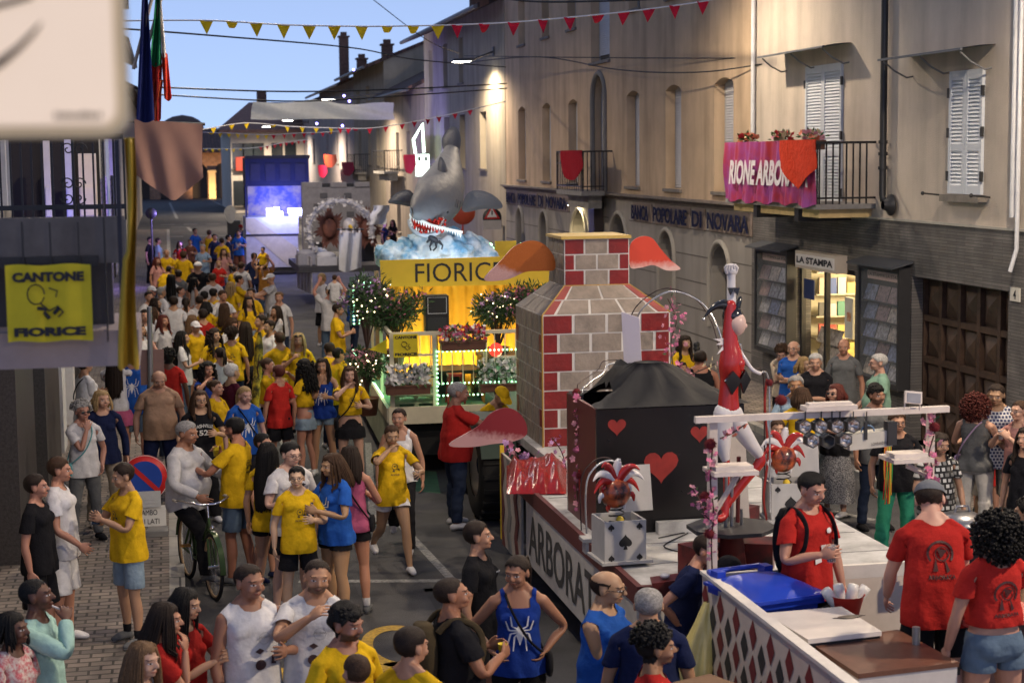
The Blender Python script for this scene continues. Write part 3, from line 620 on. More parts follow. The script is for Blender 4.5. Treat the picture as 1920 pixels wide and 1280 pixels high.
# HOUSES FURTHER DOWN THE STREET
tile=brickmat('roof_tiles',(.16,.085,.065),(.1,.06,.05),(.04,.03,.03),1,.25,.35,.03,.9,.8,'yx',.4)
def house(label,pl,pr,eave,col,wins,over=.7,depth=9,rise=1.8,name='house',Xp=XF,chim=(),ztops=None,ydir=None):
 """row house between two pixel columns of the facade plane"""
 Y0,Y1=sorted((yof(pl,Xp,250),yof(pr,Xp,250)))
 t=thing(name,label,'house',(Xp,Y0,0));of=-Vector(t.location)
 def ad(n,mb,mt,par=None,**k):
  o=obj(n,mb,mt,par or t,**k)
  if par is None:o.location=of
  return o
 holes=[]
 for(l,r,z0,z1)in wins:
  a,b=sorted((yof(l,Xp,250),yof(r,Xp,250)))
  if a>Y0 and b<Y1:holes.append((a,b,z0,z1))
 q=MB();wall(q,Xp,Y0,Y1,0,eave,holes,.3)
 q.add([(Xp,Y0,0),(Xp+depth,Y0,0),(Xp+depth,Y0,eave),(Xp+depth/2,Y0,eave+rise),(Xp,Y0,eave)],[(0,1,2,3,4)]);q.add([(Xp,Y1,0),(Xp+depth,Y1,0),(Xp+depth,Y1,eave),(Xp+depth/2,Y1,eave+rise),(Xp,Y1,eave)],[(0,1,2,3,4)])
 ad('wall',q,stucco('plaster_%d'%(hash(label)%997),col,.25))
 for h in holes:
  w_=window(t,Xp,h,'roller' if(int(h[0]*7)%3)else 'none');w_.location=of
 q=MB();sl=rise/(depth/2);e0=(Xp-over,eave-over*sl);rp=(Xp+depth/2,eave+rise)
 for(x0,z0,x1,z1)in((e0[0],e0[1],rp[0],rp[1]),(rp[0],rp[1],Xp+depth+.3,eave-.3*sl)):
  V=[(x0,Y0-.1,z0),(x0,Y1+.1,z0),(x1,Y1+.1,z1),(x1,Y0-.1,z1)];V+=[(x,y,z+.18)for x,y,z in V]
  q.add(V,[(0,1,2,3),(4,5,6,7),(0,1,5,4),(1,2,6,5),(2,3,7,6),(3,0,4,7)])
 rf=ad('roof',q,tile)
 q=MB();q.tube([(e0[0]-.06,Y0-.1,e0[1]+.06),(e0[0]-.06,Y1+.1,e0[1]+.06)],.08,8);obj('gutter',q,mat('gutter_metal',(.15,.15,.16),.5,.4),rf)
 for(cy_,cx_o,h_)in chim:
  q=MB();y=Y0+(Y1-Y0)*cy_;zb=eave+cx_o*sl;q.b2((Xp+cx_o-.3,y-.3,zb-.2),(Xp+cx_o+.3,y+.3,zb+h_));q.b2((Xp+cx_o-.38,y-.38,zb+h_),(Xp+cx_o+.38,y+.38,zb+h_+.1));q.b2((Xp+cx_o-.2,y-.2,zb+h_+.1),(Xp+cx_o+.2,y+.2,zb+h_+.35));obj('chimney',q,mat('chimney_brick',(.14,.08,.06),.9,noise=.4),rf)
 return t
house('cream house with tall narrow windows next beyond the bank',947.5,797,9.6,(.42,.37,.28),[(806,813,7.2,8.9),(833,841,7.2,8.9),(862,870,7.2,8.9),(806,813,4,6),(833,843,4,6),(862,872,4,6),(900,912,4,6)],chim=((.35,.9,1.2),(.6,1.1,.5)),over=.9)
house('grey beige house with lower brown tiled roof beyond the cream house',796.5,722,7.6,(.33,.28,.24),[(742,748,4,5.6),(762,769,4,5.6),(780,787,4,5.6),(742,749,.8,2.6),(770,780,.8,2.6)],rise=2.2)
house('tall grey house with overhanging eaves beyond the low brown roof',721.5,664,9.3,(.36,.31,.24),[(672,677,4,5.9),(690,695,4,5.9),(706,711,4,5.9),(670,676,7,8.3),(688,694,7,8.3)],chim=((.7,1.5,.8),),over=1.0)
house('pale violet lit house with long dark roof and tall chimney',663.5,600,9.0,(.38,.35,.36),[(612,616,4,6),(630,634,4,6),(648,652,4,6),(612,616,.8,2.6)],chim=((.55,.8,3.0),(.25,1.2,1)),over=.9)
house('narrow far house with dark eaves behind the white canvas',599.5,545,8.6,(.34,.32,.34),[(556,560,4,5.8),(572,576,4,5.8),(586,590,4,5.8)],over=.9)
ch=thing('corner_house','pale distant house facing down the street with hipped brown roof above the stage truck','house',(P(490,300,Y=140).x,140,0));of=-Vector(ch.location);xa,xb_=P(433,300,Y=140).x,P(600,300,Y=140).x;zt_=P(500,243,Y=140).z
q=MB();q.b2((xa,140,0),(xb_,141,zt_));q.b2((xa,141,0),(xa+.3,165,zt_));o=obj('wall',q,stucco('plaster_cream_far',(.55,.5,.44),.2),ch);o.location=of
q=MB();r0,r1=P(470,190,Y=143),P(560,185,Y=143);e=.9
q.add([(xa-e,139.2,zt_),(xb_,139.2,zt_),(xb_,160,zt_),(xa-e,160,zt_),(r0.x,146,r0.z),(r1.x+2,146,r0.z)],[(0,1,5,4),(0,4,3),(4,5,2,3),(1,2,5)]);q.b2((xa-e,139.2,zt_-.25),(xb_,139.5,zt_));o=obj('roof',q,mat('roof_far_brown',(.26,.15,.12),.9,noise=.3),ch);o.location=of
for px in(447,466,485,520,545):
 for z0 in(3.6,.6):
  x=P(px,300,Y=140).x;q=MB();q.b2((x-.45,139.93,z0),(x+.45,139.99,z0+2.0));w_=obj('window',q,glassm,ch);w_.location=of;q=MB();q.b2((x-.55,139.8,z0-.12),(x+.55,139.99,z0-.001));obj('sill',q,stone,w_)
x=P(465,300,Y=140).x;q=MB();q.b2((x-1,139.5,3.4),(x+1,139.6,4.5));o=obj('balcony_panel',q,mat('panel_red_dark',(.4,.05,.03),.6),ch);o.location=of
q=MB();q.b2((P(486,0,Y=148).x-.4,148,zt_),(P(486,0,Y=148).x+.4,148.8,P(486,172,Y=148).z));o=obj('chimney',q,mat('chimney_brick',(.14,.08,.06),.9,noise=.4),ch);o.location=of
balc(700,720,10.1,3.75,4.75,'iron balcony on the grey house beyond the red cloths',8)
balc(652,664,10.1,3.6,4.6,'little balcony on the violet lit house behind the shark float',8)
for(pl,pr,t_,b_,col,lab)in((757,779,290,326,(.5,.02,.02),'red round ended cloth on the beige wall behind the white cross sign'),(608,631,290,314,(.7,.06,.02),'orange cloth hanging highest among three on the violet lit house'),(596,613,310,333,(.45,.01,.06),'crimson cloth hanging lowest beneath the orange one'),(641,663,304,330,(.3,.0,.04),'dark crimson cloth on the far balcony rail behind the castle float')):
 ya,yb=sorted((yof(pl,9.95,300),yof(pr,9.95,300)));pennon('hanging_cloth',lab,'banner',9.95,ya,yb,P((pl+pr)/2,t_,X=9.95).z,P((pl+pr)/2,b_,X=9.95).z,col,'round')
ar=thing('arcade_building','brick arcade with tall round arches closing the end of the street','building',(4,190,0));of=-Vector(ar.location)
brk=brickmat('old_brick',(.3,.15,.09),(.36,.2,.12),(.2,.15,.12),1,.5,.2,.02,.9,.3,'xz',.3)
def xof(px,Y=190.):return P(px,330,Y=Y).x
q=MB();zt_=5.2;arch=[(xof(360),xof(389),3.0),(xof(405),xof(428),3.2),(xof(300),xof(335),3.0),(xof(245),xof(280),3.0)]
arch.sort();xs=[xof(200)]
for a,b,r_ in arch:
 q.b2((xs[-1],190,0),(a,191,zt_));n=12;zz=r_;rad=(b-a)/2
 for k in range(n):
  t0,t1=PI*k/n,PI*(k+1)/n;x0,x1=(a+b)/2-rad*math.cos(t0),(a+b)/2-rad*math.cos(t1);z0,z1=zz+rad*math.sin(t0),zz+rad*math.sin(t1)
  q.quad((x0,190,z0),(x1,190,z1),(x1,190,zt_),(x0,190,zt_));q.quad((x0,190,z0),(x1,190,z1),(x1,191,z1),(x0,191,z0))
 xs.append(b)
q.b2((xs[-1],190,0),(xof(436),191,zt_));o=obj('wall',q,brk,ar);o.location=of
q=MB();q.b2((xof(200),195,0),(xof(436),195.3,zt_));o=obj('back_wall',q,mat('arcade_back',(.12,.1,.09),.9),ar);o.location=of
q=MB();q.add([(xof(200),188.5,zt_),(xof(436),188.5,zt_),(xof(436),200,zt_+2.6),(xof(200),200,zt_+2.6)],[(0,1,2,3)]);q.add([(xof(200),188.5,zt_-.2),(xof(436),188.5,zt_-.2),(xof(436),188.5,zt_),(xof(200),188.5,zt_)],[(0,1,2,3)]);o=obj('roof',q,tile,ar);o.location=of
q=MB()
a=xof(389);q.b2((a+.1,189.6,0),(a+.85,189.99,2.9));q.b2((a+.02,189.55,2.9),(a+.95,189.99,3.1))
o=obj('pilaster',q,mat('pilaster_cream',(.5,.38,.22),.8),ar);o.location=of
q=MB();q.lathe([(2.6,0),(2.5,.6),(2,1.1),(1.2,1.5),(.1,1.7)],(xof(345,215.),215,8),24);q.lathe([(2.6,-8),(2.6,0)],(xof(345,215.),215,8),24);tag(obj('domed_roof',q,mat('dome_dark',(.1,.07,.06),.9)),'low dark dome rising behind the brick arcade','dome')
lamp_light('arcade_light','SPOT',(xof(395)+.2,187,.4),450,(1,.65,.3),.2,aim=(0,1,.7),spot=120)
# STREET LAMPS
lampm=glow('street_lamp_glow',(1,.93,.78),20);lamph=mat('lamp_head_grey',(.1,.1,.11),.5,.3)
def street_lamp(X,Y,z,label,wallX=XF,energy=260,emis=True):
 t=thing('street_lamp',label,'street lamp',(X,Y,z),group='street lamps on brackets over the road');q=MB()
 q.add([(-.38,-.16,0),(.38,-.16,.02),(.38,.16,.02),(-.38,.16,0),(-.3,-.11,.1),(.38,-.12,.13),(.38,.12,.13),(-.3,.11,.1)],[(0,3,2,1),(4,5,6,7),(0,1,5,4),(1,2,6,5),(2,3,7,6),(3,0,4,7)])
 obj('housing',q,lamph,t);q=MB();q.box((-.02,0,-.012),(.6,.24,.02));obj('lamp_panel',q,lampm,t)
 q=MB();q.tube([(.36,0,.07),(wallX-X,0,.35)],.035,8);q.box((wallX-X-.03,0,.35),(.05,.2,.3));obj('bracket',q,lamph,t)
 lamp_light('street_lamp_light','SPOT',(X,Y,z-.06),energy*.72,(1,.8,.57),.12,aim=(0,0,-1),spot=165,blend=.5)
def lampat(px,py,Y):p=P(px,py,Y=Y);return p.x,p.y,p.z
street_lamp(*lampat(867,116,57.5),'bright street lamp on a long arm at the bank corner, beneath the bunting',energy=1000)
street_lamp(*lampat(617,187,84),'lit street lamp over the white canvas stretched across the street',energy=2800)
street_lamp(*lampat(540,226,110),'small lit street lamp just beneath the white canvas',energy=2800)
street_lamp(*lampat(500,238,135),'faint far street lamp beyond the canvas, lowest of the lamps',energy=3000)
street_lamp(8.2,30,8.6,'street lamp over the newsagent balcony above the picture',energy=800)
street_lamp(9.6,7.0,7.6,'street lamp over the bar trailer beside the garage',energy=1900)
street_lamp(9.4,17,7.9,'street lamp over the garage door and red shirted helpers',energy=1050)
street_lamp(1.4,13,8.0,'street lamp over the cyclist and the shaded pavement',XL,450)
street_lamp(1.4,27,8.7,'street lamp over the packed white shirted crowd',XL,800)
street_lamp(1.4,46,9.6,'street lamp over the far yellow shirted group',XL,1300)
street_lamp(2.6,-3.5,7.4,'street lamp behind the box sign and the photographer balcony',XL,650)
# WIRES
blackw=mat('cable_black',(.02,.02,.022),.6,noise=0)
def curve_pts(pts,n=10):
 """smooth curve through points"""
 out=[];Pn=[Vector(p)for p in pts]
 for i in range(len(Pn)-1):
  p0,p1,p2,p3=Pn[max(i-1,0)],Pn[i],Pn[i+1],Pn[min(i+2,len(Pn)-1)]
  for k in range(n):
   t=k/n;out.append(.5*((2*p1)+(p2-p0)*t+(2*p0-5*p1+4*p2-p3)*t*t+(3*p1-p0-3*p2+p3)*t**3))
 return out+[Pn[-1]]
def wire(pts,r,label,mt=blackw,name='cable'):
 W_=[P(px,py,Y=Y)for px,py,Y in pts]
 q=MB();q.tube(curve_pts(W_),r,6);return tag(obj(name,q,mt),label,'cable')
wire([(200,52,30),(410,68,33),(660,90,40),(780,112,46),(948,126,54)],.016,'black cable sagging across the sky from flags to bank corner')
wire([(300,164,40),(550,172,44),(780,166,48),(950,157,54)],.02,'upper of two parallel dark cables above the white canvas')
wire([(300,178,40),(560,190,44),(780,178,48),(950,166,54)],.018,'lower of two parallel dark cables above the white canvas')
wire([(870,105,52),(1000,107,45),(1200,109,38),(1430,109,31),(1690,103,25.5),(1812,98,23.4)],.012,'thin straight wire strung along the bank facade')
wire([(870,118,52),(1010,107,45),(1160,131,39),(1300,136,34),(1420,122,31),(1500,106,29.5),(1700,104,25.5),(1812,95,23.4)],.014,'sagging pale wire looped along bank and balcony house')
wire([(1812,98,23.2),(1870,88,22.3),(1950,100,21)],.018,'short cable clipped above the small shuttered window')
wire([(1870,88,22.3),(1900,72,21.5),(1960,40,20)],.014,'barbed looking wire rising beside the white downpipe')
wire([(700,0,50),(800,75,52),(860,100,56)],.014,'thin wire hanging steeply down to the bright corner lamp')
wire([(930,-4,40),(1020,4,38),(1200,0,34),(1320,-8,30)],.02,'dark cable skimming the upper bank windows')
# BUNTING
YEL,RD=(.72,.5,.02),(.45,.015,.04)
def bunting(line,flags,Y,label,size,grp='strings of small pennants over the street',ywave=None):
 W_=[P(px,py,Y=Y)for px,py in line];t=thing('bunting',label,'bunting',W_[0]);of=-Vector(t.location)
 q=MB();pts=curve_pts(W_);q.tube(pts,.008+.00012*Y,5);s_=obj('string',q,mat('string_white',(.6,.6,.62),.7,noise=0),t);s_.location=of
 me={};r=random.Random(int(Y))
 for px,c in flags:
  best=min(range(len(pts)-1),key=lambda i:abs(pixx(pts[i])-px));p=pts[best]
  a,b=pts[best],pts[best+1];xa,xb=pixx(a),pixx(b)
  if abs(xb-xa)>1e-6:p=a+(b-a)*max(-1,min(1,(px-xa)/(xb-xa)))
  q=MB();tw=r.uniform(-.5,.5);cu=r.uniform(-.3,.3)if r.random()>.2 else r.uniform(.9,1.5);w=size*.5;h=size*1.02
  u=Vector((math.cos(tw),math.sin(tw),0));n_=5;V=[]
  for k in range(n_+1):
   f=k/n_;dn=Vector((0,math.sin(cu*f),-math.cos(cu*f)))*h*f
   V+=[p-u*w*(1-f)+dn,p+u*w*(1-f)+dn]
  B=[v+Vector((0,.006,0))for v in V];fs=[(2*k,2*k+1,2*k+3,2*k+2)for k in range(n_)]
  q.add(V+B,fs+[tuple(i+len(V)for i in f)for f in fs]);o=obj('pennant',q,CLOTH,t,color=c);o.location=of
def pixx(p):
 d=CR.transposed()@(Vector(p)-Vector((0,0,CAMH)));return CX+F*d.x/-d.z
bunting([(200,40),(387,39),(532,47),(678,50),(775,49),(857,47),(963,42),(1068,33),(1169,23),(1265,11),(1335,0),(1400,-14)],[(x,YEL)for x in(387,435,481,532,580,627,678,726,775,821)]+[(x,RD)for x in(857,908,963,1018,1068,1121,1169,1216,1265,1318)],24,'large yellow then red triangular pennants strung highest across the street',.19)
bunting([(380,243),(460,231),(540,237),(620,240),(700,240),(800,224),(882,206),(950,190)],[(x,YEL)for x in(400,434,462,512,539,567,593,621)]+[(x,RD)for x in(638,653,667,693,723,754,777,802,823,853,881)],50,'middle string of yellow and orange red pennants rising to the bank corner',.17)
bunting([(380,248),(430,250),(500,253),(560,250),(610,248),(660,244)],[(x,YEL)for x in(396,413,429,446,461,483,499)]+[(x,RD)for x in(513,533,551,570,586,605,620)],62,'far string of small yellow and crimson pennants beneath the canvas',.17)
bunting([(380,279),(430,279),(480,277),(530,268),(580,262)],[(x,YEL)for x in(386,399,411,425,438,451)]+[(x,RD)for x in(489,501,515,526,537,548,560,570)],78,'lowest and farthest string of tiny pennants above the stage truck',.17)
q=MB();n,k=50,12;V=[]
for i in range(n+1):
 u=i/n;tp=P(474+(738-474)*u,191+2*u+5*math.sin(u*11)*math.sin(u*PI),Y=75);bt=P(470+(740-470)*u,224+1*math.sin(u*9),Y=76)
 for j in range(k+1):
  w=j/k;p=bt.lerp(tp,w);p.y+=.35*math.sin(u*13+w*3)*math.sin(w*PI);V.append(p)
q.add(V,[(i*(k+1)+j,(i+1)*(k+1)+j,(i+1)*(k+1)+j+1,i*(k+1)+j+1)for i in range(n)for j in range(k)],True)
tag(obj('canvas_banner',q,thin(mat('canvas_cream',(.7,.67,.6),.9,noise=.1),.5)),'long off white canvas stretched between houses above the street','banner')
# LEFT SIDE
q=MB();lh=[]
for k in range(10):
 y=16+k*5.2;lh.append((y,y+1.3,3.9,6.3))
wall(q,XL,13,66,0,10,lh,.3,-1);q.quad((XL,66,0),(XL-8,66,0),(XL-8,66,10),(XL,66,10));q.quad((XL,13,0),(XL-6,13,0),(XL-6,13,10),(XL,13,10))
lb=thing('terraced_house','brick faced house with tall door frames along the narrow pavement','house',(XL,13,0));ol=Vector((-XL,-13,0))
def lp(n,mb,mt,par=None,**kk):
 o=obj(n,mb,mt,par or lb,**kk)
 if par is None:o.location=ol
 return o
lp('wall',q,brickmat('grey_brick',(.25,.22,.2),(.3,.27,.24),(.14,.13,.12),1,.5,.22,.02,.9,.5,'yz',.3))
for h in lh:
 f=MB();f.b2((XL-.2,h[0],h[2]),(XL+.12,h[0]+.16,h[3]));f.b2((XL-.2,h[1]-.16,h[2]),(XL+.12,h[1],h[3]));w_=lp('window',f,mat('frame_white',(.6,.6,.62),.5))
 g=MB();g.quad((XL-.15,h[0],h[2]),(XL-.15,h[1],h[2]),(XL-.15,h[1],h[3]),(XL-.15,h[0],h[3]));obj('pane',g,glassm,w_)
q=MB();q.b2((XL-6,13,10),(XL+.8,66,10.3));lp('roof',q,tile)
gran=mat('granite_dark',(.05,.045,.045),.5,noise=.5,nscale=30,bump=.2)
for y0,y1,d,mt_,nm in((19.0,21.4,.32,gran,'pillar'),(21.8,22.5,.1,mat('teal_door',(.05,.22,.25),.6),'door'),(23.0,25.8,.34,gran,'pillar'),(26.2,27.0,.36,mat('frame_white',()),'door_frame'),(29,29.6,.36,mat('frame_white',()),'door_frame'),(33,35,.25,gran,'pillar'),(37.5,38.3,.34,mat('frame_white',()),'door_frame')):
 q=MB();q.b2((XL-.1,y0,.1),(XL+d,y1,3.0));lp(nm,q,mt_)
q=MB();q.b2((XL-.1,17,3.0),(XL+.5,40,3.3));lp('string_course',q,stone)
house('far terraced house beyond the brick faced one, violet lit along its front',205,228,9.0,(.45,.42,.42),[],Xp=-2.0,depth=-8,over=-.8,name='terraced_house')
house('distant low house on the shaded side just before the arcade',229,262,8.0,(.3,.27,.25),[],Xp=-2.0,depth=-8,over=-.8,name='terraced_house')
zt_,zb_=P(100,262,Y=13).z,P(100,414,Y=13).z
t=thing('balcony','wrought iron balcony with curled scrollwork in front of the brick house','balcony',(XL,13.3,zb_));of=-Vector(t.location)
xr=P(232,300,Y=13).x;xl=P(-60,300,Y=13).x
q=MB();q.b2((XL-.5,13.0,zb_-.32),(xr,13.8,zb_));o=obj('slab',q,mat('slab_grey_brown',(.17,.155,.14),.85,noise=.35),t);o.location=of
q=MB();q.b2((XL,13,zb_+.08),(xr,13.03,zb_+.115));q.b2((XL,13,zt_),(xr,13.03,zt_+.04));rl=obj('railing',q,iron,t);rl.location=of
for k in range(16):
 x=xl+k*(xr-xl)/15;q=MB();q.b2((x-.007,13.005,zb_),(x+.007,13.02,zt_));obj('baluster',q,iron,rl)
def scroll(cx_,cz,r0,turns,sgn,s2=1):
 return[(cx_+sgn*r0*(1-a/(turns*2*PI))*math.cos(a),13.0,cz+s2*r0*(1-a/(turns*2*PI))*math.sin(a))for a in np.linspace(0,turns*2*PI*.85,26)]
for px,py in((127,280),(150,280),(127,345),(148,345),(127,372),(148,372)):
 c=P(px,py,Y=13);q=MB();q.tube(scroll(c.x,c.z,.05,1.5,1 if px>135 else-1,1 if py!=372 else-1),.005,6);obj('scroll',q,iron,rl)
q=MB();c=P(137,300,Y=13);q.tube([(c.x,13,zb_),(c.x,13,zt_)],.012,6);obj('bar',q,iron,rl)
for pl,pr,y0,y1,cc,nm in((80,98,264,416,(.5,.48,.5),'pale'),(120,138,262,416,(.45,.45,.62),'violet'),(146,184,288,414,(.6,.52,.42),'cream'),(197,208,262,410,(.35,.4,.5),'blue')):
 a,b=P(pl,y0,Y=15.5),P(pr,y1,Y=15.5);q=MB();q.b2((a.x,15.5,b.z),(b.x,15.55,a.z));q.b2((a.x+.01,15.48,b.z+.05),(b.x-.01,15.499,b.z+.3))
 tag(obj('door_leaf',q,PAINT,color=cc),f'tall {nm} open door leaf behind the scrollwork balcony','door')
q=MB();a,b=P(84,262,Y=15.8),P(190,414,Y=15.8);q.b2((a.x-.3,15.8,b.z),(b.x,15.85,a.z));tag(obj('dark_screen',q,mat('screen_dark',(.015,.013,.015),.8)),'dark opening screen behind the pale door leaves','screen')
lamp_light('violet_door_light','POINT',(-.9,15.0,3.9),3,(.35,.3,1),.1)
def nbox(name,pl,pt,pr,pb_,Y0,Y1,mt_,label,cat,color=None,par=None):
 a,b=P(pl,pt,Y=Y0),P(pr,pb_,Y=Y0);q=MB();q.b2((a.x,Y0,b.z),(b.x,Y1,a.z))
 o=obj(name,q,mt_,color=color)
 if par:o.parent=par;o.location=-Vector(par.location)
 else:tag(o,label,cat)
 return o
c=P(120,640,Y=8)
t=thing('near_balcony','blurred balcony corner with grey mesh panel, dark posts and pinkish slab','balcony',c)
nbox('slab',-400,637,262,684,8.0,8.9,mat('slab_pinkish',(.33,.26,.25),.9),0,0,par=t)
nbox('mesh_panel',-400,492,185,500,8.02,8.05,iron,0,0,par=t)
nbox('panel',-400,416,236,492,8.1,8.13,mat('panel_grey_brown',(.16,.14,.13),.9,noise=.3),0,0,par=t)
for px in(-8,45,97,150):nbox('bar',px-3,416,px+3,640,8.0,8.02,iron,0,0,par=t)
nbox('backing',-400,500,215,640,8.3,8.4,mat('backing_dark',(.06,.055,.06),.9),0,0,par=t)
nbox('post',187,255,204,640,8.0,8.05,iron,0,0,par=t);nbox('post',214,262,236,642,7.9,7.95,mat('post_blue_black',(.015,.016,.03),.6),0,0,par=t)
t=thing('club_banner','square yellow banner with black capitals and a small emblem on the near balcony','banner',P(90,637,Y=7.9))
def onb(o):o.location=-Vector(t.location)
q=MB();a,b=P(9,498,Y=7.9),P(175,637,Y=7.9);V=[]
for i in range(13):
 for j in range(9):V.append((a.x+(b.x-a.x)*i/12,7.9+.006*math.sin(i*1.3),b.z+(a.z-b.z)*j/8+.004*math.sin(i*.9)))
q.add(V,[(i*9+j,(i+1)*9+j,(i+1)*9+j+1,i*9+j+1)for i in range(12)for j in range(8)],True);onb(obj('cloth',q,mat('banner_yellow',(.62,.5,.02),.8),t))
q=MB();W_,H_=b.x-a.x,a.z-b.z;ink=mat('ink',())
lettering(q,'CANTONE',(a.x+W_*.08,7.885,a.z-H_*.22),(W_*.84,0,0),(0,0,H_*.13),bold=.06);lettering(q,'FIORICE',(a.x+W_*.08,7.885,b.z+H_*.07),(W_*.84,0,0),(0,0,H_*.12),bold=.06);onb(obj('lettering',q,ink,t))
q=MB()
def em(pts,r=.003):q.tube([(a.x+W_*x,7.885,b.z+H_*y)for x,y in pts],r,5)
em([(.35+.1*math.cos(s*.5),.62+.13*math.sin(s*.5))for s in range(13)]);em([(.4,.5),(.5,.4),(.6,.46),(.66,.38),(.6,.32)],.004);em([(.36,.44),(.46,.42),(.44,.38),(.5,.3)],.009);em([(.55,.36),(.62,.44)],.009);em([(.5,.7),(.6,.66),(.58,.58)])
onb(obj('emblem',q,ink,t))
q=MB();V=[];n=30
for i in range(n+1):
 u=i/n;py=258+(690-258)*u;wl,wr=228-(2 if u>.5 else-4)+6*math.sin(u*5),252+8*u+3*math.sin(u*7)
 for j in range(7):
  w=j/6;p=P(wl+(wr-wl)*w,py,Y=7.4);p.y+=.12*math.sin(w*9+u*3)*(.6+.4*u)+.03;V.append(p)
B=[p+Vector((0,.01,0))for p in V]
fs=[(i*7+j,i*7+j+1,(i+1)*7+j+1,(i+1)*7+j)for i in range(n)for j in range(6)]
q.add(V+B,fs+[tuple(len(V)+k for k in f)for f in fs],True);tag(obj('hanging_banner',q,mat('banner_yellow_deep',(.55,.34,.03),.8)),'long folded yellow banner hanging edge on beside the dark post','banner')
c=P(0,0,Y=2.25);t=thing('box_sign','large cream box sign with rounded corner, hanging very close overhead','sign',c);of=-c
def rrect(pl,pt,pr,pb_,Y,r):
 a,b=P(pl,pt,Y=Y),P(pr,pb_,Y=Y);pts=[(a.x,a.z)];pts.append((a.x,b.z));cx_,cz=b.x-r,b.z+r
 pts+=[(cx_+r*math.cos(t_),cz+r*math.sin(t_))for t_ in np.linspace(-PI/2,0,9)];pts.append((b.x,a.z));return pts
q=MB();q.prism(rrect(-500,-500,240,255,2.25,.03),(0,2.25,0),(1,0,0),(0,0,1),(0,.22,0));o=obj('frame',q,mat('sign_frame_cream',(.62,.52,.34),.5),t);o.location=of
q=MB();q.prism(rrect(-500,-500,218,235,2.24,.02),(0,2.24,0),(1,0,0),(0,0,1),(0,.008,0));o=obj('face',q,mat('sign_face_beige_glow',(.55,.46,.38),.6,noise=.04,emit=(.6,.47,.36),estr=.3),t);o.location=of  # faint emission added to the face in place of lamp light on it
q=MB();q.tube([P(x,y,Y=2.236)for x,y in((-60,150),(0,118),(35,90),(62,62),(78,42))],[.006,.0055,.004,.003,.001],6);q.tube([P(x,y,Y=2.236)for x,y in((-40,20),(20,4),(60,-8))],.004,6);o=obj('brush_stroke',q,mat('ink_brown',(.05,.035,.03),.6),t);o.location=of
q=MB();a,b=P(103,222,Y=2.236),P(192,210,Y=2.236)
r=random.Random(3)
for k in range(9):x=a.x+(b.x-a.x)*k/9;q.b2((x,2.234,a.z),(x+(b.x-a.x)/13,2.238,b.z-(r.random()*.003)))
o=obj('small_lettering',q,mat('ink_brown',()),t);o.location=of
ya=13.8;a,b=P(252,222,Y=ya),P(380,236,Y=ya);q=MB();n,k=26,18;V=[]
for i in range(n+1):
 u=i/n;lo_=325+50*min(1,(u/.55))-(0 if u<.62 else 42*((u-.62)/.38));top_=223+10*u
 for j in range(k+1):
  w=j/k;p=P(252+128*u+2*math.sin(w*4+u*3)*w,top_+(lo_-top_)*w,Y=ya);p.y+=.05*math.sin(u*7+w*1.5)*w*.8+.03*math.sin(u*15-w*4)*w;V.append(p)
fs=[(i*(k+1)+j,(i+1)*(k+1)+j,(i+1)*(k+1)+j+1,i*(k+1)+j+1)for i in range(n)for j in range(k)]
q.add(V+[p+Vector((0,.012,0))for p in V],fs+[tuple(len(V)+s for s in f)for f in fs],True)
t=thing('pointed_pennon','large plain brownish pink pointed cloth hanging from a rod beneath the flags','banner',a);o=obj('cloth',q,thin(mat('pennon_brown',(.36,.2,.15),.85,noise=.08),.3),t);o.location=-a
q=MB();q.tube([(XL,ya+.02,a.z+.06),(b.x+.02,ya+.02,b.z+.012)],.012,8);o=obj('rod',q,darkm,t);o.location=-a
def flag(label,strips,Y,pole,yb_):
 """flag hanging limp from a slanted pole: each strip is a narrow fold (pixel columns) of one colour"""
 t=thing('flag',label,'flag',P(*pole[0],Y=Y));of=-Vector(t.location)
 q=MB();q.tube([P(*pole[0],Y=Y+.05),P(*pole[1],Y=Y+.05)],.013,8);o=obj('flagpole',q,mat('flagpole',(.3,.25,.2),.5),t);o.location=of
 for(nm,col,tl,tr,bl,br,y0,y1)in strips:
  q=MB();V=[];n,k=8,16
  for i in range(n+1):
   u=i/n
   for j in range(k+1):
    w=j/k;px=(tl+(tr-tl)*u)*(1-w)+(bl+(br-bl)*u)*w;py=y0+(y1-y0)*w+(6*math.sin(u*3)if w>.9 else 0)
    p=P(px,py,Y=Y);p.y+=.06*math.sin(u*8+w*2+tl)-.02*w;V.append(p)
  fs=[(i*(k+1)+j,(i+1)*(k+1)+j,(i+1)*(k+1)+j+1,i*(k+1)+j+1)for i in range(n)for j in range(k)]
  q.add(V+[p+Vector((0,.01,0))for p in V],fs+[tuple(len(V)+s for s in f)for f in fs],True);o=obj(nm,q,FLAGC,t,color=col);o.location=of
FLAGC=thin(mat('flag_cloth',rough=.9,objcol=True,noise=.1),.4)
flag('limp dark blue flag hanging beside the tricolour',[('cloth',(.02,.03,.15),266,277,256,290,-10,224)],13.3,((300,-60),(250,130)),0)
flag('green white and red tricolour flag hanging limp above the pennon',[('green_band',(.02,.26,.1),292,300,281,303,-12,120),('white_band',(.9,.86,.8),299,301,303,312,-12,104),('red_band',(.8,.08,.04),302,314,308,322,100,184),('red_fold',(.55,.04,.03),282,304,290,302,118,222),('hem_fold',(.7,.12,.04),288,306,286,296,150,222)],13.6,((318,-60),(262,140)),0)
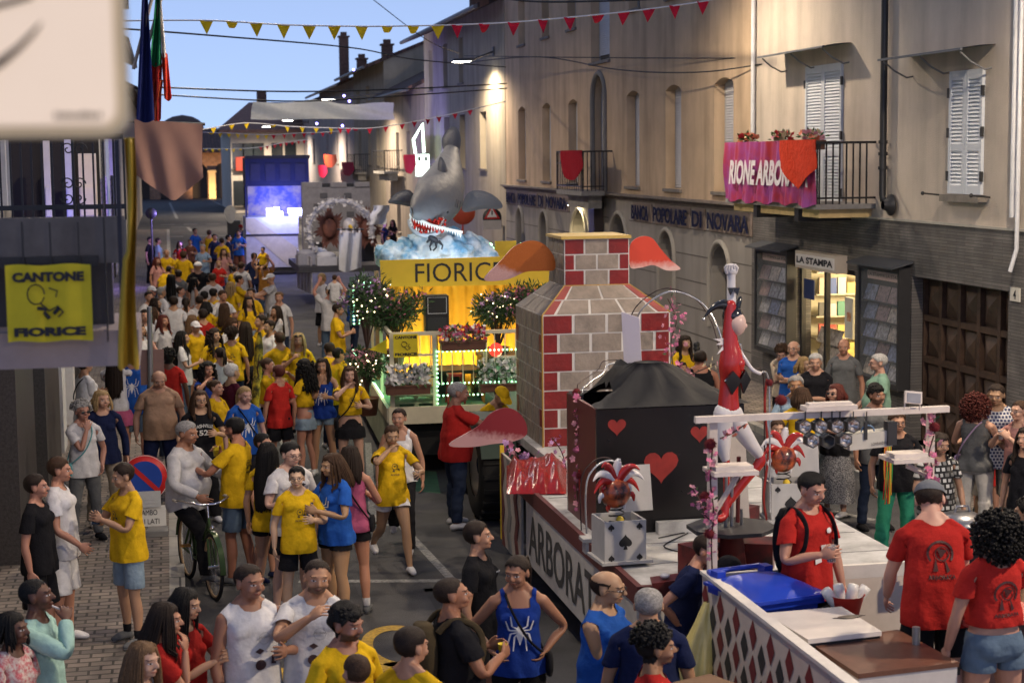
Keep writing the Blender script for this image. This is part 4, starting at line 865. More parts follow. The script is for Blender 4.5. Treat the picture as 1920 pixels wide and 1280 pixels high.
def stand_sign():
 g=P(266,1002,Z=.1);t=thing('no_parking_sign','round blue and red no parking sign with white panels on a low stand','sign',g);Y=g.y;of=-Vector(t.location)
 c=P(271,896,Y=Y);r=.275;Rm=Matrix.Rotation(PI/2,3,'X')
 q=MB();q.lathe([(0,0),(r,0),(r,.012),(0,.012)],c,40,R=Rm);o=obj('disc',q,mat('sign_red',(.5,.02,.02),.45),t);o.location=of
 q=MB();q.lathe([(0,.014),(r*.99,.014)],c,40,R=Rm);q.v=[(x,y,z)for x,y,z in q.v];q.f=q.f[:0];q.sm=[];q.mi=[]
 q.lathe([(r*.97,.0135),(r*.99,.0135)],c,40,R=Rm);o=obj('rim',q,mat('sign_white',(.7,.7,.68),.5),t);o.location=of
 q=MB();q.lathe([(0,.015),(r*.74,.015)],c,40,R=Rm);o=obj('blue_field',q,mat('sign_blue',(.015,.06,.35),.45),t);o.location=of
 q=MB();d=Vector((.7071,0,-.7071))*r*.82;s=Vector((.7071,0,.7071))*r*.1;cc=c+Vector((0,-.018,0));q.quad(cc-d-s,cc+d-s,cc+d+s,cc-d+s);o=obj('slash',q,mat('sign_red',()),t);o.location=of
 a,b=P(258,920,Y=Y),P(302,948,Y=Y);q=MB();q.b2((a.x,Y-.05,b.z),(b.x,Y-.04,a.z));q.b2((a.x+.02,Y-.054,b.z+.05),(b.x-.04,Y-.051,b.z+.06));q.b2((a.x+.02,Y-.054,b.z+.09),(b.x-.06,Y-.051,b.z+.1));o=obj('notice_panel',q,mat('notice_plastic',(.5,.52,.54),.3),t);o.location=of
 a,b=P(257,949,Y=Y),P(312,984,Y=Y);q=MB();q.b2((a.x,Y-.02,b.z),(b.x,Y,a.z));o=obj('text_panel',q,mat('sign_white',()),t);o.location=of
 q=MB();w,h=b.x-a.x,a.z-b.z;lettering(q,'AMBO',(a.x+w*.15,Y-.026,b.z+h*.56),(w*.55,0,0),(0,0,h*.26));lettering(q,'I LATI',(a.x+w*.24,Y-.026,b.z+h*.12),(w*.52,0,0),(0,0,h*.26));lettering(q,'1',(a.x+w*.1,Y-.026,b.z+h*.12),(w*.03,0,0),(0,0,h*.26));o=obj('lettering',q,ink,t);o.location=of
 q=MB();q.tube([(c.x,Y+.01,.1),(c.x,Y+.01,c.z)],.022,8);q.box((c.x,Y,.13),(.5,.3,.06));o=obj('stand',q,mat('stand_grey',(.2,.2,.2),.6),t);o.location=of
stand_sign()
g=P(286,905,Z=.1);c2=P(280,575,Y=g.y)
t=thing('sign_post','grey metal sign post with the brown back of a square plate','sign post',g);of=-Vector(t.location)
q=MB();q.tube([g,(c2.x,g.y,c2.z)],.035,12);o=obj('post',q,mat('post_grey',(.25,.25,.26),.45,.5),t);o.location=of
a,b=P(262,656,Y=g.y+.05),P(309,720,Y=g.y+.05);q=MB();q.b2((a.x,g.y+.04,b.z),(b.x,g.y+.055,a.z));o=obj('plate',q,mat('plate_brown',(.22,.13,.11),.6),t);o.location=of
q=MB();q.tube([(g.x-.01,g.y,1.0),(g.x-.01,g.y,1.06)],.055,12);o=obj('collar',q,darkm,t);o.location=of
def bollard(px,pyt,label,X=KR+.25):
 p=P(px,pyt,X=X);q=MB()
 q.lathe([(.075,.1),(.075,.2),(.05,.24),(.045,p.z-.16),(.065,p.z-.15),(.065,p.z-.12),(.05,p.z-.1),(.062,p.z-.06),(.05,p.z-.02),(.012,p.z)],(p.x,p.y,0),16);tag(obj('bollard',q,mat('bollard_black',(.02,.022,.026),.4,.3)),label,'bollard','black bollards along the kerb')
bollard(1838,852,'black domed bollard in front of the woman in white trousers');bollard(1306,640,'slim dark bollard on the bank pavement beside the tank top man');bollard(1385,655,'dark bollard on the pavement behind the acrobat figure')
p=P(1803,1010,Y=15.3);t=thing('litter_bin','black metal litter bin with round lid beside the helper in red cap','bin',(p.x,p.y,0));q=MB();q.lathe([(.0,0),(.2,0),(.22,.05),(.24,.8),(.26,.82),(.26,.86)],(0,0,0),20);obj('body',q,mat('bin_black',(.02,.022,.03),.35,.3),t)
q=MB();q.lathe([(.27,.86),(.26,.9),(.12,.96),(0,.97)],(0,0,0),20);q.tube([(-.08,0,.96),(-.06,0,1.02),(.06,0,1.02),(.08,0,.96)],.012,6);obj('lid',q,mat('bin_lid',(.25,.25,.27),.3,.8),t)
p=P(923,395,Y=52);t=thing('warning_sign','triangular red warning sign on dark board with grey plate beneath, by the bank corner','road sign',(p.x,p.y,.1));of=-Vector(t.location)
a,b=P(905,393,Y=52),P(941,428,Y=52);q=MB();q.b2((a.x,52,b.z),(b.x,52.03,P(923,412,Y=52).z));q.lathe([(0,0),((b.x-a.x)/2,0),((b.x-a.x)/2,.03)],((a.x+b.x)/2,52.0,P(923,408,Y=52).z),20,R=Matrix.Rotation(-PI/2,3,'X'));o=obj('board',q,darkm,t);o.location=of
c=P(923,402,Y=51.9);q=MB();
def tri(s,y,mi):q.add([(c.x-s,y,c.z-s*.55),(c.x+s,y,c.z-s*.55),(c.x,y,c.z+s*1.15)],[(0,1,2)],mi=mi)
tri(.25,51.95,0);tri(.16,51.94,1);q.b2((c.x-.02,51.93,c.z-.02),(c.x+.02,51.935,c.z+.12),mi=2);o=obj('triangle',q,[mat('sign_red',()),mat('sign_white',()),ink],t);o.location=of
a,b=P(905,413,Y=52),P(940,430,Y=52);q=MB();q.b2((a.x,51.96,b.z),(b.x,51.99,a.z));o=obj('plate',q,mat('plate_pale',(.45,.42,.4),.6),t);o.location=of
q=MB();xx=P(946,450,Y=52).x;q.tube([(xx,52.1,.1),(xx,52.1,P(946,424,Y=52).z),(P(938,424,Y=52).x,52.1,P(946,424,Y=52).z)],.035,8);o=obj('post',q,mat('post_grey',()),t);o.location=of
p=P(868,398,Y=57);q=MB();q.lathe([(0,0),(.42,0),(.42,.03),(0,.03)],p,24,R=Matrix.Rotation(PI/2,3,'X'));q.tube([(p.x,57.1,.1),(p.x,57.1,p.z)],.04,8);tag(obj('round_sign',q,mat('sign_orange_red',(.5,.08,.04),.5)),'round red road sign just behind the shark tail fin','road sign')
p=P(792,310,Y=70);t=thing('lit_wall_sign','glowing white upright box sign with small dark squares above the shark','sign',p);q=MB();q.box((0,0,0),(.56,.16,.9));obj('light_box',q,glow('sign_white_glow',(.8,1,.85),1.3),t)
for sx in(-1,1):
 for z_,s in((.26,.13),(.0,.05),(-.18,.05),(-.34,.05)):q=MB();q.box((sx*.14,-.085,z_),(s*.8,.01,s*1.3));obj('dark_square',q,darkm,t)
q=MB();q.b2((.2,.0,-.1),(11-p.x,.05,.0));obj('bracket',q,darkm,t)
q=MB();pts=[P(x,y,Y=70)for x,y in((779,288),(775,262),(792,232),(795,286))];q.tube(pts,.055,8);tag(obj('neon_outline',q,glow('neon_white_green',(.75,1,.8),2.2)),'bent white neon line rising above the glowing box sign','neon sign')
# CARD AND CHIMNEY FLOAT (near trailer)
DZ=1.1;DX0,DX1=3.56,6.0
def D(px,py,z=DZ):return P(px,py,Z=z)
maroon=mat('maroon_paint',(.12,.03,.03),.6,noise=.2);deckw=mat('deck_white',(.46,.46,.46),.6,noise=.4,nscale=3.5)
tr=thing('float_trailer','long low white decked float trailer with maroon edge and dark painted lettering','float',(DX0,12.7,0));ot=-Vector(tr.location)
def tp(n,mb,mt,par=None,par0=tr,**k):
 o=obj(n,mb,mt,par or par0,**k)
 if par is None:o.location=-Vector(par0.location)
 return o
q=MB();q.b2((DX0,12.7,DZ-.1),(DX1,18.3,DZ));q.b2((4.1,18.3,DZ-.1),(DX1,21,DZ));tp('deck',q,deckw)
q=MB()
for k in range(1,8):q.b2((DX0+.06,12.7+k*.72,DZ),(DX1-.05,12.715+k*.72,DZ+.003))
tp('seam',q,mat('seam_grey',(.2,.2,.2),.8))
q=MB();q.b2((DX0-.05,12.7,DZ-.14),(DX0-.001,17.4,DZ+.02));q.b2((DX0-.05,12.65,DZ-.14),(DX1,12.699,DZ+.02));tp('rim',q,maroon)
q=MB();q.b2((DX0-.04,12.7,.32),(DX0-.004,16.95,DZ-.141));q.b2((DX0-.02,12.66,.32),(DX1,12.69,DZ-.141));sp_=tp('side_panel',q,mat('panel_white',(.5,.48,.45),.7,noise=.15))
q=MB();lettering(q,'ARBORATA!',(DX0-.046,16.8,.42),(0,-3.3,0),(0,0,.44),bold=.015);o=obj('lettering',q,mat('letter_grey',(.06,.06,.06),.7),sp_)
q=MB();q.b2((DX0-.03,17.25,.2),(DX0-.004,18.3,DZ+.12));q.b2((DX0-.004,18.27,.2),(DX1,18.3,DZ-.1));tp('end_panel',q,mat('panel_beige',(.42,.38,.33),.7))
q=MB()
for y0,mi in((17.34,0),(17.75,1),(18.12,0)):
 pts=[(y0,.2),(y0+.1,.42),(y0,.62),(y0+.12,.85),(y0,1.05),(y0+.08,1.22),(y0+.24,1.22),(y0+.16,1.05),(y0+.28,.85),(y0+.16,.62),(y0+.26,.42),(y0+.16,.2)]
 pts=[(min(18.29,a),b)for a,b in pts];q.prism(pts,(DX0-.033,0,0),(0,1,0),(0,0,1),(-.006,0,0),mi=mi)
tp('zigzag',q,[maroon,mat('zigzag_grey',(.2,.2,.19),.7)])
q=MB();q.b2((DX0-.045,18.3,.25),(DX0-.0,18.33,DZ+.2));tp('edge_strip',q,mat('strip_yellow',(.6,.42,.02),.6))
for y in(14.2,15.1):
 for x in(DX0+.15,DX1-.4):
  q=MB();q.lathe([(0,0),(.2,0),(.22,.02),(.34,.03),(.36,.06),(.36,.2),(.34,.22),(.2,.22)],(x,y,.36),24,R=Matrix.Rotation(PI/2,3,'Y'));tp('wheel',q,mat('tyre',(.015,.015,.015),.85))
q=MB();q.b2((4.2,12.9,.45),(4.35,20.8,.95));q.b2((5.3,12.9,.45),(5.45,20.8,.95));tp('chassis',q,darkm)
t=thing('tractor','tractor with big dark rear wheels coupled in front of the chimney float','tractor',(4.6,20.9,0))
tyre=mat('tyre',())
def wheel(x,y,r,w,par):
 q=MB();R_=Matrix.Rotation(PI/2,3,'Y');q.lathe([(r*.55,0),(r*.9,-.01),(r,.05),(r,w-.05),(r*.9,w+.01),(r*.55,w)],(x,y,r),30,R=R_)
 for k in range(22):
  a=2*PI*k/22;q.box((x+w/2,y+r*math.cos(a),r+r*math.sin(a)),(w*.9,.05,.05),Matrix.Rotation(a,3,'X'))
 o=obj('wheel',q,tyre,par);o.location=-Vector(par.location)
 q=MB();q.lathe([(0,-.005+w*.35),(r*.3,w*.3),(r*.56,0.01),(r*.56,w)],(x,y,r),24,R=R_);obj('rim',q,mat('rim_pale',(.45,.43,.38),.5,.3),o)
wheel(3.62,20.6,.62,.4,t);wheel(5.1,20.6,.62,.4,t);wheel(3.75,22.4,.42,.28,t);wheel(5.1,22.4,.42,.28,t)
q=MB();q.b2((4.2,20.6,.7),(4.95,22.9,1.25));q.b2((4.1,20.3,.6),(5.05,20.9,.95));o=obj('body',q,mat('tractor_green',(.03,.06,.04),.5),t);o.location=-Vector(t.location)
q=MB();q.box((4.55,20.75,1.08),(.5,.45,.12));q.box((4.55,20.5,1.3),(.5,.08,.35));o=obj('seat',q,mat('seat_black',(.02,.02,.02),.7),t);o.location=-Vector(t.location)
for x in(3.62,5.1):
 q=MB();pts=[(20.6+.72*math.cos(a),.62+.72*math.sin(a))for a in np.linspace(.3,2.8,10)];pts+=[(20.6+.69*math.cos(a),.62+.69*math.sin(a))for a in np.linspace(2.8,.3,10)];q.prism(pts,(x-.02,0,0),(0,1,0),(0,0,1),(.44,0,0));o=obj('mudguard',q,mat('tractor_green',()),t);o.location=-Vector(t.location)
gp_=mat('brick_grey',(.27,.225,.185),.7,noise=.35,nscale=5,bump=.3,bscale=18);rp_=mat('brick_red',(.2,.01,.009),.5,noise=.3,nscale=6,bump=.3,bscale=18);rp2=mat('brick_rose',(.3,.07,.06),.6,noise=.2);wp_=mat('mortar_white',(.62,.59,.55),.7,noise=.1)
TX0,TX1,TY0,TY1,TZ1=4.2,5.74,19.2,20.72,2.64;NX0,NX1,NY0,NY1,NZ0,NZ1=4.55,5.34,19.55,20.35,2.95,3.5
t=thing('chimney_tower','tall painted brick chimney with red and grey blocks and sloping shoulders','chimney prop',(TX0,TY0,DZ));tw=t
q=MB();q.b2((TX0,TY0,DZ),(TX1,TY1,TZ1));tp('body',q,wp_,par0=t)
def course(mb,o,u,v,rows,h,gap,mats):
 """rows: bottom up list of [(width share, mat)]; o,u,v bilinear corner frame given as function"""
 z=0
 for r in rows:
  a=0
  for w,mi in r:
   mb.add([o(a+gap,z+gap*h*3),o(a+w-gap,z+gap*h*3),o(a+w-gap,z+h-gap*h*3),o(a+gap,z+h-gap*h*3)],[(0,1,2,3)],mi=mi);a+=w
  z+=h
A_=[(.24,1),(.26,0),(.26,0),(.24,1)];B_=[(.125,1),(.25,0),(.25,0),(.25,0),(.125,1)]
S1=[(.12,1),(.25,0),(.25,0),(.25,0),(.13,1)];nr=7
q=MB();course(q,lambda a,z:(TX0+a*(TX1-TX0),TY0-.005,DZ+z*(TZ1-DZ)),0,0,[A_ if k%2==0 else B_ for k in range(nr)],1/nr,.011,0)
course(q,lambda a,z:(TX0-.005,TY0+a*(TY1-TY0),DZ+z*(TZ1-DZ)),0,0,[S1 if k%2 else[(.1,0),(.22,0),(.22,0),(.22,0),(.24,0)]for k in range(nr)],1/nr,.011,0)
course(q,lambda a,z:(TX1+.005,TY0+a*(TY1-TY0),DZ+z*(TZ1-DZ)),0,0,[A_ if k%2==0 else B_ for k in range(nr)],1/nr,.011,0)
tp('brick_face',q,[gp_,rp_],par0=t)
q=MB();Lo=[(TX0,TY0),(TX1,TY0),(TX1,TY1),(TX0,TY1)];Hi=[(NX0,NY0),(NX1,NY0),(NX1,NY1),(NX0,NY1)]
V=[(x,y,TZ1)for x,y in Lo]+[(x,y,NZ0)for x,y in Hi];q.add(V,[(0,1,5,4),(1,2,6,5),(2,3,7,6),(3,0,4,7)]);tp('shoulder',q,wp_,par0=t)
q=MB()
def trap(i):
 a0,b0=Vector((*Lo[i],TZ1)),Vector((*Lo[(i+1)%4],TZ1));a1,b1=Vector((*Hi[i],NZ0)),Vector((*Hi[(i+1)%4],NZ0));n=((b0-a0).cross(a1-a0)).normalized()*.006
 if n.z<0:n=-n
 return lambda a,z:(a0.lerp(b0,a)).lerp(a1.lerp(b1,a),z)+n
course(q,trap(0),0,0,[[(.1,2),(.27,0),(.27,0),(.26,0),(.1,2)],[(.12,2),(.39,0),(.38,0),(.11,2)]],.5,.011,0)
for i in(3,1):course(q,trap(i),0,0,[[(.33,0),(.34,0),(.33,0)],[(.5,0),(.5,0)]],.5,.011,0)
tp('shoulder_brick',q,[gp_,rp_,rp2],par0=t)
q=MB();q.b2((NX0,NY0,NZ0-.05),(NX1,NY1,NZ1));tp('neck',q,wp_,par0=t)
q=MB();course(q,lambda a,z:(NX0+a*(NX1-NX0),NY0-.005,NZ0+z*(NZ1-NZ0)),0,0,[[(.31,1),(.37,0),(.32,1)],[(.16,1),(.34,0),(.34,0),(.16,1)],[(.31,1),(.36,0),(.33,1)]],1/3,.014,0)
course(q,lambda a,z:(NX0-.005,NY0+a*(NY1-NY0),NZ0+z*(NZ1-NZ0)),0,0,[[(.33,0),(.34,0),(.33,0)],[(.25,0),(.25,0),(.25,0),(.25,0)],[(.33,0),(.34,0),(.33,0)]],1/3,.014,0);tp('neck_brick',q,[gp_,rp_],par0=t)
q=MB();q.b2((NX0-.04,NY0-.03,NZ1),(NX1+.02,NY1+.02,NZ1+.035));tp('cap',q,mat('cap_yellow',(.55,.38,.1),.6),par0=t)
q=MB();gold=mat('gold_edge',(.4,.24,.05),.5)
for a,b in(((TX0,TY0,DZ),(TX0,TY0,TZ1)),((TX0,TY0,TZ1),(NX0,NY0,NZ0)),((NX0,NY0,NZ0),(NX1,NY0,NZ0)),((TX1,TY0,TZ1),(NX1,NY0,NZ0))):q.tube([a,b],.011,6)
tp('edge_trim',q,gold,par0=t)
def wing(pxs,Y,label,grad,nm='wing_panel'):
 """pxs outline in pixels (pointed wing), thin board, red fading to white towards the tip"""
 pts=[P(x,y,Y=Y)for x,y in pxs];c=sum(pts,Vector())/len(pts);sm_=[]
 n=len(pts)
 for i in range(n):
  p0,p1,p2,p3=pts[i-1],pts[i],pts[(i+1)%n],pts[(i+2)%n]
  for k in range(5):
   t_=k/5;sm_.append(.5*((2*p1)+(p2-p0)*t_+(2*p0-5*p1+4*p2-p3)*t_*t_+(3*p1-p0-3*p2+p3)*t_**3))
 q=MB();q.prism([(p.x-c.x,p.z-c.z)for p in sm_],(0,0,0),(1,0,0),(0,0,1),(0,.03,0));return tag(link('wing_panel',q.mesh('wing_panel'),grad,None,c),label,'wing panel','wing shaped boards on the chimney')
def gradmat(name,c1,c2,vec,pos,wid,rough=.5,nz=.3,metal=0):
 m=mat(name,c1,rough,metal,noise=0);nt=m.node_tree;N=nt.nodes;L=nt.links;b=N['Principled BSDF']
 tc=N.new('ShaderNodeTexCoord');dp=N.new('ShaderNodeVectorMath');dp.operation='DOT_PRODUCT';dp.inputs[1].default_value=vec;L.new(tc.outputs['Object'],dp.inputs[0])
 nn=N.new('ShaderNodeTexNoise');nn.inputs['Scale'].default_value=22;nn.inputs['Detail'].default_value=5;L.new(tc.outputs['Object'],nn.inputs['Vector'])
 ad=N.new('ShaderNodeMath');ad.operation='MULTIPLY_ADD';ad.inputs[1].default_value=nz;L.new(nn.outputs[0],ad.inputs[0]);L.new(dp.outputs['Value'],ad.inputs[2])
 mr=N.new('ShaderNodeMapRange');mr.inputs[1].default_value=pos-wid+nz/2;mr.inputs[2].default_value=pos+wid+nz/2;L.new(ad.outputs[0],mr.inputs[0])
 mx=N.new('ShaderNodeMix');mx.data_type='RGBA';mx.inputs[6].default_value=(*c1,1);mx.inputs[7].default_value=(*c2,1);L.new(mr.outputs[0],mx.inputs['Factor']);L.new(mx.outputs[2],b.inputs['Base Color']);return m
seq=gradmat('wing_sequins',(.45,.12,.02),(.6,.35,.3),(-.4,0,-1),.17,.04,.3,.12)
nt=seq.node_tree;vo=nt.nodes.new('ShaderNodeTexVoronoi');vo.inputs['Scale'].default_value=90;bp=nt.nodes.new('ShaderNodeBump');bp.inputs['Strength'].default_value=1;bp.inputs['Distance'].default_value=.02
tcx=nt.nodes.new('ShaderNodeTexCoord');nt.links.new(tcx.outputs['Object'],vo.inputs['Vector']);nt.links.new(vo.outputs['Color'],bp.inputs['Height']);nt.links.new(bp.outputs[0],nt.nodes['Principled BSDF'].inputs['Normal']);nt.nodes['Principled BSDF'].inputs['Metallic'].default_value=.5
wing([(1040,505),(1038,480),(1020,458),(995,451),(965,462),(940,488),(908,524),(950,524),(985,510),(1015,508)],19.9,'orange sequinned wing board spreading from the chimney neck toward the yellow sign',seq)
wing([(1182,500),(1182,460),(1200,444),(1222,446),(1240,468),(1258,488),(1276,504),(1250,507),(1225,497),(1200,502)],19.9,'red orange wing board on the neck side facing the bank',gradmat('wing_red',(.55,.05,.02),(.65,.42,.38),(0,0,-1),.09,.05,.45,.1))
wing([(987,815),(985,790),(968,770),(945,765),(920,775),(895,800),(842,833),(880,838),(925,832),(960,828)],19.0,'dark red wing board with pink brushed edge at the foot of the chimney',gradmat('wing_dark',(.2,.012,.02),(.5,.28,.28),(-.15,0,-1),.07,.05,.5,.14))
q=MB();V=[];n,k=60,18;r=random.Random(2)
for i in range(n+1):
 for j in range(k+1):
  u,w=i/n,j/k;c=P(950+112*u,866+60*w+6*math.sin(u*8)*(1-w),Z=1.11);V.append(c+Vector((0,0,max(0,math.sin(w*PI))**.5*(.15+.04*math.sin(u*9+w*3)+.025*math.sin(u*21-w*5)+.012*math.sin(u*47+w*11))*min(1,6*min(u,1-u)+.2)+r.uniform(0,.004))))
q.add(V,[(i*(k+1)+j,(i+1)*(k+1)+j,(i+1)*(k+1)+j+1,i*(k+1)+j+1)for i in range(n)for j in range(k)],True)
tag(obj('red_drape',q,mat('satin_red',(.3,.012,.01),.25,noise=.3,bump=.6,bscale=9)),'crumpled shiny red satin heaped at the foot of the chimney','drape')
def garland(pts,label,pal,per=26,r=.03,spread=.05,wirer=.006,seed=3,leaves=True,cat='garland'):
 """blossom garland along a path of world points: stem, leaves and one mesh of petals per colour"""
 rn=random.Random(seed);cp=curve_pts(pts);L=sum((cp[i+1]-cp[i]).length for i in range(len(cp)-1));t=thing('blossom_garland',label,cat,cp[0]);of=-cp[0]
 q=MB();q.tube(cp,wirer,5);o=obj('stem',q,mat('stem_brown',(.06,.03,.025),.7),t);o.location=of
 for pn in pal:
  q=MB()
  for _ in range(max(4,int(L*per/len(pal)))):
   p=rn.choice(cp)+Vector((rn.gauss(0,spread),rn.gauss(0,spread),rn.gauss(0,spread)));bloom(q,p,r*rn.uniform(.7,1.3),5,rnd=rn)
  o=obj('blossom',q,pet[pn],t);o.location=of
 if leaves:
  q=MB()
  for _ in range(int(L*8)):leafy(q,rn.choice(cp),(spread,spread,spread),1,.05,rnd=rn)
  o=obj('leaf',q,leafm,t);o.location=of
 return t
def PP(lst,Y):return[P(x,y,Y=(Y if len(l)==2 else l[2]))for l in lst for x,y in[l[:2]]]
garland(PP([(948,832),(975,850),(1003,868),(1040,866),(1062,880)],18.8),'thick lilac and pink blossom garland along the red satin',('lilac','rose','pink'),90,.035,.05,seed=1)
garland(PP([(1252,560),(1268,600),(1258,640),(1262,690),(1260,740)],18.7),'long pink blossom spray hanging down the chimney edge toward the bank',('rose','pink'),70,.03,.07,seed=2)
garland(PP([(1165,684),(1195,700),(1225,715),(1262,713),(1300,700),(1340,682)],15.4),'pink blossom garland draped across the top of the black tent',('rose','cream'),50,.028,.03,seed=3)
garland(PP([(1088,745),(1085,800),(1086,860),(1082,920),(1090,985)],15.3),'pink blossom garland down the silver hoop beside the black box',('rose','pink'),60,.032,.03,seed=4)
garland(PP([(1035,820),(1052,845),(1062,880),(1066,925)],17.6),'loose violet blossom string between chimney and black box',('lilac','rose'),60,.024,.04,seed=5)
BX0,BY0=D(1119,1003).x,D(1119,1003).y;BX1=BX0+1.38;BY1=BY0+1.15;BZ=P(1120,768,Y=BY0).z
t=thing('heart_box','big black box with red hearts and a peaked black cloth over its top','stage box',(BX0,BY0,DZ))
q=MB();q.b2((BX0,BY0,DZ),(BX1,BY0+.03,BZ));q.b2((BX0,BY1-.03,DZ),(BX1,BY1,BZ));q.b2((BX1-.03,BY0+.03,DZ),(BX1,BY1-.03,BZ));tp('box_wall',q,mat('box_black',(.01,.009,.01),.25,noise=.3),par0=t)
q=MB();q.b2((BX0,BY0+.031,DZ),(BX0+.03,BY1-.031,BZ));tp('side_wall',q,mat('box_maroon',(.1,.015,.015),.45),par0=t)
def heart(c,s,y,n=24):
 pts=[]
 for k in range(n):
  a=2*PI*k/n;pts.append((s*.0625*16*math.sin(a)**3,s*.0625*(13*math.cos(a)-5*math.cos(2*a)-2*math.cos(3*a)-math.cos(4*a))))
 q=MB();q.prism(pts,(c.x,y,c.z),(1,0,0),(0,0,1),(0,.004,0));return q
redp=mat('heart_red',(.26,.02,.014),.5,noise=.35)
for px,py,s in((1157,799,.085),(1240,872,.16),(1312,812,.085),(1150,955,.07)):tp('heart',heart(P(px,py,Y=BY0-.01),s,BY0-.007),redp,par0=t)
blackc=mat('tent_cloth',(.012,.012,.014),.75,noise=.2);q=MB();n=48;V=[]
pk_=Vector(P(1215,678,Y=BY0+.45));rings=9
for i in range(rings+1):
 w=i/rings
 for k in range(n):
  a=2*PI*k/n;cx_,cy_=(BX0+BX1)/2+.03,(BY0+BY1)/2;sx,sy=(BX1-BX0)/2+.02,(BY1-BY0)/2+.02
  m_=max(abs(math.cos(a)),abs(math.sin(a)));ex,ey=cx_+sx*math.cos(a)/m_,cy_+sy*math.sin(a)/m_
  ww=w**.8;x=pk_.x+.13*math.cos(a)*(1-ww)+(ex-pk_.x)*ww;y=pk_.y+.1*math.sin(a)*(1-ww)+(ey-pk_.y)*ww
  z=pk_.z+(BZ+.01-pk_.z)*(1-(1-w)**1.7)+.05*math.sin(a*11+w*5)*w*(1-w)*3+.02*math.sin(a*23-w*6)*w*(1-w)*3+.03*math.sin(a*4+1)*(1-w)*w*3+.2*math.exp(-((x-P(1168,620,Y=BY0+.8).x)**2+(y-BY0-.85)**2)/.015)
  V.append((x,y,z))
fs=[(i*n+k,i*n+(k+1)%n,(i+1)*n+(k+1)%n,(i+1)*n+k)for i in range(rings)for k in range(n)if not(i>3 and 21<=k<=27)]
q.add(V,fs+[tuple(range(n))],True);tp('tent_cloth',q,blackc,par0=t)
q=MB();a_=P(1165,585,Y=BY0+.9);b_=P(1200,735,Y=BY0+.7);q.add([(a_.x,a_.y,a_.z),(b_.x+.02,a_.y-.1,a_.z-.05),(b_.x+.02,b_.y-.1,b_.z-.35),(a_.x,b_.y,b_.z-.35)]+[(a_.x+.01,a_.y+.02,a_.z),(b_.x+.03,a_.y-.08,a_.z-.05),(b_.x+.03,b_.y-.08,b_.z-.35),(a_.x+.01,b_.y+.02,b_.z-.35)],[(0,1,2,3),(7,6,5,4),(0,4,5,1),(1,5,6,2),(2,6,7,3),(3,7,4,0)])
tag(obj('playing_card',q,mat('card_lilac',(.4,.37,.45),.6,col2=(.45,.42,.46),noise=1,nscale=2)),'tall pale lilac card standing up out of the black tent','card prop')
p=P(1308,770,Y=14.9);t=thing('floodlight','small grey floodlight clamped by the black box corner','floodlight',p);q=MB();q.box((0,0,0),(.17,.12,.1));q.box((0,-.065,.0),(.14,.01,.07),mi=1);obj('housing',q,[mat('flood_grey',(.12,.12,.13),.5),glassm],t);q=MB();q.tube([(0,.05,0),(-.03,.08,-.14),(-.03,.1,-.35)],.012,6);obj('bracket',q,darkm,t)
silver=mat('hoop_silver',(.6,.6,.62),.25,.7,noise=.3,nscale=60)
for pts,lab in(([(1186,690,16.3),(1184,640,16.3),(1200,585,16.2),(1240,552,16.1),(1275,548,16),(1318,570,15.8),(1345,612,15.6),(1358,660,15.5)],'tallest silver wrapped hoop arching over the tent to the acrobat'),([(1096,1010,15.1),(1096,890,15.2),(1092,745,15.5),(1100,722,15.6),(1130,700,15.8),(1142,683,15.9),(1175,680,16)],'stepped silver wrapped hoop at the street side of the black box'),([(1178,872,14.6),(1186,820,14.7),(1205,765,14.8),(1235,732,14.9),(1270,725,15),(1310,735,15),(1340,762,14.9),(1352,790,14.8)],'silver wrapped hoop crossing in front of the red heart'),([(1100,1000,14.2),(1098,930,14.2),(1105,890,14.2),(1130,866,14.2),(1155,866,14.2),(1172,888,14.1)],'small silver hoop ending at the jester on its spring'),([(1388,645,14.2),(1400,680,14.3),(1420,698,14.4),(1440,706,14.5),(1443,800,14.5),(1444,960,14.5)],'silver hoop stepping down beside the acrobat toward the shop')):
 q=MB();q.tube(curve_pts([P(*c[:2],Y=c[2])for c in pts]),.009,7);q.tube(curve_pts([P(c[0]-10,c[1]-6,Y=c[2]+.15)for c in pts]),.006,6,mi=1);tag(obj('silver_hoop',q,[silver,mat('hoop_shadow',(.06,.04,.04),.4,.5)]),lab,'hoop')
q=MB();q.tube(curve_pts([P(*c[:2],Y=14.6)for c in((1438,710),(1434,760),(1440,850),(1432,930),(1438,975))]),.012,6);tag(obj('red_rod',q,redp),'thin red rod beside the stepped silver hoop near the boy','rod')
q=MB();q.tube(curve_pts([P(*c[:2],Y=15.2)for c in((1086,880),(1090,940),(1098,1005))]),.012,6);tag(obj('red_rod',q,redp),'thin red rod standing at the deck edge by the black box','rod')
def pompom(px,py,Y,r,lab):
 p=P(px,py,Y=Y);q=MB();rn=random.Random(px)
 for _ in range(260):
  d=Vector((rn.gauss(0,1),rn.gauss(0,1),rn.gauss(0,1))).normalized();a=d.orthogonal().normalized()*r*.07;q.add([d*r*.3-a,d*r*.3+a,d*r*rn.uniform(.85,1.08)],[(0,1,2)])
 q.ell((0,0,0),r*.72,10,7);tag(link('pompom',q.mesh('pompom'),mat('pompom_red',(.12,.008,.012),.9),None,p),lab,'pompom','dark red pompoms tied along the posts')
pompom(1081,735,15.5,.05,'dark red pompom at the shoulder of the stepped hoop');pompom(1088,890,15.2,.05,'dark red pompom halfway down the stepped hoop');pompom(1093,1020,14.8,.05,'dark red pompom at the foot of the hoop by the spade box')
pompom(1442,717,14.5,.045,'dark red pompom on the hoop bend below the wall sign');pompom(1465,750,14.9,.07,'larger dark red pompom cluster near the leaning woman')
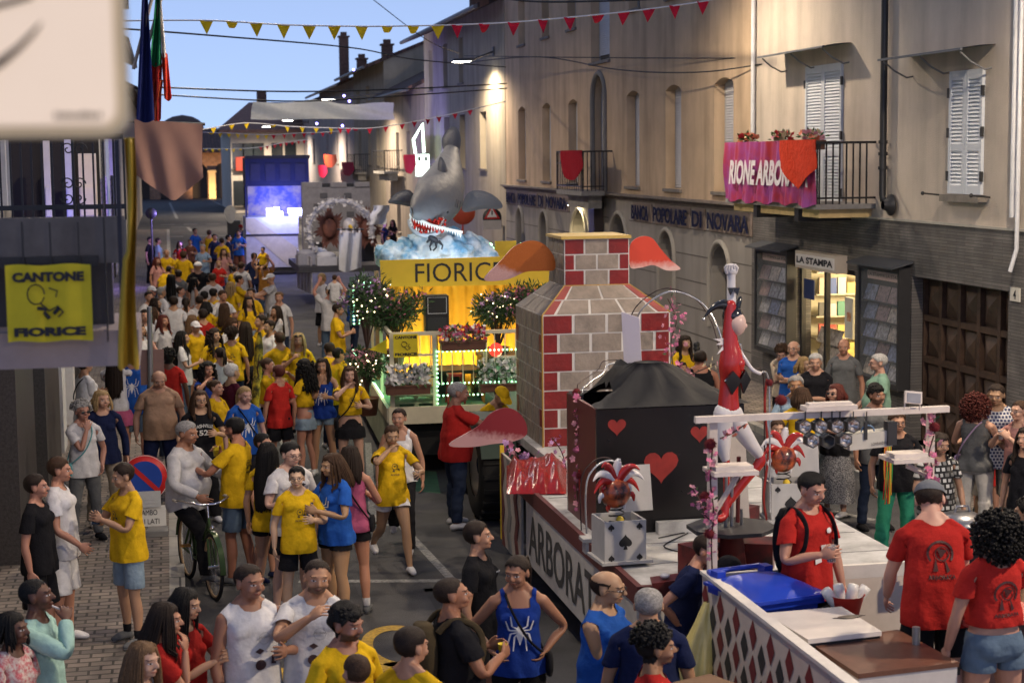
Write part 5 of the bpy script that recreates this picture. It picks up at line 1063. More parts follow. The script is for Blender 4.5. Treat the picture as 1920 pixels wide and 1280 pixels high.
boxg=mat('card_box_grey',(.42,.41,.4),.6,noise=.12,nscale=5);gl_red=mat('jester_red',(.4,.02,.015),.25,noise=.1,coat=.3);gl_wht=mat('jester_white',(.65,.62,.62),.3,coat=.3)
def spade(c,s,y=0):
 pts=[]
 for k in range(20):
  a=2*PI*k/20;pts.append((s*.06*16*math.sin(a)**3,-s*.06*(13*math.cos(a)-5*math.cos(2*a)-2*math.cos(3*a)-math.cos(4*a))+s*.12))
 return pts
def jack(loc,s,rz,label,blackface=True):
 t=thing('jack_in_the_box',label,'jack in the box',loc,rz,group='jester boxes on the card float');h=s
 q=MB();w=.018
 q.b2((0,0,0),(s,w,h));q.b2((0,s-w,0),(s,s,h));q.b2((0,w,0),(w,s-w,h));q.b2((s-w,w,0),(s,s-w,h));q.b2((w,w,0),(s-w,s-w,.02));q.b2((-.03,-.03,-.0),(s+.05,s+.03,-.0+.025));obj('box',q,boxg,t)
 q=MB()
 for cx_,cz,k in((.16,.86,.07),(.84,.86,.07),(.5,.5,.15),(.16,.14,.07),(.84,.14,.07)):
  q.prism([(a+cx_*s,b+cz*s)for a,b in spade(0,k*s*1.1)],(0,-.004,0),(1,0,0),(0,0,1),(0,.004,0));q.prism([(cx_*s-.012*k/.1,cz*s-k*s*1.1),(cx_*s+.012*k/.1,cz*s-k*s*1.1),(cx_*s,cz*s)],(0,-.0045,0),(1,0,0),(0,0,1),(0,.003,0))
 obj('spade_marks',q,mat('mark_black',(.012,.012,.014),.6),t)
 q=MB()
 for cy_,cz,k in((.2,.86,.06),(.8,.86,.06),(.5,.5,.13),(.2,.14,.06),(.8,.14,.06)):
  pts=[(-a+cy_*s,-b+2*.12*k*s*1.1*0+cz*s+.0)for a,b in spade(0,k*s*1.1)];q.prism(pts,(s+.004,0,0),(0,1,0),(0,0,1),(-.004,0,0))
 obj('heart_marks',q,mat('mark_rose',(.4,.1,.12),.6),t)
 q=MB();R_=Matrix.Rotation(math.radians(-12),3,'X');q.box((s*.5+.17,s+.04,h+s*.52),(s*1.08,.02,s*1.08),R_);obj('lid',q,boxg,t)
 q=MB();c0=Vector((s*.5,s*.45,.05));hd=Vector((s*.35,s*.3,h+s*.62));pts=[]
 for k in range(120):
  u=k/119;pts.append(c0.lerp(hd,u)+Vector((.065*math.cos(k*.55),.065*math.sin(k*.55),0)))
 q.tube(pts,.006,5);obj('spring',q,mat('spring_black',(.02,.02,.02),.35,.6),t)
 R=s*.37;q=MB();q.ell(hd,R,18,12);obj('head',q,mat('jester_face_orange',(.5,.1,.03),.3,col2=(.03,.01,.01),noise=1,nscale=9,coat=.4),t)
 for k,(a,cc)in enumerate(((2.9,gl_wht),(2.2,gl_red),(1.4,gl_wht),(.7,gl_red),(.1,gl_wht),(-.5,gl_red),(3.5,gl_red))):
  q=MB();d=Vector((math.cos(a),-.5+.2*(k%3),.75*math.sin(a)+.1));base=hd+Vector((0,0,R*.55));pts=[base+d*R*.1,base+d*R*.8+Vector((0,0,R*.45)),base+d*R*1.35+Vector((0,0,R*.35)),base+d*R*1.75+Vector((0,0,-R*.1))]
  q.tube(curve_pts(pts,4),[R*.42-R*.4*(i/12)for i in range(13)],8);obj('hat_horn',q,cc,t)
 for a in(0,1,2,3,4,5):
  q=MB();th=-PI/2+(a-2.5)*.62;d=Vector((math.sin((a-2.5)*.9),-.3,math.cos((a-2.5)*.9)*-.6));pts=[hd+d*R*.5,hd+d*R*1.05,hd+d*R*1.15+Vector((0,0,-R*.4))];q.tube(curve_pts(pts,4),[R*.3-R*.25*i/8 for i in range(9)],8);obj('collar_point',q,(gl_red,gl_wht)[a%2],t)
 q=MB();q.ell(Vector((s*.42,s*.15,h-.0)),s*.095,12,8);obj('yellow_ball',q,mat('ball_yellow',(.65,.45,.03),.4),t)
 return t
p=D(1134,1066);jack((p.x,p.y,DZ+.03),.36,.06,'spade marked card box with lid open, its jester on a spring before the big heart')
p=D(1468,1000,DZ);jack((p.x,p.y+.3,DZ+.03),.36,-.1,'spade marked card box with sprung jester behind the boy with backpack')
def cube_thing(px,py,s,rz,label,mt_,z=DZ,h=None,cat='stage block'):
 p=D(px,py,z);q=MB();q.box((0,0,(h or s)/2),(s,s,h or s),rz);return tag(link('stage_block',q.mesh('stage_block'),mt_,None,(p.x,p.y,z)),label,cat)
blk=mat('block_harlequin',(.16,.015,.015),.45,col2=(.015,.012,.012),noise=1,nscale=2.2)
cube_thing(1320,1090,.3,.3,'dark red and black painted block under the octagonal stand',blk);cube_thing(1415,1080,.3,-.4,'second red and black block beside the octagonal stand',blk);cube_thing(1372,1040,.34,.7,'tall black and red block under the octagonal top',blk,h=.42)
p=D(1250,1120);t=thing('small_drum','little dark red box with a white knob near the deck end','stage block',p);q=MB();q.add([(-.11,-.08,0),(.06,-.12,0),(.1,.06,0),(-.07,.1,0),(-.14,-.08,.14),(.12,-.12,.17),(.14,.08,.17),(-.1,.12,.14)],[(0,1,2,3),(4,5,6,7),(0,1,5,4),(1,2,6,5),(2,3,7,6),(3,0,4,7)]);obj('box',q,mat('box_maroon',()),t);q=MB();q.ell((-.02,-.02,.18),(.04,.04,.02),12,6);obj('knob',q,gl_wht,t)
p=D(1130,1040);q=MB();q.box((0,0,.12),(.22,.16,.03));q.box((-.07,0,.055),(.03,.12,.11));q.box((.08,0,.055),(.03,.12,.11));tag(link('small_bench',q.mesh('small_bench'),deckw,None,(p.x-.05,p.y+.12,DZ)),'small white bench behind the spade box','bench')
q=MB();q.tube(curve_pts([D(1235,1010)+Vector((0,0,.01)),D(1290,1000)+Vector((0,0,.01)),D(1245,1025)+Vector((0,0,.01)),D(1300,1040)+Vector((0,0,.01)),D(1380,1045)+Vector((0,0,.01))]),.006,5);tag(obj('cable',q,blackw),'thin black cable snaking over the white deck','cable')
q=MB()
for k in range(3):a_,b_=D(1235,985+9*k),D(1350,985+9*k);q.b2((a_.x,a_.y,DZ+.004),(b_.x+.3,a_.y+.1,DZ+.05+.03*k))
tag(obj('boards',q,deckw),'stack of white boards lying on the deck before the heart box','boards')
q=MB();pl_=P(1388,1000,Y=13.2);q.lathe([(0,0),(.12,0),(.14,.02),(.09,.42),(.12,.45)],(pl_.x,13.7,DZ),8);o1=obj('pedestal',q,mat('box_maroon',()))
TC=Vector((D(1372,985,DZ+.47).x,D(1372,985,DZ+.47).y,DZ+.47));t=thing('octagonal_stand','black octagonal stand with a red foot carrying the acrobat figure','stand',(TC.x,TC.y,DZ));o1.parent=t;o1.location=(-pl_.x,-13.7,-DZ)
q=MB();R_=.36;q.prism([(R_*math.cos(PI/8+k*PI/4),R_*.95*math.sin(PI/8+k*PI/4))for k in range(8)],(0,0,.44),(1,0,0),(0,1,0),(0,0,.03));obj('top',q,mat('stand_top',(.03,.03,.032),.5,noise=.3),t)
q=MB();q.tube([(-.05,0,.47),(-.05,-.02,.95)],.014,8);q.tube([(.0,0,.47),(.0,0,.92)],.014,8);q.tube([(.09,.02,.47),(.08,.0,.6)],.012,8);q.tube([(.09,.12,.47),(.09,.1,1.0)],.018,8,mi=1);obj('support_rod',q,[mat('rod_steel',(.35,.35,.36),.3,.8),mat('box_maroon',())],t)
FY=TC.y
def FP(px,py,dy=0):return P(px,py,Y=FY+dy)
s_=FY/3200
t=thing('acrobat_figure','glossy red and white jester mannequin balancing on the octagonal stand, one arm raised','figure',(TC.x,TC.y,TC.z));of=-Vector(t.location)
def fo(n,mb,mt_,par=None):
 o=obj(n,mb,mt_,par or t)
 if par is None:o.location=of
 return o
def ltube(mb,pts,n=16,ell=None,mi=0):
 """pts: (px, py, dy, radius_px)"""
 cp=curve_pts([FP(a,b,c)for a,b,c,r in pts],5);rr=curve_pts([Vector((p[3]*s_,0,0))for p in pts],5);mb.tube(cp,[r.x for r in rr],n,ell=ell,mi=mi);mb.ell(cp[0],rr[0].x*.98,n,6,mi=mi);mb.ell(cp[-1],rr[-1].x*.98,n,6,mi=mi)
q=MB();ltube(q,[(1366,765,0,22),(1366,745,0,20),(1368,715,0,19),(1370,690,0,24),(1371,668,0,23),(1369,645,0,17),(1368,620,0,14),(1369,590,0,12),(1370,572,0,11)],18);q.ell(FP(1384,682,-.03),(.055,.06,.06),14,10)
ltube(q,[(1380,655,.03,8),(1384,668,-.02,8),(1388,690,-.05,8)]);fo('torso',q,gl_red)
q=MB();ltube(q,[(1372,580,.02,10),(1371,555,.02,9),(1371,525,.02,8.5),(1371,515,.02,9)],14);q.ell(FP(1371,506,.02),(.055,.05,.05),14,10)
for k in range(5):a=-1+k*.5;q.tube([FP(1371+a*8,512,0),FP(1371+a*11,502,-.02),FP(1371+a*7,496,-.03)],[.013,.014,.01],8)
fo('raised_arm',q,gl_wht)
q=MB();ltube(q,[(1360,775,0,24),(1356,800,0,20),(1355,830,0,17),(1360,860,-.0,9),(1363,868,0,4)],16);ltube(q,[(1372,775,0,22),(1386,800,.0,19),(1405,828,.0,15),(1420,848,.0,11),(1428,860,0,7)],16);q.ell(FP(1366,775,0),(24*s_,.09,.09),16,10);fo('legs',q,gl_wht)
q=MB()
for sx,ww in((0,15),(26,10)):
 q.prism([(FP(1366+sx,742).x,FP(0,742).z),(FP(1366+sx-ww,762).x,FP(0,762).z),(FP(1366+sx-3,790).x,FP(0,790).z),(FP(1366+sx+ww,762).x,FP(0,762).z)],(0,FY-.125+(.05 if sx else 0),0),(1,0,0),(0,0,1),(0,.04,0))
q.prism([(FP(1361,575).x,FP(0,575).z),(FP(1366,590).x,FP(0,590).z),(FP(1371,578).x,FP(0,578).z),(FP(1378,592).x,FP(0,592).z),(FP(1382,575).x,FP(0,575).z)],(0,FY-.062,0),(1,0,0),(0,0,1),(0,.03,0));fo('black_diamond',q,mat('jester_black',(.012,.012,.014),.2,coat=.4))
q=MB();ltube(q,[(1361,862,0,8),(1362,885,.0,7),(1362,930,0,6),(1360,962,-.02,7),(1350,972,-.04,8),(1335,966,-.06,4)],12);ltube(q,[(1426,856,0,10),(1424,868,0,11),(1402,895,.0,9),(1378,925,.02,9),(1358,955,0,7)],12);fo('boots',q,gl_red)
q=MB();hc=FP(1381,607,-.0);q.ell(hc,(.075,.08,.095),16,12);q.ell(hc+Vector((.06,-.02,-.015)),(.022,.02,.022),8,6);fo('head',q,mat('mannequin_skin',(.6,.42,.36),.35))
q=MB();hk=FP(1379,592,.02);q.ell(hk+Vector((-.02,.01,.0)),(.085,.09,.085),14,10);q.tube(curve_pts([hk+Vector((-.02,0,.04)),hk+Vector((-.09,.0,.09)),hk+Vector((-.18,.0,.07)),hk+Vector((-.25,.0,-.0))],4),[.06-.055*i/12 for i in range(13)],10);q.tube(curve_pts([hk+Vector((.0,0,.05)),hk+Vector((.03,0,.12)),hk+Vector((.045,0,.15))],4),[.04-.035*i/8 for i in range(9)],8);q.tube(curve_pts([hk+Vector((-.06,.03,0)),hk+Vector((-.05,.05,-.12)),hk+Vector((-.02,.04,-.2))],4),[.035]*9,8);fo('jester_hat',q,mat('jester_black',()))
q=MB();q.ell(hk+Vector((-.26,0,-.02)),.012,8,6);fo('bell',q,silver)
q=MB()
for a,l in((2.9,.12),(3.3,.1),(3.9,.13),(.1,.05)):d=Vector((math.cos(a),-.2,math.sin(a)*.8));c_=FP(1368,640,0);e=Vector((-d.z,0,d.x))*.03;q.add([c_+e,c_-e,c_+d*l*1.3-Vector((0,.02,0))],[(0,1,2)])
fo('collar',q,gl_wht)
q=MB();ltube(q,[(1385,655,0,4),(1395,670,-.03,4),(1410,692,-.04,4),(1425,700,-.03,3.5)],8);fo('lowered_arm',q,gl_wht)
q=MB();q.b2((FP(1330,0).x,FY+.15,DZ),(FP(1405,0).x,FY+.17,DZ+.02));q.prism([(FP(1405,945).x,DZ+.03),(FP(1372,900).x,P(0,870,Y=FY).z),(FP(1420,860).x,P(0,880,Y=FY).z),(FP(1435,960).x,DZ+.03)],(0,FY+.3,0),(1,0,0),(0,0,1),(0,.02,0));tag(obj('card_board',q,mat('card_cream',(.55,.5,.45),.6)),'cream board propped behind the acrobat figure','board')
# BAR TRAILER (nearest, lower corner)
ZB=.55;BXl,BXr,BYf=3.71,5.75,11.6
bt=thing('bar_trailer','low bar trailer with cream side panel of dark red and black diamonds','trailer',(BXl,8,0))
def bp_(n,mb,mt_,par=None,par0=bt,**k):
 o=obj(n,mb,mt_,par or par0,**k)
 if par is None:o.location=-Vector(par0.location)
 return o
q=MB();q.b2((BXl,5.5,ZB-.12),(BXr,BYf,ZB));q.b2((4.35,BYf,ZB-.12),(BXr,12.35,ZB));bp_('deck',q,mat('deck_grey',(.16,.15,.15),.8,noise=.3))
PZ=1.47
q=MB();q.b2((BXl,5.5,.25),(BXl+.03,BYf,PZ));pn=bp_('side_panel',q,mat('panel_cream',(.55,.48,.42),.7,noise=.1))
q=MB();q.b2((BXl-.02,5.5,PZ),(BXl+.06,BYf,PZ+.025));q.b2((BXl+.06,BYf-.03,PZ-.1),(BXr,BYf+.01,PZ+.0));bp_('top_rail',q,mat('rail_white',(.6,.57,.54),.6))
q=MB();q.b2((BXl+.03,BYf-.03,ZB),(BXr,BYf,PZ-.101));bp_('end_panel',q,mat('panel_cream',()))
q=MB();dy,dz=.17,.205;nn=0
for i in range(36):
 for j in range(7):
  y=BYf-.09-i*dy;z=PZ-.06-j*dz-(dz/2 if i%2 else 0)
  if z-.1<.26:continue
  q.add([(BXl-.004,y-dy*.5,z),(BXl-.004,y,z-dz*.48),(BXl-.004,y+dy*.5,z),(BXl-.004,y,z+dz*.48)],[(0,1,2,3)],mi=((i//2+j)%2)if i%2 else(i//2+j+1)%2)
q=MB()
dz=.24
for i in range(40):
 for j in range(6):
  y=BYf-.08-i*dy;z=PZ-.15-j*dz+(dz/2 if i%2 else 0)
  if z-.1<.26 or z+dz*.48>PZ:continue
  q.add([(BXl-.004,y-dy*.44,z),(BXl-.004,y,z-dz*.45),(BXl-.004,y+dy*.44,z),(BXl-.004,y,z+dz*.45)],[(0,1,2,3)],mi=i%2)
obj('diamond_pattern',q,[mat('diamond_maroon',(.16,.02,.025),.6),mat('diamond_black',(.03,.03,.033),.6)],pn)
for x in(BXl+.3,BXr-.55):
 q=MB();q.lathe([(0,0),(.2,0),(.3,.03),(.3,.2),(.2,.22)],(x,9.5,.3),24,R=Matrix.Rotation(PI/2,3,'Y'));bp_('wheel',q,tyre)
gw=mat('gantry_white',(.62,.55,.5),.5,noise=.15);pxl=P(1335,1120,Y=BYf).x;zb_=P(1335,787,Y=BYf).z
t=thing('light_gantry','white painted wooden gantry carrying stage lights across the bar trailer','gantry',(pxl,BYf,ZB))
q=MB();q.b2((pxl-.03,BYf-.03,ZB),(pxl+.03,BYf+.03,zb_));bp_('post',q,gw,par0=t)
xr_=P(1743,900,Y=BYf).x;q=MB();q.b2((xr_-.025,BYf-.025,ZB),(xr_+.025,BYf+.025,P(1743,770,Y=BYf).z));bp_('post',q,gw,par0=t)
a_,b_=P(1303,787,Y=BYf-.06),P(1778,766,Y=BYf-.06);q=MB();d=b_-a_;q.box((a_+b_)/2,(d.length,.05,.045),Matrix.Rotation(-math.atan2(d.z,d.x),3,'Y'));bp_('crossbar',q,gw,par0=t)
def shelf(pl,pr,py,nm='shelf'):
 a,b=P(pl,py,Y=BYf-.1),P(pr,py,Y=BYf-.1);q=MB();q.b2((a.x,BYf-.16,a.z-.03),(b.x,BYf+.12,a.z));q.b2((a.x+.03,BYf-.1,a.z),(b.x-.02,BYf+.06,a.z+.03));bp_(nm,q,gw,par0=t)
shelf(1335,1418,884);shelf(1670,1745,860)
q=MB();a_,b_=P(1340,960,Y=BYf),P(1385,888,Y=BYf);q.tube([a_,b_],.02,4,smooth=False);q.tube([P(1700,872,Y=BYf),P(1740,890,Y=BYf)],.02,4,smooth=False);bp_('brace',q,gw,par0=t)
GY=BYf-.1;t=thing('stage_lights','cluster of seven hexagonal reflector lamps under the gantry bar, one of them dark','stage light',P(1550,780,Y=GY));hx=mat('reflector',(.75,.68,.62),.18,.85,noise=.6,nscale=70)
for px,py in((1507,799),(1537,799),(1568,798),(1598,797),(1522,825),(1551,826),(1583,824)):
 c=P(px,py,Y=GY);R=.056;q=MB();hexp=[(R*math.cos(PI/6+k*PI/3),R*math.sin(PI/6+k*PI/3))for k in range(6)];hin=[(a*.84,b*.84)for a,b in hexp]
 V=[(c.x+a,GY-.03,c.z+b)for a,b in hexp]+[(c.x+a,GY-.03,c.z+b)for a,b in hin]+[(c.x+a,GY+.05,c.z+b)for a,b in hexp];q.add(V,[(k,(k+1)%6,6+(k+1)%6,6+k)for k in range(6)]+[(k,(k+1)%6,12+(k+1)%6,12+k)for k in range(6)]+[tuple(range(12,18))])
 o=bp_('lamp_housing',q,darkm,par0=t)
 q=MB();q.lathe([(0,.0),(.012,.0),(.02,.012),(.035,.022),(.046,.04)],(c.x,GY+.015,c.z),14,R=Matrix.Rotation(PI/2,3,'X'));obj('reflector',q,hx if px!=1551 else darkm,o)
q=MB()
for px in(1510,1540,1560,1575,1600,1625):p=P(px,784,Y=GY);q.tube([(p.x,GY,p.z-.02),(p.x,GY-.0,p.z+.05)],.005,5)
bp_('clamp',q,darkm,par0=t)
a_,b_=P(1475,783,Y=GY),P(1605,765,Y=GY);q=MB();q.b2((a_.x+.12,GY-.08,b_.z-.0),(b_.x-.02,GY+.05,b_.z+.035));q.b2((a_.x+.15,GY-.05,b_.z+.035),(b_.x-.05,GY+.02,b_.z+.055));tag(obj('light_strip',q,gw),'flat white plastic case tied on top of the gantry bar','case')
a_,b_=P(1592,812,Y=GY),P(1672,838,Y=GY);t=thing('amplifier_box','slim white speaker case with blue handle hanging beneath the gantry bar','speaker case',(a_.x,GY,b_.z));q=MB();q.box(((a_.x+b_.x)/2,GY+.05,(a_.z+b_.z)/2),(b_.x-a_.x,.12,a_.z-b_.z),Matrix.Rotation(-.06,3,'Y'));bp_('case',q,mat('case_cream',(.5,.48,.42),.6),par0=t)
q=MB();lettering(q,'LOMBARDINI',((a_.x+b_.x)/2+.0,GY-.02,b_.z+.02),(.12,0,.01),(0,0,.022));bp_('lettering',q,ink,par0=t)
q=MB();c=P(1627,806,Y=GY);q.tube([(c.x+.05*math.cos(a),GY,c.z-.01+.045*math.sin(a))for a in np.linspace(0,PI,9)],.006,6);bp_('handle',q,mat('handle_blue',(.1,.2,.35),.5),par0=t)
q=MB();p=P(1622,790,Y=GY);q.b2((p.x-.012,GY-.02,p.z-.13),(p.x+.012,GY+.0,p.z));p=P(1672,790,Y=GY);q.b2((p.x-.04,GY-.03,p.z-.17),(p.x+.03,GY+.05,p.z));tag(obj('hanging_lamp',q,darkm),'small dark lamp hanging at the shop end of the gantry','lamp')
p=P(1712,745,Y=BYf-.1);t=thing('floodlight','white square floodlight tilted on top of the gantry bar','floodlight',p);q=MB();R_=Matrix.Rotation(-.25,3,'X')@Matrix.Rotation(.12,3,'Y');q.box((0,0,0),(.13,.025,.09),R_);obj('frame',q,gw,t);q=MB();q.box((0,-.016,0),(.105,.004,.068),R_);obj('glass',q,mat('lamp_face',(.25,.25,.27),.2),t);q=MB();q.tube([(-.06,0,-.02),(-.06,.02,-.1)],.006,6);q.tube([(.06,0,-.02),(.06,.02,-.1)],.006,6);obj('bracket',q,gw,t)
pompom(1332,832,BYf-.05,.055,'dark red pompom high on the blossom wrapped gantry post');pompom(1330,1000,BYf-.05,.05,'dark red pompom half way down the gantry post');pompom(1337,1078,BYf-.05,.055,'dark red pompom low on the gantry post beside the black cap');pompom(1322,930,BYf-.02,.05,'dark red pompom on the side spray of the gantry post');pompom(1752,800,BYf-.06,.05,'dark red pompom on the far gantry post by the patterned blouse')
garland(PP([(1336,840),(1332,900),(1338,960),(1334,1020),(1337,1100)],BYf-.06),'pink blossom garland wound down the near gantry post',('rose','pink'),60,.024,.02,seed=7)
garland(PP([(1298,915),(1310,935),(1322,965),(1334,975)],BYf-.06),'pink blossom side spray sticking out from the gantry post',('rose','pink'),90,.024,.03,seed=8)
garland(PP([(1350,822),(1372,812),(1398,795)],BYf-.2),'short pink blossom twig crossing the white acrobat legs',('rose','coral'),60,.022,.015,seed=9)
garland(PP([(1750,775),(1752,810),(1742,850),(1748,880),(1742,920)],BYf-.06),'pink blossom garland on the shop side gantry post',('rose','pink'),70,.03,.03,seed=10)
def poly_box(pts_top,ztop,zbot,mt_top,mt_side,name,label,cat,lip=.0):
 Pt=[D(x,y,ztop)for x,y in pts_top];c=sum(Pt,Vector())/4;t=thing(name,label,cat,(c.x,c.y,zbot));n=4
 q=MB();q.add([(p.x-c.x,p.y-c.y,ztop-zbot-.03)for p in Pt]+[(p.x-c.x,p.y-c.y,0)for p in Pt],[(k,(k+1)%n,n+(k+1)%n,n+k)for k in range(n)]+[(7,6,5,4)]);obj('cabinet',q,mt_side,t)
 q=MB();q.prism([((p.x-c.x)*(1+lip),(p.y-c.y)*(1+lip))for p in Pt],(0,0,ztop-zbot-.03),(1,0,0),(0,1,0),(0,0,.03));obj('top',q,mt_top,t);return t
blkpl=mat('plastic_black',(.015,.015,.017),.35,noise=.1)
t=poly_box([(1437,1149),(1577,1137),(1650,1182),(1516,1197)],1.42,ZB,mat('freezer_white',(.62,.58,.55),.4,noise=.1),blkpl,'chest_freezer','black chest freezer with a stained white top between blue bin and brown table','freezer',.03)
p=D(1592,1156,1.424);q=MB();q.prism([(.1*math.cos(a)+.03*math.sin(3*a),.03*math.sin(a)+.01*math.cos(5*a))for a in np.linspace(0,2*PI,20)[:-1]],(p.x,p.y,1.424),(1,0,0),(0,1,0),(0,0,.004));o=obj('stain',q,mat('stain_brown',(.14,.12,.1),.6,noise=.5,nscale=30),t);o.location=-Vector(t.location)
t=poly_box([(1520,1203),(1683,1180),(1795,1240),(1610,1262)],1.37,ZB,mat('laminate_brown',(.13,.06,.04),.35,noise=.25,nscale=14),mat('cabinet_white',(.5,.47,.46),.5),'drinks_cooler','large cooler with brown laminate top nearest the frame corner','cooler',.02)
q=MB();Pt=[D(x,y,1.35)for x,y in((1520,1203),(1683,1180),(1795,1240),(1610,1262))];c=sum(Pt,Vector())/4
q.prism([((p.x-c.x)*1.04,(p.y-c.y)*1.04)for p in Pt],(c.x,c.y,1.27),(1,0,0),(0,1,0),(0,0,.07));o=obj('dark_edge',q,blkpl,t);o.location=-Vector(t.location)
c=D(1440,1110,1.44);t=thing('wheelie_bin','bright blue plastic wheelie bin with closed lid behind the diamond panel','bin',(c.x,c.y+.05,ZB+.07));blue=mat('bin_blue',(.012,.045,.42),.35,noise=.08);q=MB()
w0,w1_,d0,d1,h=.2,.25,.22,.28,.82
q.add([(-w0,-d0,0),(w0,-d0,0),(w0,d0,0),(-w0,d0,0),(-w1_,-d1,h),(w1_,-d1,h),(w1_,d1,h),(-w1_,d1,h)],[(0,3,2,1),(0,1,5,4),(1,2,6,5),(2,3,7,6),(3,0,4,7)]);q.box((0,-.0,h-.02),(.56,.62,.05));obj('body',q,blue,t)
q=MB();n=12;V=[]
for i in range(n+1):
 for j in range(n+1):
  u,v=i/n*2-1,j/n*2-1;V.append((u*.29,v*.33,h+.02+.075*(1-u**4)*(1-v**4)))
q.add(V,[(i*(n+1)+j,(i+1)*(n+1)+j,(i+1)*(n+1)+j+1,i*(n+1)+j+1)for i in range(n)for j in range(n)],True);q.box((0,0,h+.015),(.6,.68,.022));q.tube([(-.22,.34,h+.05),(-.22,.4,h+.07),(.22,.4,h+.07),(.22,.34,h+.05)],.02,8);q.box((-.2,.3,h+.07),(.07,.09,.06));q.box((.2,.3,h+.07),(.07,.09,.06));obj('lid',q,blue,t)
t.rotation_euler=(0,0,.25);q=MB();q.box((.1,-.3,.62),(.06,.005,.04));obj('sticker',q,gl_wht,t)
p=P(1333,1120,Y=BYf-.05);q=MB();n,k=28,18;V=[]
for i in range(k+1):
 w=i/k;R=.03+.12*min(1,w*1.5)+.03*w;zc=p.z-.72*w
 for j in range(n):a=2*PI*j/n;rr=R*(1+.14*math.sin(a*5+w*3)+.08*math.sin(a*9-w*6));V.append((p.x-.05-.13*w+rr*math.cos(a),BYf-.1+rr*.7*math.sin(a)-.05,zc))
q.add(V,[(i*n+j,i*n+(j+1)%n,(i+1)*n+(j+1)%n,(i+1)*n+j)for i in range(k)for j in range(n)]+[tuple(range(k*n,k*n+n))],True)
bagm=mat('bag_yellow',(.7,.6,.22),.35,noise=.15,spec=.6);tag(obj('rubbish_bag',q,bagm),'translucent yellow rubbish bag tied to the foot of the gantry post','bag')
q=MB();q.tube([(p.x-.0,BYf-.05,p.z-.02),(p.x,BYf-.05,p.z+.01)],.05,12);tag(obj('strap',q,darkm),'dark strap tying the yellow bag to its post','strap')
c=D(1592,1130,1.42);t=thing('red_basket','red plastic basket of white cups behind the freezer top','basket',(c.x,c.y+.05,1.3));q=MB();q.lathe([(.08,0),(.12,.16),(.13,.17)],(0,0,0),16);q.lathe([(0,0),(.08,0)],(0,0,.005),16);obj('basket',q,mat('basket_red',(.45,.03,.02),.5),t)
for k in range(4):q=MB();R_=Matrix.Rotation(.7*(k-1.5)*.6,3,'Y');q.lathe([(.035,0),(.04,.12),(.035,.16),(0,.165)],(.04*(k-1.5),.02*(k%2),.08),12,R=R_);tag(link('cup_stack',q.mesh('cup_stack'),mat('cup_white',(.6,.6,.6),.4),None,(c.x,c.y+.05,1.3)),('white cup stack at the bank end of the red basket','tilted white cups in the red basket, second','upright white cups in the red basket, third','white cups leaning toward the red capped man')[k],'cups')
q=MB();cpt=P(1718,1175,Y=9.9);q.tube([(cpt.x,9.9,ZB),(cpt.x,9.9,cpt.z)],.025,12);tag(obj('steel_pole',q,mat('steel_galv',(.3,.31,.32),.4,.6)),'short galvanised steel pole standing by the brown topped cooler','pole')
q=MB();a_,b_=D(1735,1122,1.45),D(1830,1160,1.45);q.b2((a_.x,b_.y-.1,1.42),(b_.x+.5,a_.y+.1,1.45));q.b2((a_.x+.1,b_.y,ZB),(b_.x+.4,a_.y+.0,1.42),mi=1);tag(obj('serving_counter',q,[mat('counter_red',(.45,.08,.06),.5),mat('counter_dark',(.06,.03,.03),.6)]),'red topped serving counter between the capped man and the curly haired woman','counter')
rr=random.Random(9)
for k,(px,py,h_,cc,lb)in enumerate(((1745,1068,.28,(.55,.4,.06),'amber bottle on the red serving counter'),(1733,1090,.2,(.6,.58,.55),'white bottle beside the amber one'),(1757,1095,.16,(.6,.5,.3),'short straw coloured jar on the counter'),(1740,1110,.1,(.55,.1,.08),'low red tub on the counter'))):
 p=P(px,py,Y=11.35);q=MB();q.lathe([(0,0),(.035,0),(.037,.6*h_),(.014,.75*h_),(.013,h_),(0,h_)],(0,0,0),12);tag(link('bottle' if k<2 else 'jar',q.mesh('bottle'),GLOSS,None,(p.x,11.35,1.451),color=cc),lb,'bottle' if k<2 else 'jar')
c=P(1370,1270,Y=9.2);q=MB();q.box((0,0,0),(.3,.3,.12),.4);tag(link('cardboard_box',q.mesh('cardboard_box'),mat('cardboard',(.16,.09,.05),.8),None,(3.15,9.75,1.2)),'brown cardboard box held up by the diamond panel','box')
# YELLOW FLOAT WITH SHARK
FO=Vector((2.95,23.4,0));FR=Matrix.Rotation(math.radians(-2.0),3,'Z');FZ=1.0
def FL(x,y,z):return FO+FR@Vector((x,y,z))
def fthing(name,label,cat,x=0,y=0,z=0,group=None):return thing(name,label,cat,FL(x,y,z),math.radians(-2.0),group)
fl=fthing('float_trailer','flower decked float trailer with pale railings, green light strips and yellow curtain','float')
pale=mat('rail_cream',(.6,.55,.4),.55,noise=.1);green=mat('deck_green',(.06,.2,.09),.7,noise=.2);ledg=glow('led_green_white',(.35,1,.5),2.6)
q=MB();q.b2((0,0,FZ-.08),(2.6,7,FZ));obj('deck',q,green,fl)
q=MB();q.b2((-.03,-.05,FZ-.22),(2.63,-.001,FZ+.02));q.b2((-.05,0,FZ-.2),(-.001,7,FZ+.0));obj('edge_beam',q,pale,fl)
q=MB();q.b2((-.03,.02,.25),(-.004,7,FZ-.2));obj('side_skirt',q,mat('skirt_grey_green',(.25,.28,.2),.7,noise=.3),fl)
q=MB();q.b2((.1,.15,.3),(2.5,6.8,.85));obj('underframe',q,mat('under_black',(.01,.01,.01),.8),fl)
RT=2.06
rail=MB();rail.b2((0,0,RT-.05),(2.6,.05,RT));rail.b2((0,.05,RT-.045),(.05,3.2,RT-.002));rail.b2((0.05,0.005,FZ+.72),(.62,.035,FZ+.75));ro=obj('railing',rail,pale,fl)
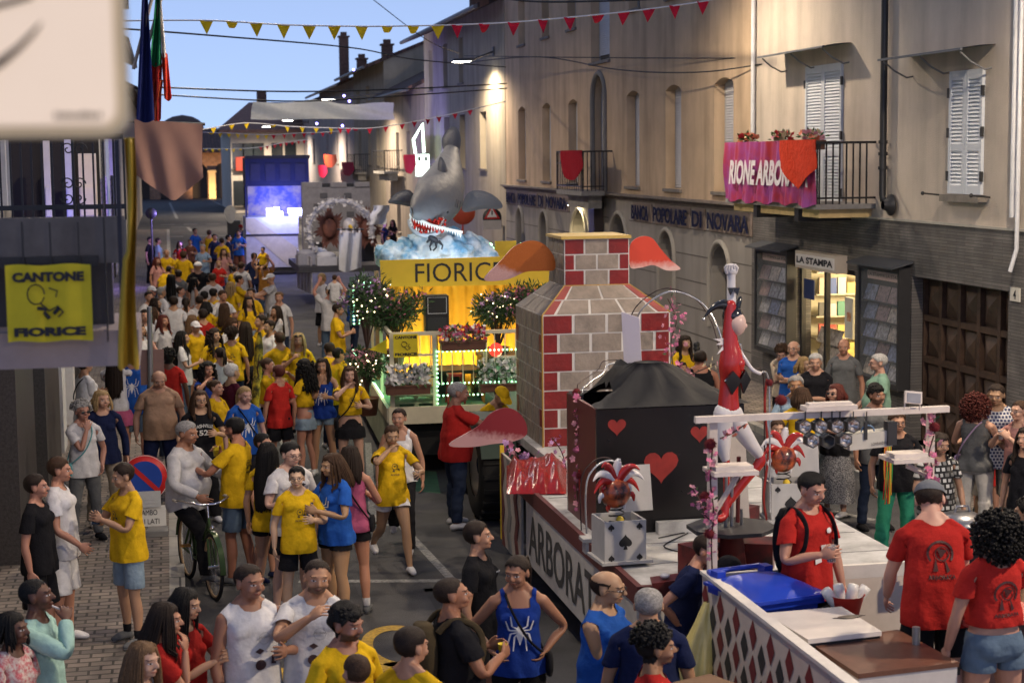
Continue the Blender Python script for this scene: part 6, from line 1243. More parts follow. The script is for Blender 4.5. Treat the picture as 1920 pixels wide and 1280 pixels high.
for x,w in((0,.06),(.6,.06),(1.35,.02),(2.0,.05),(2.55,.05)):q=MB();q.b2((x,0.003,FZ),(x+w,.047,RT-.05));obj('rail_post',q,pale,ro)
for y in(1.6,3.15):q=MB();q.b2((0.003,y,FZ),(.047,y+.05,RT-.045));obj('rail_post',q,pale,ro)
for k in range(16):x=.12+k*.15;q=MB();q.b2((x,.015,FZ+.3),(x+.012,.03,RT-.05));obj('baluster',q,pale,ro)
def ledstrip(a,b,lab,pitch=.06,r=.013):
 a,b=Vector(a),Vector(b);q=MB();n=max(2,int((b-a).length/pitch))
 for k in range(n+1):q.ell(a.lerp(b,k/n),r,6,4)
 o=obj('led_strip',q,ledg,fl);o['label']=lab;return o
ledstrip((.68,-.02,RT-.28),(2.5,-.02,RT-.28),'green white light dots under the top rail');ledstrip((.68,-.02,FZ+.33),(2.5,-.02,FZ+.33),'light dots along the lower rail');ledstrip((.68,-.02,FZ+.16),(2.2,-.02,FZ+.16),'lowest light dots');ledstrip((.66,-.02,FZ+.05),(.66,-.02,RT-.28),'upright light dots beside the post')
ledstrip((-.06,.5,FZ+.1),(-.06,6.5,FZ+.1),'light dots along the street side edge',.1)
cur=thin(mat('curtain_yellow',(.7,.38,.03),.75,noise=.1),.3);q=MB();V=[];n=120
for i in range(n+1):
 x=.15+2.4*i/n;y=2.1+.05*math.sin(i*.55)+.03*math.sin(i*.23)
 V+=[(x,y,FZ),(x+.01*math.sin(i*.8),y+.03*math.sin(i*.4),2.62)]
q.add(V,[(2*i,2*i+2,2*i+3,2*i+1)for i in range(n)],True);obj('curtain',q,cur,fl)
q=MB();q.b2((.08,3.2,FZ),(.14,3.3,2.7));q.b2((2.5,2.3,FZ),(2.56,2.4,2.7));q.b2((.08,2.25,2.6),(2.56,2.35,2.66));obj('frame',q,mat('wood_raw',(.3,.2,.1),.7),fl)
a,b=P(707,488,Y=25.2),P(1003,530,Y=25.2);zs0,zs1=b.z,a.z;sy=1.75
q=MB();q.prism([(.06,zs0),(2.58,zs0-.02),(2.6,zs1+.03),(.04,zs1)],(0,sy,0),(1,0,0),(0,0,1),(0,.03,0));sb_=obj('sign_board',q,mat('board_yellow',(.68,.46,.03),.55,noise=.06),fl)
q=MB();h_=(zs1-zs0)*.72;x0=P(777,508,Y=25.2).x-FO.x-.06;lettering(q,'FIORICE',(x0,sy-.008,zs0+(zs1-zs0)*.14),(1.33,0,0),(0,0,h_));obj('lettering',q,mat('letter_dark',(.02,.02,.02),.4),sb_)
for x in(.45,1.25,2.1):lamp_light('float_spot','SPOT',FL(x,1.62,1.1),30,(1,.78,.35),.08,aim=(0,.5,1),spot=130)
lamp_light('green_led_glow','POINT',FL(.4,1.2,1.3),9,(.4,1,.5),.3)
lamp_light('deck_led_glow','POINT',FL(1.8,.6,1.35),10,(.5,1,.5),.3)
t=fthing('club_banner','small square yellow banner with black capitals tied to the float railing','banner',0,-.05,1.6);W_,H_=.34,.32
q=MB();q.b2((.05,-.01,.12),(.05+W_,0,.12+H_));obj('cloth',q,mat('banner_yellow',()),t);q=MB();lettering(q,'CANTONE',(.07,-.014,.12+H_*.8),(W_*.9,0,0),(0,0,H_*.13),bold=.05);lettering(q,'FIORICE',(.07,-.014,.14),(W_*.9,0,0),(0,0,H_*.13),bold=.05);obj('lettering',q,ink,t)
q=MB()
for pts in([(.2+.04*math.cos(s),-.015,.3+.04*math.sin(s))for s in range(7)],[(.2,-.015,.26),(.24,-.015,.22),(.28,-.015,.24)],[(.27,-.015,.3),(.25,-.015,.27),(.29,-.015,.25)]):q.tube(pts,.005,5)
obj('emblem',q,ink,t)
t=fthing('yellow_pennant','yellow triangular pennant sticking out from the float corner over the street','pennant',-.02,.2,1.82);q=MB();q.prism([(0,.13),(0,-.08),(-.25,0)],(0,0,0),(1,.3,0),(0,0,1),(0,.008,0));obj('cloth',q,mat('banner_yellow',()),t)
t=fthing('loudspeaker','black loudspeaker with a big square white horn in front of the yellow curtain','loudspeaker',.8,1.2,1.93);q=MB();q.box((0,0,.26),(.34,.3,.56));q.tube([(0,.05,-.93),(0,.05,0)],.025,8);obj('cabinet',q,mat('speaker_black',(.015,.015,.016),.6),t)
q=MB();R_=[(-.14,.28),(.14,.28),(.14,.52),(-.14,.52)];q.add([(a,-.155,b)for a,b in R_]+[(a*.3,-.1,.4+(b-.4)*.35)for a,b in R_],[(0,1,5,4),(1,2,6,5),(2,3,7,6),(3,0,4,7)]);obj('horn',q,mat('horn_white',(.62,.62,.62),.4),t);q=MB();q.box((0,-.153,.12),(.28,.006,.2));obj('grille',q,darkm,t)
t=fthing('mixer_desk','dark desk with equipment beneath the loudspeaker','desk',.9,.8,FZ);q=MB();q.b2((-.4,0,.35),(.5,.7,.4));q.b2((-.38,.02,0),(-.34,.68,.35));q.b2((.44,.02,0),(.48,.68,.35));q.b2((-.1,.3,.02),(.3,.6,.34));obj('table',q,mat('desk_dark',(.02,.03,.02),.5),t)
t=fthing('bar_desk','second dark desk on the bank side of the float with a white strip of sockets','desk',1.75,.5,FZ);q=MB();q.b2((-.35,0,.55),(.7,.9,.6));q.b2((-.33,.02,0),(-.3,.88,.55));q.b2((.65,.02,0),(.69,.88,.55));q.b2((-.3,.5,.1),(.6,.85,.5));obj('table',q,mat('desk_dark',()),t);q=MB();q.b2((-.2,-.02,.6),(.2,.06,.63));obj('socket_strip',q,gl_wht,t)
for k in range(2):t=fthing('pallet',('lower greenish wooden pallet by the white flower box','upper greenish wooden pallet stacked by the white flower box')[k],'pallet',.08,.15,FZ+.002+.1*k,'pallets stacked on the float');q=MB();[q.b2((0,.12*j,.03),(.62,.12*j+.09,.05))for j in range(5)];[q.b2((.0+.27*j,0,0),(.06+.27*j,.55,.03))for j in range(3)];obj('slats',q,mat('pallet_wood',(.35,.38,.24),.8,noise=.2),t)
t=fthing('crate','orange plastic crate on the float deck behind the lower lights','crate',1.35,.2,FZ);q=MB();q.b2((0,0,0),(.35,.3,.02));[q.b2(*bx)for bx in(((0,0,0),(.35,.02,.2)),((0,.28,0),(.35,.3,.2)),((0,.02,0),(.02,.28,.2)),((.33,.02,0),(.35,.28,.2)))];obj('body',q,mat('crate_orange',(.5,.18,.04),.6),t)
t=fthing('mirror_ball','small red mirror ball lamp hanging beneath the float rail','mirror ball',1.53,.25,1.75);q=MB();q.ell((0,0,0),.1,14,8);o=obj('ball',q,mat('ball_red',(.5,.03,.03),.15,.6,emit=(1,.05,.03),estr=.6),t)
for p_ in o.data.polygons:p_.use_smooth=False
q=MB();q.tube([(0,0,.1),(0,0,.26)],.004,4);obj('cord',q,darkm,t)
t=fthing('red_stool','red rod legged stool behind the light strips','stool',.95,.3,FZ);q=MB();[q.tube([(a,b,0),(a*.7,b*.7,.4)],.015,6)for a in(-.12,.12)for b in(-.12,.12)];q.box((0,0,.41),(.22,.22,.03));obj('frame',q,redp,t)
def fbox(label,px,py,Y,size,pal,seed,nb,br=.035,nl=110):
 p=P(px,py,Y=Y);t=flowerpot(label,p,size,pal,nb,nl,br,grp='flower boxes on the yellow float',seed=seed,boxh=.12);t.rotation_euler=(0,0,0);
 for c in t.children:c.rotation_euler=(0,0,PI/2)
 return t
fbox('box spilling with white petunias low on the float beside the pallets',765,738,23.3,(.6,.2,.28),('white','white'),11,260,.036)
fbox('box of red and white geraniums on top of the float railing',868,656,23.3,(.62,.18,.22),('red','white','pink'),12,190,.032)
fbox('box of white blooms under bright green leaves near the chimney',935,735,23.3,(.55,.2,.35),('white',),13,150,.036,200)
def oleander(label,px,pyb,Y,w,h,seed,pk='pink',lights=False,dens=900):
 p=P(px,pyb,Y=Y);t=thing('oleander_bush',label,'bush',p,group='flowering oleander bushes on the float');rn=random.Random(seed)
 q=MB();tips=[]
 for k in range(14):
  a=rn.uniform(0,2*PI);r_=rn.uniform(.2,1)*w;tip=Vector((r_*math.cos(a),r_*.7*math.sin(a),h*rn.uniform(.65,1.05)));mid=tip*.5+Vector((0,0,.1));q.tube([(0,0,0),mid,tip],[.014,.01,.005],5);tips+=[tip,tip*.75+Vector((rn.gauss(0,.05),rn.gauss(0,.05),.02)),mid*1.15,tip*.9+Vector((rn.gauss(0,.08),rn.gauss(0,.08),0)),mid*1.5]
 obj('stem',q,mat('stem_brown',()),t);q=MB();q2=MB()
 for i,c in enumerate(tips):leafy(q if i%2 else q2,c,(w*.35,w*.3,h*.16),dens//len(tips),.1,rnd=rn,narrow=.22)
 obj('foliage',q,leafm,t);obj('foliage',q2,leafd,t)
 q=MB()
 for c in tips[::2]:
  for _ in range(9):bloom(q,c+Vector((rn.gauss(0,.05),rn.gauss(0,.05),rn.gauss(.05,.04))),.024,5,rnd=rn)
 obj('blossom',q,pet[pk],t)
 if lights:
  q=MB()
  for _ in range(34):q.ell(rn.choice(tips)+Vector((rn.gauss(0,.08),rn.gauss(0,.1),rn.gauss(0,.08))),.01,5,4)
  obj('fairy_lights',q,glow('fairy_glow',(1,.8,.45),4),t)
 q=MB();q.lathe([(.0,-.25),(.12,-.25),(.16,0),(.17,0),(.15,-.02),(0,-.02)],(0,0,0),16);obj('pot',q,mat('pot_clay',(.25,.1,.06),.8),t)
oleander('dark oleander bush with pink flowers beneath the yellow sign board',740,655,24.5,.44,.78,21,dens=3000);oleander('oleander with lilac flowers and fairy lights at the street side corner',688,655,24.3,.3,.98,22,'lilac',True,2000)
oleander('lit oleander bush beneath the end of the sign lettering',935,650,24.6,.4,.74,23,'lilac',True,2200);oleander('oleander sprays behind the orange sequinned wing',995,640,24.4,.36,.74,24,'pink',False,1600)
oleander('trailing oleander at the lower street side corner of the float',690,745,24.0,.26,.6,25,'rose',True,1300)
t=fthing('light_lattice','upright dark frame strung with green white lights behind the float corner','light frame',-.25,4.2,1.75);q=MB();q.b2((0,0,0),(.03,.03,.8));q.b2((.45,0,0),(.48,.03,.8));q.b2((0.03,0,.77),(.45,.03,.8));obj('frame',q,darkm,t)
for j in range(5):
 q=MB();[q.ell((.06+j*.09,-.01,.04+k*.06),.016,6,4)for k in range(12)];obj('light_string',q,ledg,t)
q=MB();q.b2((.5,.02,.1),(1.6,.04,.62));q.b2((2.35,3.9-4.2,.9),(2.7,3.95-4.2,1.35));o=obj('back_board',q,mat('board_yellow',()),t)
lamp_light('lattice_glow','POINT',FL(0,3.9,2.2),6,(.5,1,.6),.2)
q=MB();rn=random.Random(5)
for k in range(30):p=P(905+80*k/29,465+8*math.sin(k*.9),Y=27.5);q.ell(p,.02,6,4)
tag(obj('light_string',q,ledg),'green white light string behind the clouds toward the bank','light string')
q=MB();rn=random.Random(8);cl=mat('cloud_foam',(.55,.62,.68),.9,col2=(.12,.27,.42),noise=1,nscale=2.6,bump=.4,bscale=8)
for k in range(46):
 u=rn.random();px=730+185*u;topy=428+42*abs(u-.55)**1.2*1.6+18*(u>.85);py=rn.uniform(topy+16,492);Y=26.6+rn.uniform(-.2,.8);c=P(px,py,Y=Y);R=rn.uniform(.12,.24)
 o_=len(q.v);q.ell(c,(R*1.2,R,R),18,12)
 for i in range(o_,len(q.v)):
  p=Vector(q.v[i]);d=(p-c);s1=1+.16*math.sin(d.x*23+d.z*17+k)+.1*math.sin(d.z*41-d.y*31+k*2)+.06*math.sin(d.x*71+d.y*53);q.v[i]=tuple(c+d*s1)
t=thing('foam_cloud','billowing pale blue and white foam waves lit from within beneath the shark','foam waves',P(820,490,Y=26.8));me_=q.mesh('foam');o=link('foam_body',me_,cl,t);o.location=-Vector(t.location)
rm=o.modifiers.new('r','REMESH');rm.mode='VOXEL';rm.voxel_size=.022;rm.use_smooth_shade=True
lamp_light('foam_light','POINT',P(800,462,Y=25.5),8,(.65,.85,1),.15);lamp_light('foam_light_low','POINT',P(880,465,Y=25.6),6,(.7,.85,1),.15)
skin=gradmat('shark_skin',(.04,.053,.08),(.115,.122,.14),(0,0,1),.5,.6,.55,.8);nt=skin.node_tree
nb_=nt.nodes.new('ShaderNodeTexNoise');nb_.inputs['Scale'].default_value=14;nb_.inputs['Detail'].default_value=6;bp=nt.nodes.new('ShaderNodeBump');bp.inputs['Strength'].default_value=.35;bp.inputs['Distance'].default_value=.04;nt.links.new(nb_.outputs[0],bp.inputs['Height']);nt.links.new(bp.outputs[0],nt.nodes['Principled BSDF'].inputs['Normal'])
SB=P(820,440,Y=26.8);t=thing('shark_figure','big papier mache grey shark diving down with open red mouth above the foam waves','shark figure',SB);of=-SB
def SP(px,py,Y):return P(px,py,Y=Y)
def rings(lst,n=24,sub=6):
 """lst: (px,py,Y, halfwidth_px, halfdepth factor)"""
 C=curve_pts([SP(*l[:3])for l in lst],sub);Rr=curve_pts([Vector((l[3],l[4],0))for l in lst],sub);q=MB();V=[]
 for i,c in enumerate(C):
  tg=(C[min(i+1,len(C)-1)]-C[max(i-1,0)]).normalized();a=tg.cross(Vector((0,1,0))).normalized();b=tg.cross(a).normalized();s=c.y/3200
  for k in range(n):
   an=2*PI*k/n;V.append(c+a*math.cos(an)*Rr[i].x*s+b*math.sin(an)*Rr[i].x*Rr[i].y*s)
 m_=len(C);q.add(V,[(i*n+k,i*n+(k+1)%n,(i+1)*n+(k+1)%n,(i+1)*n+k)for i in range(m_-1)for k in range(n)]+[tuple(range(n)),tuple(range((m_-1)*n,m_*n))],True);return q
def sh(n,mb,m_,par=None):
 o=obj(n,mb,m_,par or t)
 if par is None:o.location=of
 return o
sh('body',rings([(772,398,26.0,10,.5),(780,396,26.05,20,.6),(792,390,26.2,33,.65),(808,382,26.4,45,.7),(822,368,26.7,49,.8),(832,345,27,41,.9),(838,322,27.3,31,.95),(843,300,27.5,22,.9),(846,285,27.6,16,.8),(848,272,27.7,12,.6)]),skin)
def fin(outline,Y,th,nm='fin',dyf=0):
 pts=[SP(x,y,Y)for x,y in outline];n=len(pts);sm_=[]
 for i in range(n):
  p0,p1,p2,p3=pts[i-1],pts[i],pts[(i+1)%n],pts[(i+2)%n]
  for k in range(4):t_=k/4;sm_.append(.5*((2*p1)+(p2-p0)*t_+(2*p0-5*p1+4*p2-p3)*t_*t_+(3*p1-p0-3*p2+p3)*t_**3))
 c=sum(sm_,Vector())/len(sm_);q=MB();m_=len(sm_);V=[]
 for f,d in((1,0),(.72,-th),(.3,-th*1.4)):V+=[c+(p-c)*f+Vector((0,d,0))for p in sm_]
 for f,d in((.72,th),(.3,th*1.4)):V+=[c+(p-c)*f+Vector((0,d,0))for p in sm_]
 R_=lambda a,b:[(a*m_+k,a*m_+(k+1)%m_,b*m_+(k+1)%m_,b*m_+k)for k in range(m_)]
 q.add(V,R_(0,1)+R_(1,2)+[tuple(range(2*m_,3*m_))]+R_(0,3)+R_(3,4)+[tuple(range(4*m_,5*m_))],True);sh(nm,q,skin)
fin([(838,300),(832,285),(828,264),(834,250),(846,238),(858,242),(864,258),(862,280),(852,298)],27.65,.05,'tail_fin')
fin([(786,382),(770,358),(752,358),(738,366),(728,380),(750,384),(775,388)],26.9,.04,'side_fin');fin([(866,384),(880,360),(905,358),(928,368),(942,384),(936,392),(905,392),(872,398)],26.9,.05,'side_fin');fin([(826,344),(820,322),(824,296),(832,300),(840,325),(836,344)],26.75,.05,'back_fin')
q=MB();q.ell(SP(802,418,26.35),(.28,.2,.17),20,12);sh('mouth',q,mat('mouth_red',(.35,.015,.015),.25,.3,noise=.4,nscale=30))
q=MB();V=[]
for k in range(25):
 a=PI+PI*k/24;V.append(SP(800+34*math.cos(a),412-30*math.sin(a),26.25-.14*abs(math.sin(a))))
q.tube(V,[.02+.018*math.sin(PI*k/24)for k in range(25)],10);sh('lower_jaw',q,mat('jaw_pale',(.3,.33,.37),.5))
q=MB();V=[SP(768+9*k,401+.38*9*k+5*math.sin(k*.35),26.05)for k in range(12)];q.tube(V,.02,8)
for k in range(20):c=SP(770+4.9*k,406+1.85*k+3*math.sin(k*.3),26.03);q.add([c+Vector((-.022,0,.02)),c+Vector((.022,0,.02)),c+Vector((0,-.02,-.06)),c+Vector((0,.02,.02))],[(0,1,2),(1,3,2),(3,0,2)])
for k in range(16):a=PI+PI*(k+.5)/16;c=SP(800+31*math.cos(a),410-27*math.sin(a),26.15);q.add([c+Vector((-.02,0,-.01)),c+Vector((.02,0,-.01)),c+Vector((0,0,.06)),c+Vector((0,.02,0))],[(0,1,2),(1,3,2),(3,0,2)])
sh('teeth',q,mat('tooth_white',(.7,.7,.66),.4));q=MB()
rn=random.Random(4)
for k in range(60):c=SP(rn.uniform(775,835),rn.uniform(408,436),26.1);q.ell(c,.022,6,4)
sh('red_baubles',q,mat('bauble_red',(.5,.02,.01),.15,.5))
q=MB();q.ell(SP(838,398,26.28),(.028,.02,.024),10,8);sh('eye',q,mat('jester_black',()))
for k in range(4):q=MB();q.tube([SP(856+k*4,374+k*2,26.35+.06*k),SP(853+k*4,388+k*2,26.3+.06*k)],.005,5);sh('gill',q,darkm)
q=MB();q.ell(SP(812,448,26.1),(.1,.05,.05),12,8,R=Matrix.Rotation(.6,3,'Y'))
for pts in([(808,446),(800,455)],[(812,450),(806,462),(808,470)],[(818,452),(818,464),(812,470)],[(822,452),(830,460),(828,468)],[(804,443),(796,440)]):q.tube([SP(x,y,26.1)for x,y in pts],[.03]+[.014]*(len(pts)-1),6)
tag(obj('swimmer_figure',q,mat('swimmer_black',(.01,.012,.02),.6)),'little dark swimmer silhouette falling from the shark mouth onto the foam','figure')
# CASTLE FLOAT (further back)
CY_=52.0
def cbox(name,pl,pt,pr,pb,Y,d,m_,label=None,cat=None,par=None,**k):
 a,b=P(pl,pt,Y=Y),P(pr,pb,Y=Y);q=MB();q.b2((a.x,Y,b.z),(b.x,Y+d,a.z));o=obj(name,q,m_,par,**k)
 if par:o.location=-Vector(par.location)
 else:tag(o,label,cat)
 return o
c=P(620,560,Y=CY_);t=thing('castle_float','grey castle float with battlements, fence panels and white draped tables','float',(c.x,CY_,0));cf=t
gwall=mat('castle_grey',(.34,.33,.34),.8,noise=.2)
cbox('castle_wall',566,352,696,470,56,.4,gwall,par=t)
for pl,pr in((566,604),(620,650),(665,693)):cbox('battlement',pl,342,pr,352,56,.4,gwall,par=t)
for x,y in((600,362),(645,362),(588,382),(650,397)):cbox('stone',x,y,x+14,y+9,55.96,.03,mat('castle_dark',(.14,.14,.15),.8),par=t)
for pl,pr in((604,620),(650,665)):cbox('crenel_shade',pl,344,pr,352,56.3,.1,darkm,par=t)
cbox('deck',560,500,712,508,51.5,4.4,mat('float_deck_dark',(.05,.05,.06),.7),par=t)
for k in range(5):a=P(558+6*k,470+3*k,Y=54-.6*k);b_=P(558+6*k,560,Y=54-.6*k);q=MB();q.b2((a.x,54-.6*k,.35),(a.x+.05,54.5-.6*k,a.z-.0));o=obj('fence_panel',q,mat('fence_silver',(.4,.38,.38),.4,.3,noise=.4),t);o.location=-Vector(t.location)
t=thing('flower_arch','round arch of white flowers in front of the castle wall','arch',P(636,500,Y=52.5));pts=[]
for k in range(40):a=PI*1.2-PI*1.25*k/39;pts.append(P(638+60*math.cos(a),435-58*math.sin(a),Y=52.5))
q=MB();q.tube(pts,.07,8);o=obj('hoop',q,mat('hoop_white',(.5,.5,.55),.7),t);o.location=-Vector(t.location)
q=MB();rn=random.Random(3)
for p in pts*11:bloom(q,p+Vector((rn.gauss(0,.06),rn.gauss(0,.06),rn.gauss(0,.06))),.065,5,rnd=rn)
o=obj('blossom',q,pet['white'],t);o.location=-Vector(t.location)
brn=mat('feather_brown',(.16,.06,.04),.7,noise=.4)
t=thing('eagle_figure','brown winged figure with white head and fanned feathers inside the flower arch','eagle figure',P(655,440,Y=52.8));of=-Vector(t.location)
for s,cx_,nm in((-1,618,'wing'),(1,690,'wing')):
 q=MB();c=P(cx_,428,Y=52.8)
 for k in range(34):
  a=2*PI*k/34;d=Vector((math.cos(a),0,math.sin(a)*1.35));e=Vector((-d.z,0,d.x)).normalized()*.045;L=.42+.1*math.sin(k*5);q.add([c+e*.6,c-e*.6,c+d*L*.8-e,c+d*L*1.05,c+d*L*.8+e]+[c+d*.3+Vector((0,-.07,0))],[(0,1,2,3,4)])
 q.ell(c,(.22,.1,.3),12,8);o=obj(nm,q,brn,t);o.location=of
q=MB();q.ell(P(655,422,Y=52.7),(.2,.2,.22),14,10);q.ell(P(655,438,Y=52.8),(.26,.2,.3),14,10);o=obj('head',q,gl_wht,t);o.location=of
q=MB();q.tube([P(656,424,Y=52.5),P(660,428,Y=52.35),P(660,434,Y=52.35)],[.06,.04,.01],8);o=obj('beak',q,mat('beak_yellow',(.6,.4,.03),.5),t);o.location=of
t=thing('tabbed_banner','long white banner hung by tabs in front of the winged figure','banner',P(656,432,Y=50.5));of=-Vector(t.location)
q=MB();V=[];n,k=20,10
for i in range(n+1):
 for j in range(k+1):u,w=i/n,j/k;p=P(636+42*u,436+(70+4*math.sin(u*5))*w,Y=50.5);p.y+=.08*math.sin(u*12+w*2);V.append(p)
q.add(V,[(i*(k+1)+j,(i+1)*(k+1)+j,(i+1)*(k+1)+j+1,i*(k+1)+j+1)for i in range(n)for j in range(k)],True);o=obj('cloth',q,mat('cloth_white_blue',(.6,.62,.68),.8),t);o.location=of
for px in(639,650,662,674):o=cbox('tab',px-2,428,px+2,437,50.48,.03,gl_wht,par=t)
q=MB();q.tube([P(632,430,Y=50.5),P(682,430,Y=50.5)],.03,6);o=obj('rod',q,darkm,t);o.location=of
cbox('loudspeaker',581,455,606,492,53.5,.4,mat('speaker_black',()),'dark loudspeaker standing beneath the street side of the flower arch','loudspeaker')
cbox('loudspeaker',680,452,702,490,53.5,.4,mat('speaker_black',()),'dark loudspeaker on the bank side of the tabbed banner','loudspeaker')
rn=random.Random(11)
for k,lb in enumerate(('white draped table with jumbled boxes beneath the arch','grey draped low table by the fence panels','blue white plastic barrels behind the fence panels')):
 px=(612,575,596)[k];q=MB();c=P(px,492-4*k,Y=52+.5*k);q.box(c,(.6,.5,.35),.1*k);q.ell(c+Vector((0,0,.2)),(.3,.25,.14),12,8);tag(obj(('draped_table','draped_table','barrel')[k],q,PAINT,color=((.5,.5,.52),(.3,.3,.33),(.35,.4,.55))[k]),lb,('table','table','barrel')[k])
q=MB();V=[]
for i in range(9):
 for j in range(7):u,w=i/8,j/6;V.append(P(700+30*w-8*u+2*math.sin(u*9),385+36*u+10*w*0,Y=50+.2*math.sin(w*8+u*3)))
q.add(V,[(i*7+j,i*7+j+1,(i+1)*7+j+1,(i+1)*7+j)for i in range(8)for j in range(6)],True);tag(obj('white_cloth',q,mat('cloth_white_blue',())),'white cloth streamer hanging between castle float and shark fin','cloth')
lamp_light('canvas_fill_light','SPOT',(6.2,69.6,4.3),420,(1,.9,.75),.2,aim=(.08,.75,.42),spot=120)  # unseen spot added behind the truck to brighten the canvas
lamp_light('castle_front_light','SPOT',(4.2,48.5,3.5),40,(.7,.7,1),.2,aim=(.1,.9,.2),spot=120)
# STAGE TRUCK (furthest float)
TY=66.0;c=P(515,510,Y=TY);t=thing('stage_truck','tall stage truck with dark blue screen box above a lit painted stage','float',(c.x,TY,0))
dblue=mat('screen_navy',(.012,.02,.09),.5,noise=.2)
cbox('screen_box',459,296,580,348,TY,2.2,dblue,par=t)
for k in range(4):cbox('screen_panel',469+28*k,307,488+28*k,339,TY-.03,.03,mat('panel_slate',(.03,.035,.1),.4),par=t)
q=MB()
cbox('top_rail',458,292,581,297,TY-.05,.2,darkm,par=t)
for px in(459,575):cbox('corner_post',px,348,px+5,408,TY,.2,dblue,par=t)
cbox('stage_back',464,348,578,408,TY+2,.1,mat('stage_art',(.1,.12,.5),.6,col2=(.55,.45,.4),noise=1,nscale=1.6),par=t)
cbox('side_wall',461,408,560,440,TY-.1,2.6,mat('truck_white',(.55,.56,.6),.6,noise=.1),par=t);cbox('side_wall',461,441,560,500,TY-.1,2.6,mat('truck_cream',(.5,.5,.42),.6,noise=.15),par=t)
cbox('side_seam',461,439.6,560,441.4,TY-.13,.03,darkm,par=t)
q=MB();a=[P(x,y,Y=TY-.115)for x,y in((461,409),(478,409),(558,465),(558,498),(540,498),(461,430))];q.add(a,[tuple(range(6))]);o=obj('painted_band',q,mat('truck_yellowish',(.55,.5,.3),.6),t);o.location=-Vector(t.location)
cbox('chassis',470,500,575,511,TY,2.5,darkm,par=t)
blue_l=glow('stage_blue_white',(.6,.65,1),8)
for pl,pt,pr,pb_ in((500,391,512,405),(514,389,524,404),(503,397,530,406),(540,391,573,399),(543,396,570,404)):cbox('stage_lamp',pl,pt,pr,pb_,TY-.3,.1,blue_l,par=t)
lamp_light('stage_blue_light','POINT',P(520,395,Y=TY-1.2),50,(.22,.25,1),.3);lamp_light('stage_blue_light_low','POINT',P(556,398,Y=TY-1.5),35,(.25,.25,1),.3);lamp_light('stage_inner_light','POINT',P(520,380,Y=TY+1),18,(.3,.35,1),.3)
lamp_light('facade_violet_light','SPOT',(6.5,70,2),500,(.3,.25,1),.2,aim=(1,.35,.5),spot=100)
lamp_light('violet_wall_light','SPOT',(1.5,60,2.5),500,(.35,.25,1),.2,aim=(-1,-.15,.1),spot=120)
q=MB();a=P(555,118,Y=75);
for px,py,k in((663,131,0),(645,180,1),(655,190,2),(594,232,3),(642,236,4)):
 q=MB();q.ell(P(px,py,Y=70),.05,8,6);tag(obj('violet_lamp',q,glow('violet_glow',(.3,.25,1),5)),('tiny violet lamp high against the long dark roof','violet lamp above the canvas near the eaves','lower violet lamp at the canvas top edge','violet lamp beneath the canvas on its street side','violet lamp beneath the canvas beside the pennants')[k],'lamp')
q=MB();c=P(432,402,Y=80);q.prism([(.3*math.cos(a)*(1 if math.sin(a)>0 else.75),.42*math.sin(a))for a in np.linspace(0,2*PI,20)[:-1]],c,(1,0,0),(0,0,1),(0,.05,0));tag(obj('mask_board',q,mat('mask_pale',(.6,.55,.45),.7)),'pale mask shaped board on a dark post beside the stage truck','board')
q=MB();q.b2((c.x-.15,80.1,0),(c.x+.45,80.5,c.z-.3));tag(obj('post_box',q,darkm),'dark upright box beneath the pale mask board','box')
q=MB();c=P(283,400,Y=60);q.lathe([(0,0),(.19,0),(.19,.04),(0,.04)],c,18,R=Matrix.Rotation(PI/2,3,'X'));q.tube([(c.x,60.05,.1),(c.x,60.05,c.z)],.03,6);tag(obj('road_sign',q,darkm),'dark round back of a road sign on the narrow pavement','road sign')
# PEOPLE: one continuous body, grown once per sex, then posed by its bones
from mathutils.kdtree import KDTree
def V3(*a):return np.array(a,float)
HD=V3(.643,0,-.766);HN=V3(.766,0,.643)
SH,EL=V3(.165,.01,1.395),V3(.165,.01,1.395)+HD*.285
WR=EL+HD*.245;KN=WR+HD*.088;FM=KN+HD*.04
BON={}
BON['pelvis']=(None,V3(0,0,.95),V3(0,0,1.04),.15);BON['spine']=('pelvis',V3(0,0,1.06),V3(0,0,1.2),.13);BON['chest']=('spine',V3(0,0,1.22),V3(0,.0,1.42),.15)
BON['neck']=('chest',V3(0,.015,1.47),V3(0,.005,1.55),.055);BON['head']=('neck',V3(0,.0,1.56),V3(0,-.01,1.70),.08)
for sd,sg in(('L',1),('R',-1)):
 f=V3(sg,1,1)
 BON['uarm'+sd]=('chest',SH*f,EL*f,.05);BON['farm'+sd]=('uarm'+sd,EL*f,WR*f,.038);BON['hand'+sd]=('farm'+sd,WR*f,KN*f,.035);BON['fing'+sd]=('hand'+sd,KN*f,(KN+HD*.08)*f,.03)
 BON['thigh'+sd]=('pelvis',V3(.09,0,.91)*f,V3(.1,-.01,.5)*f,.08);BON['shin'+sd]=('thigh'+sd,V3(.1,-.01,.5)*f,V3(.105,.02,.09)*f,.05);BON['foot'+sd]=('shin'+sd,V3(.105,.02,.09)*f,V3(.11,-.14,.03)*f,.04)
BN=list(BON)
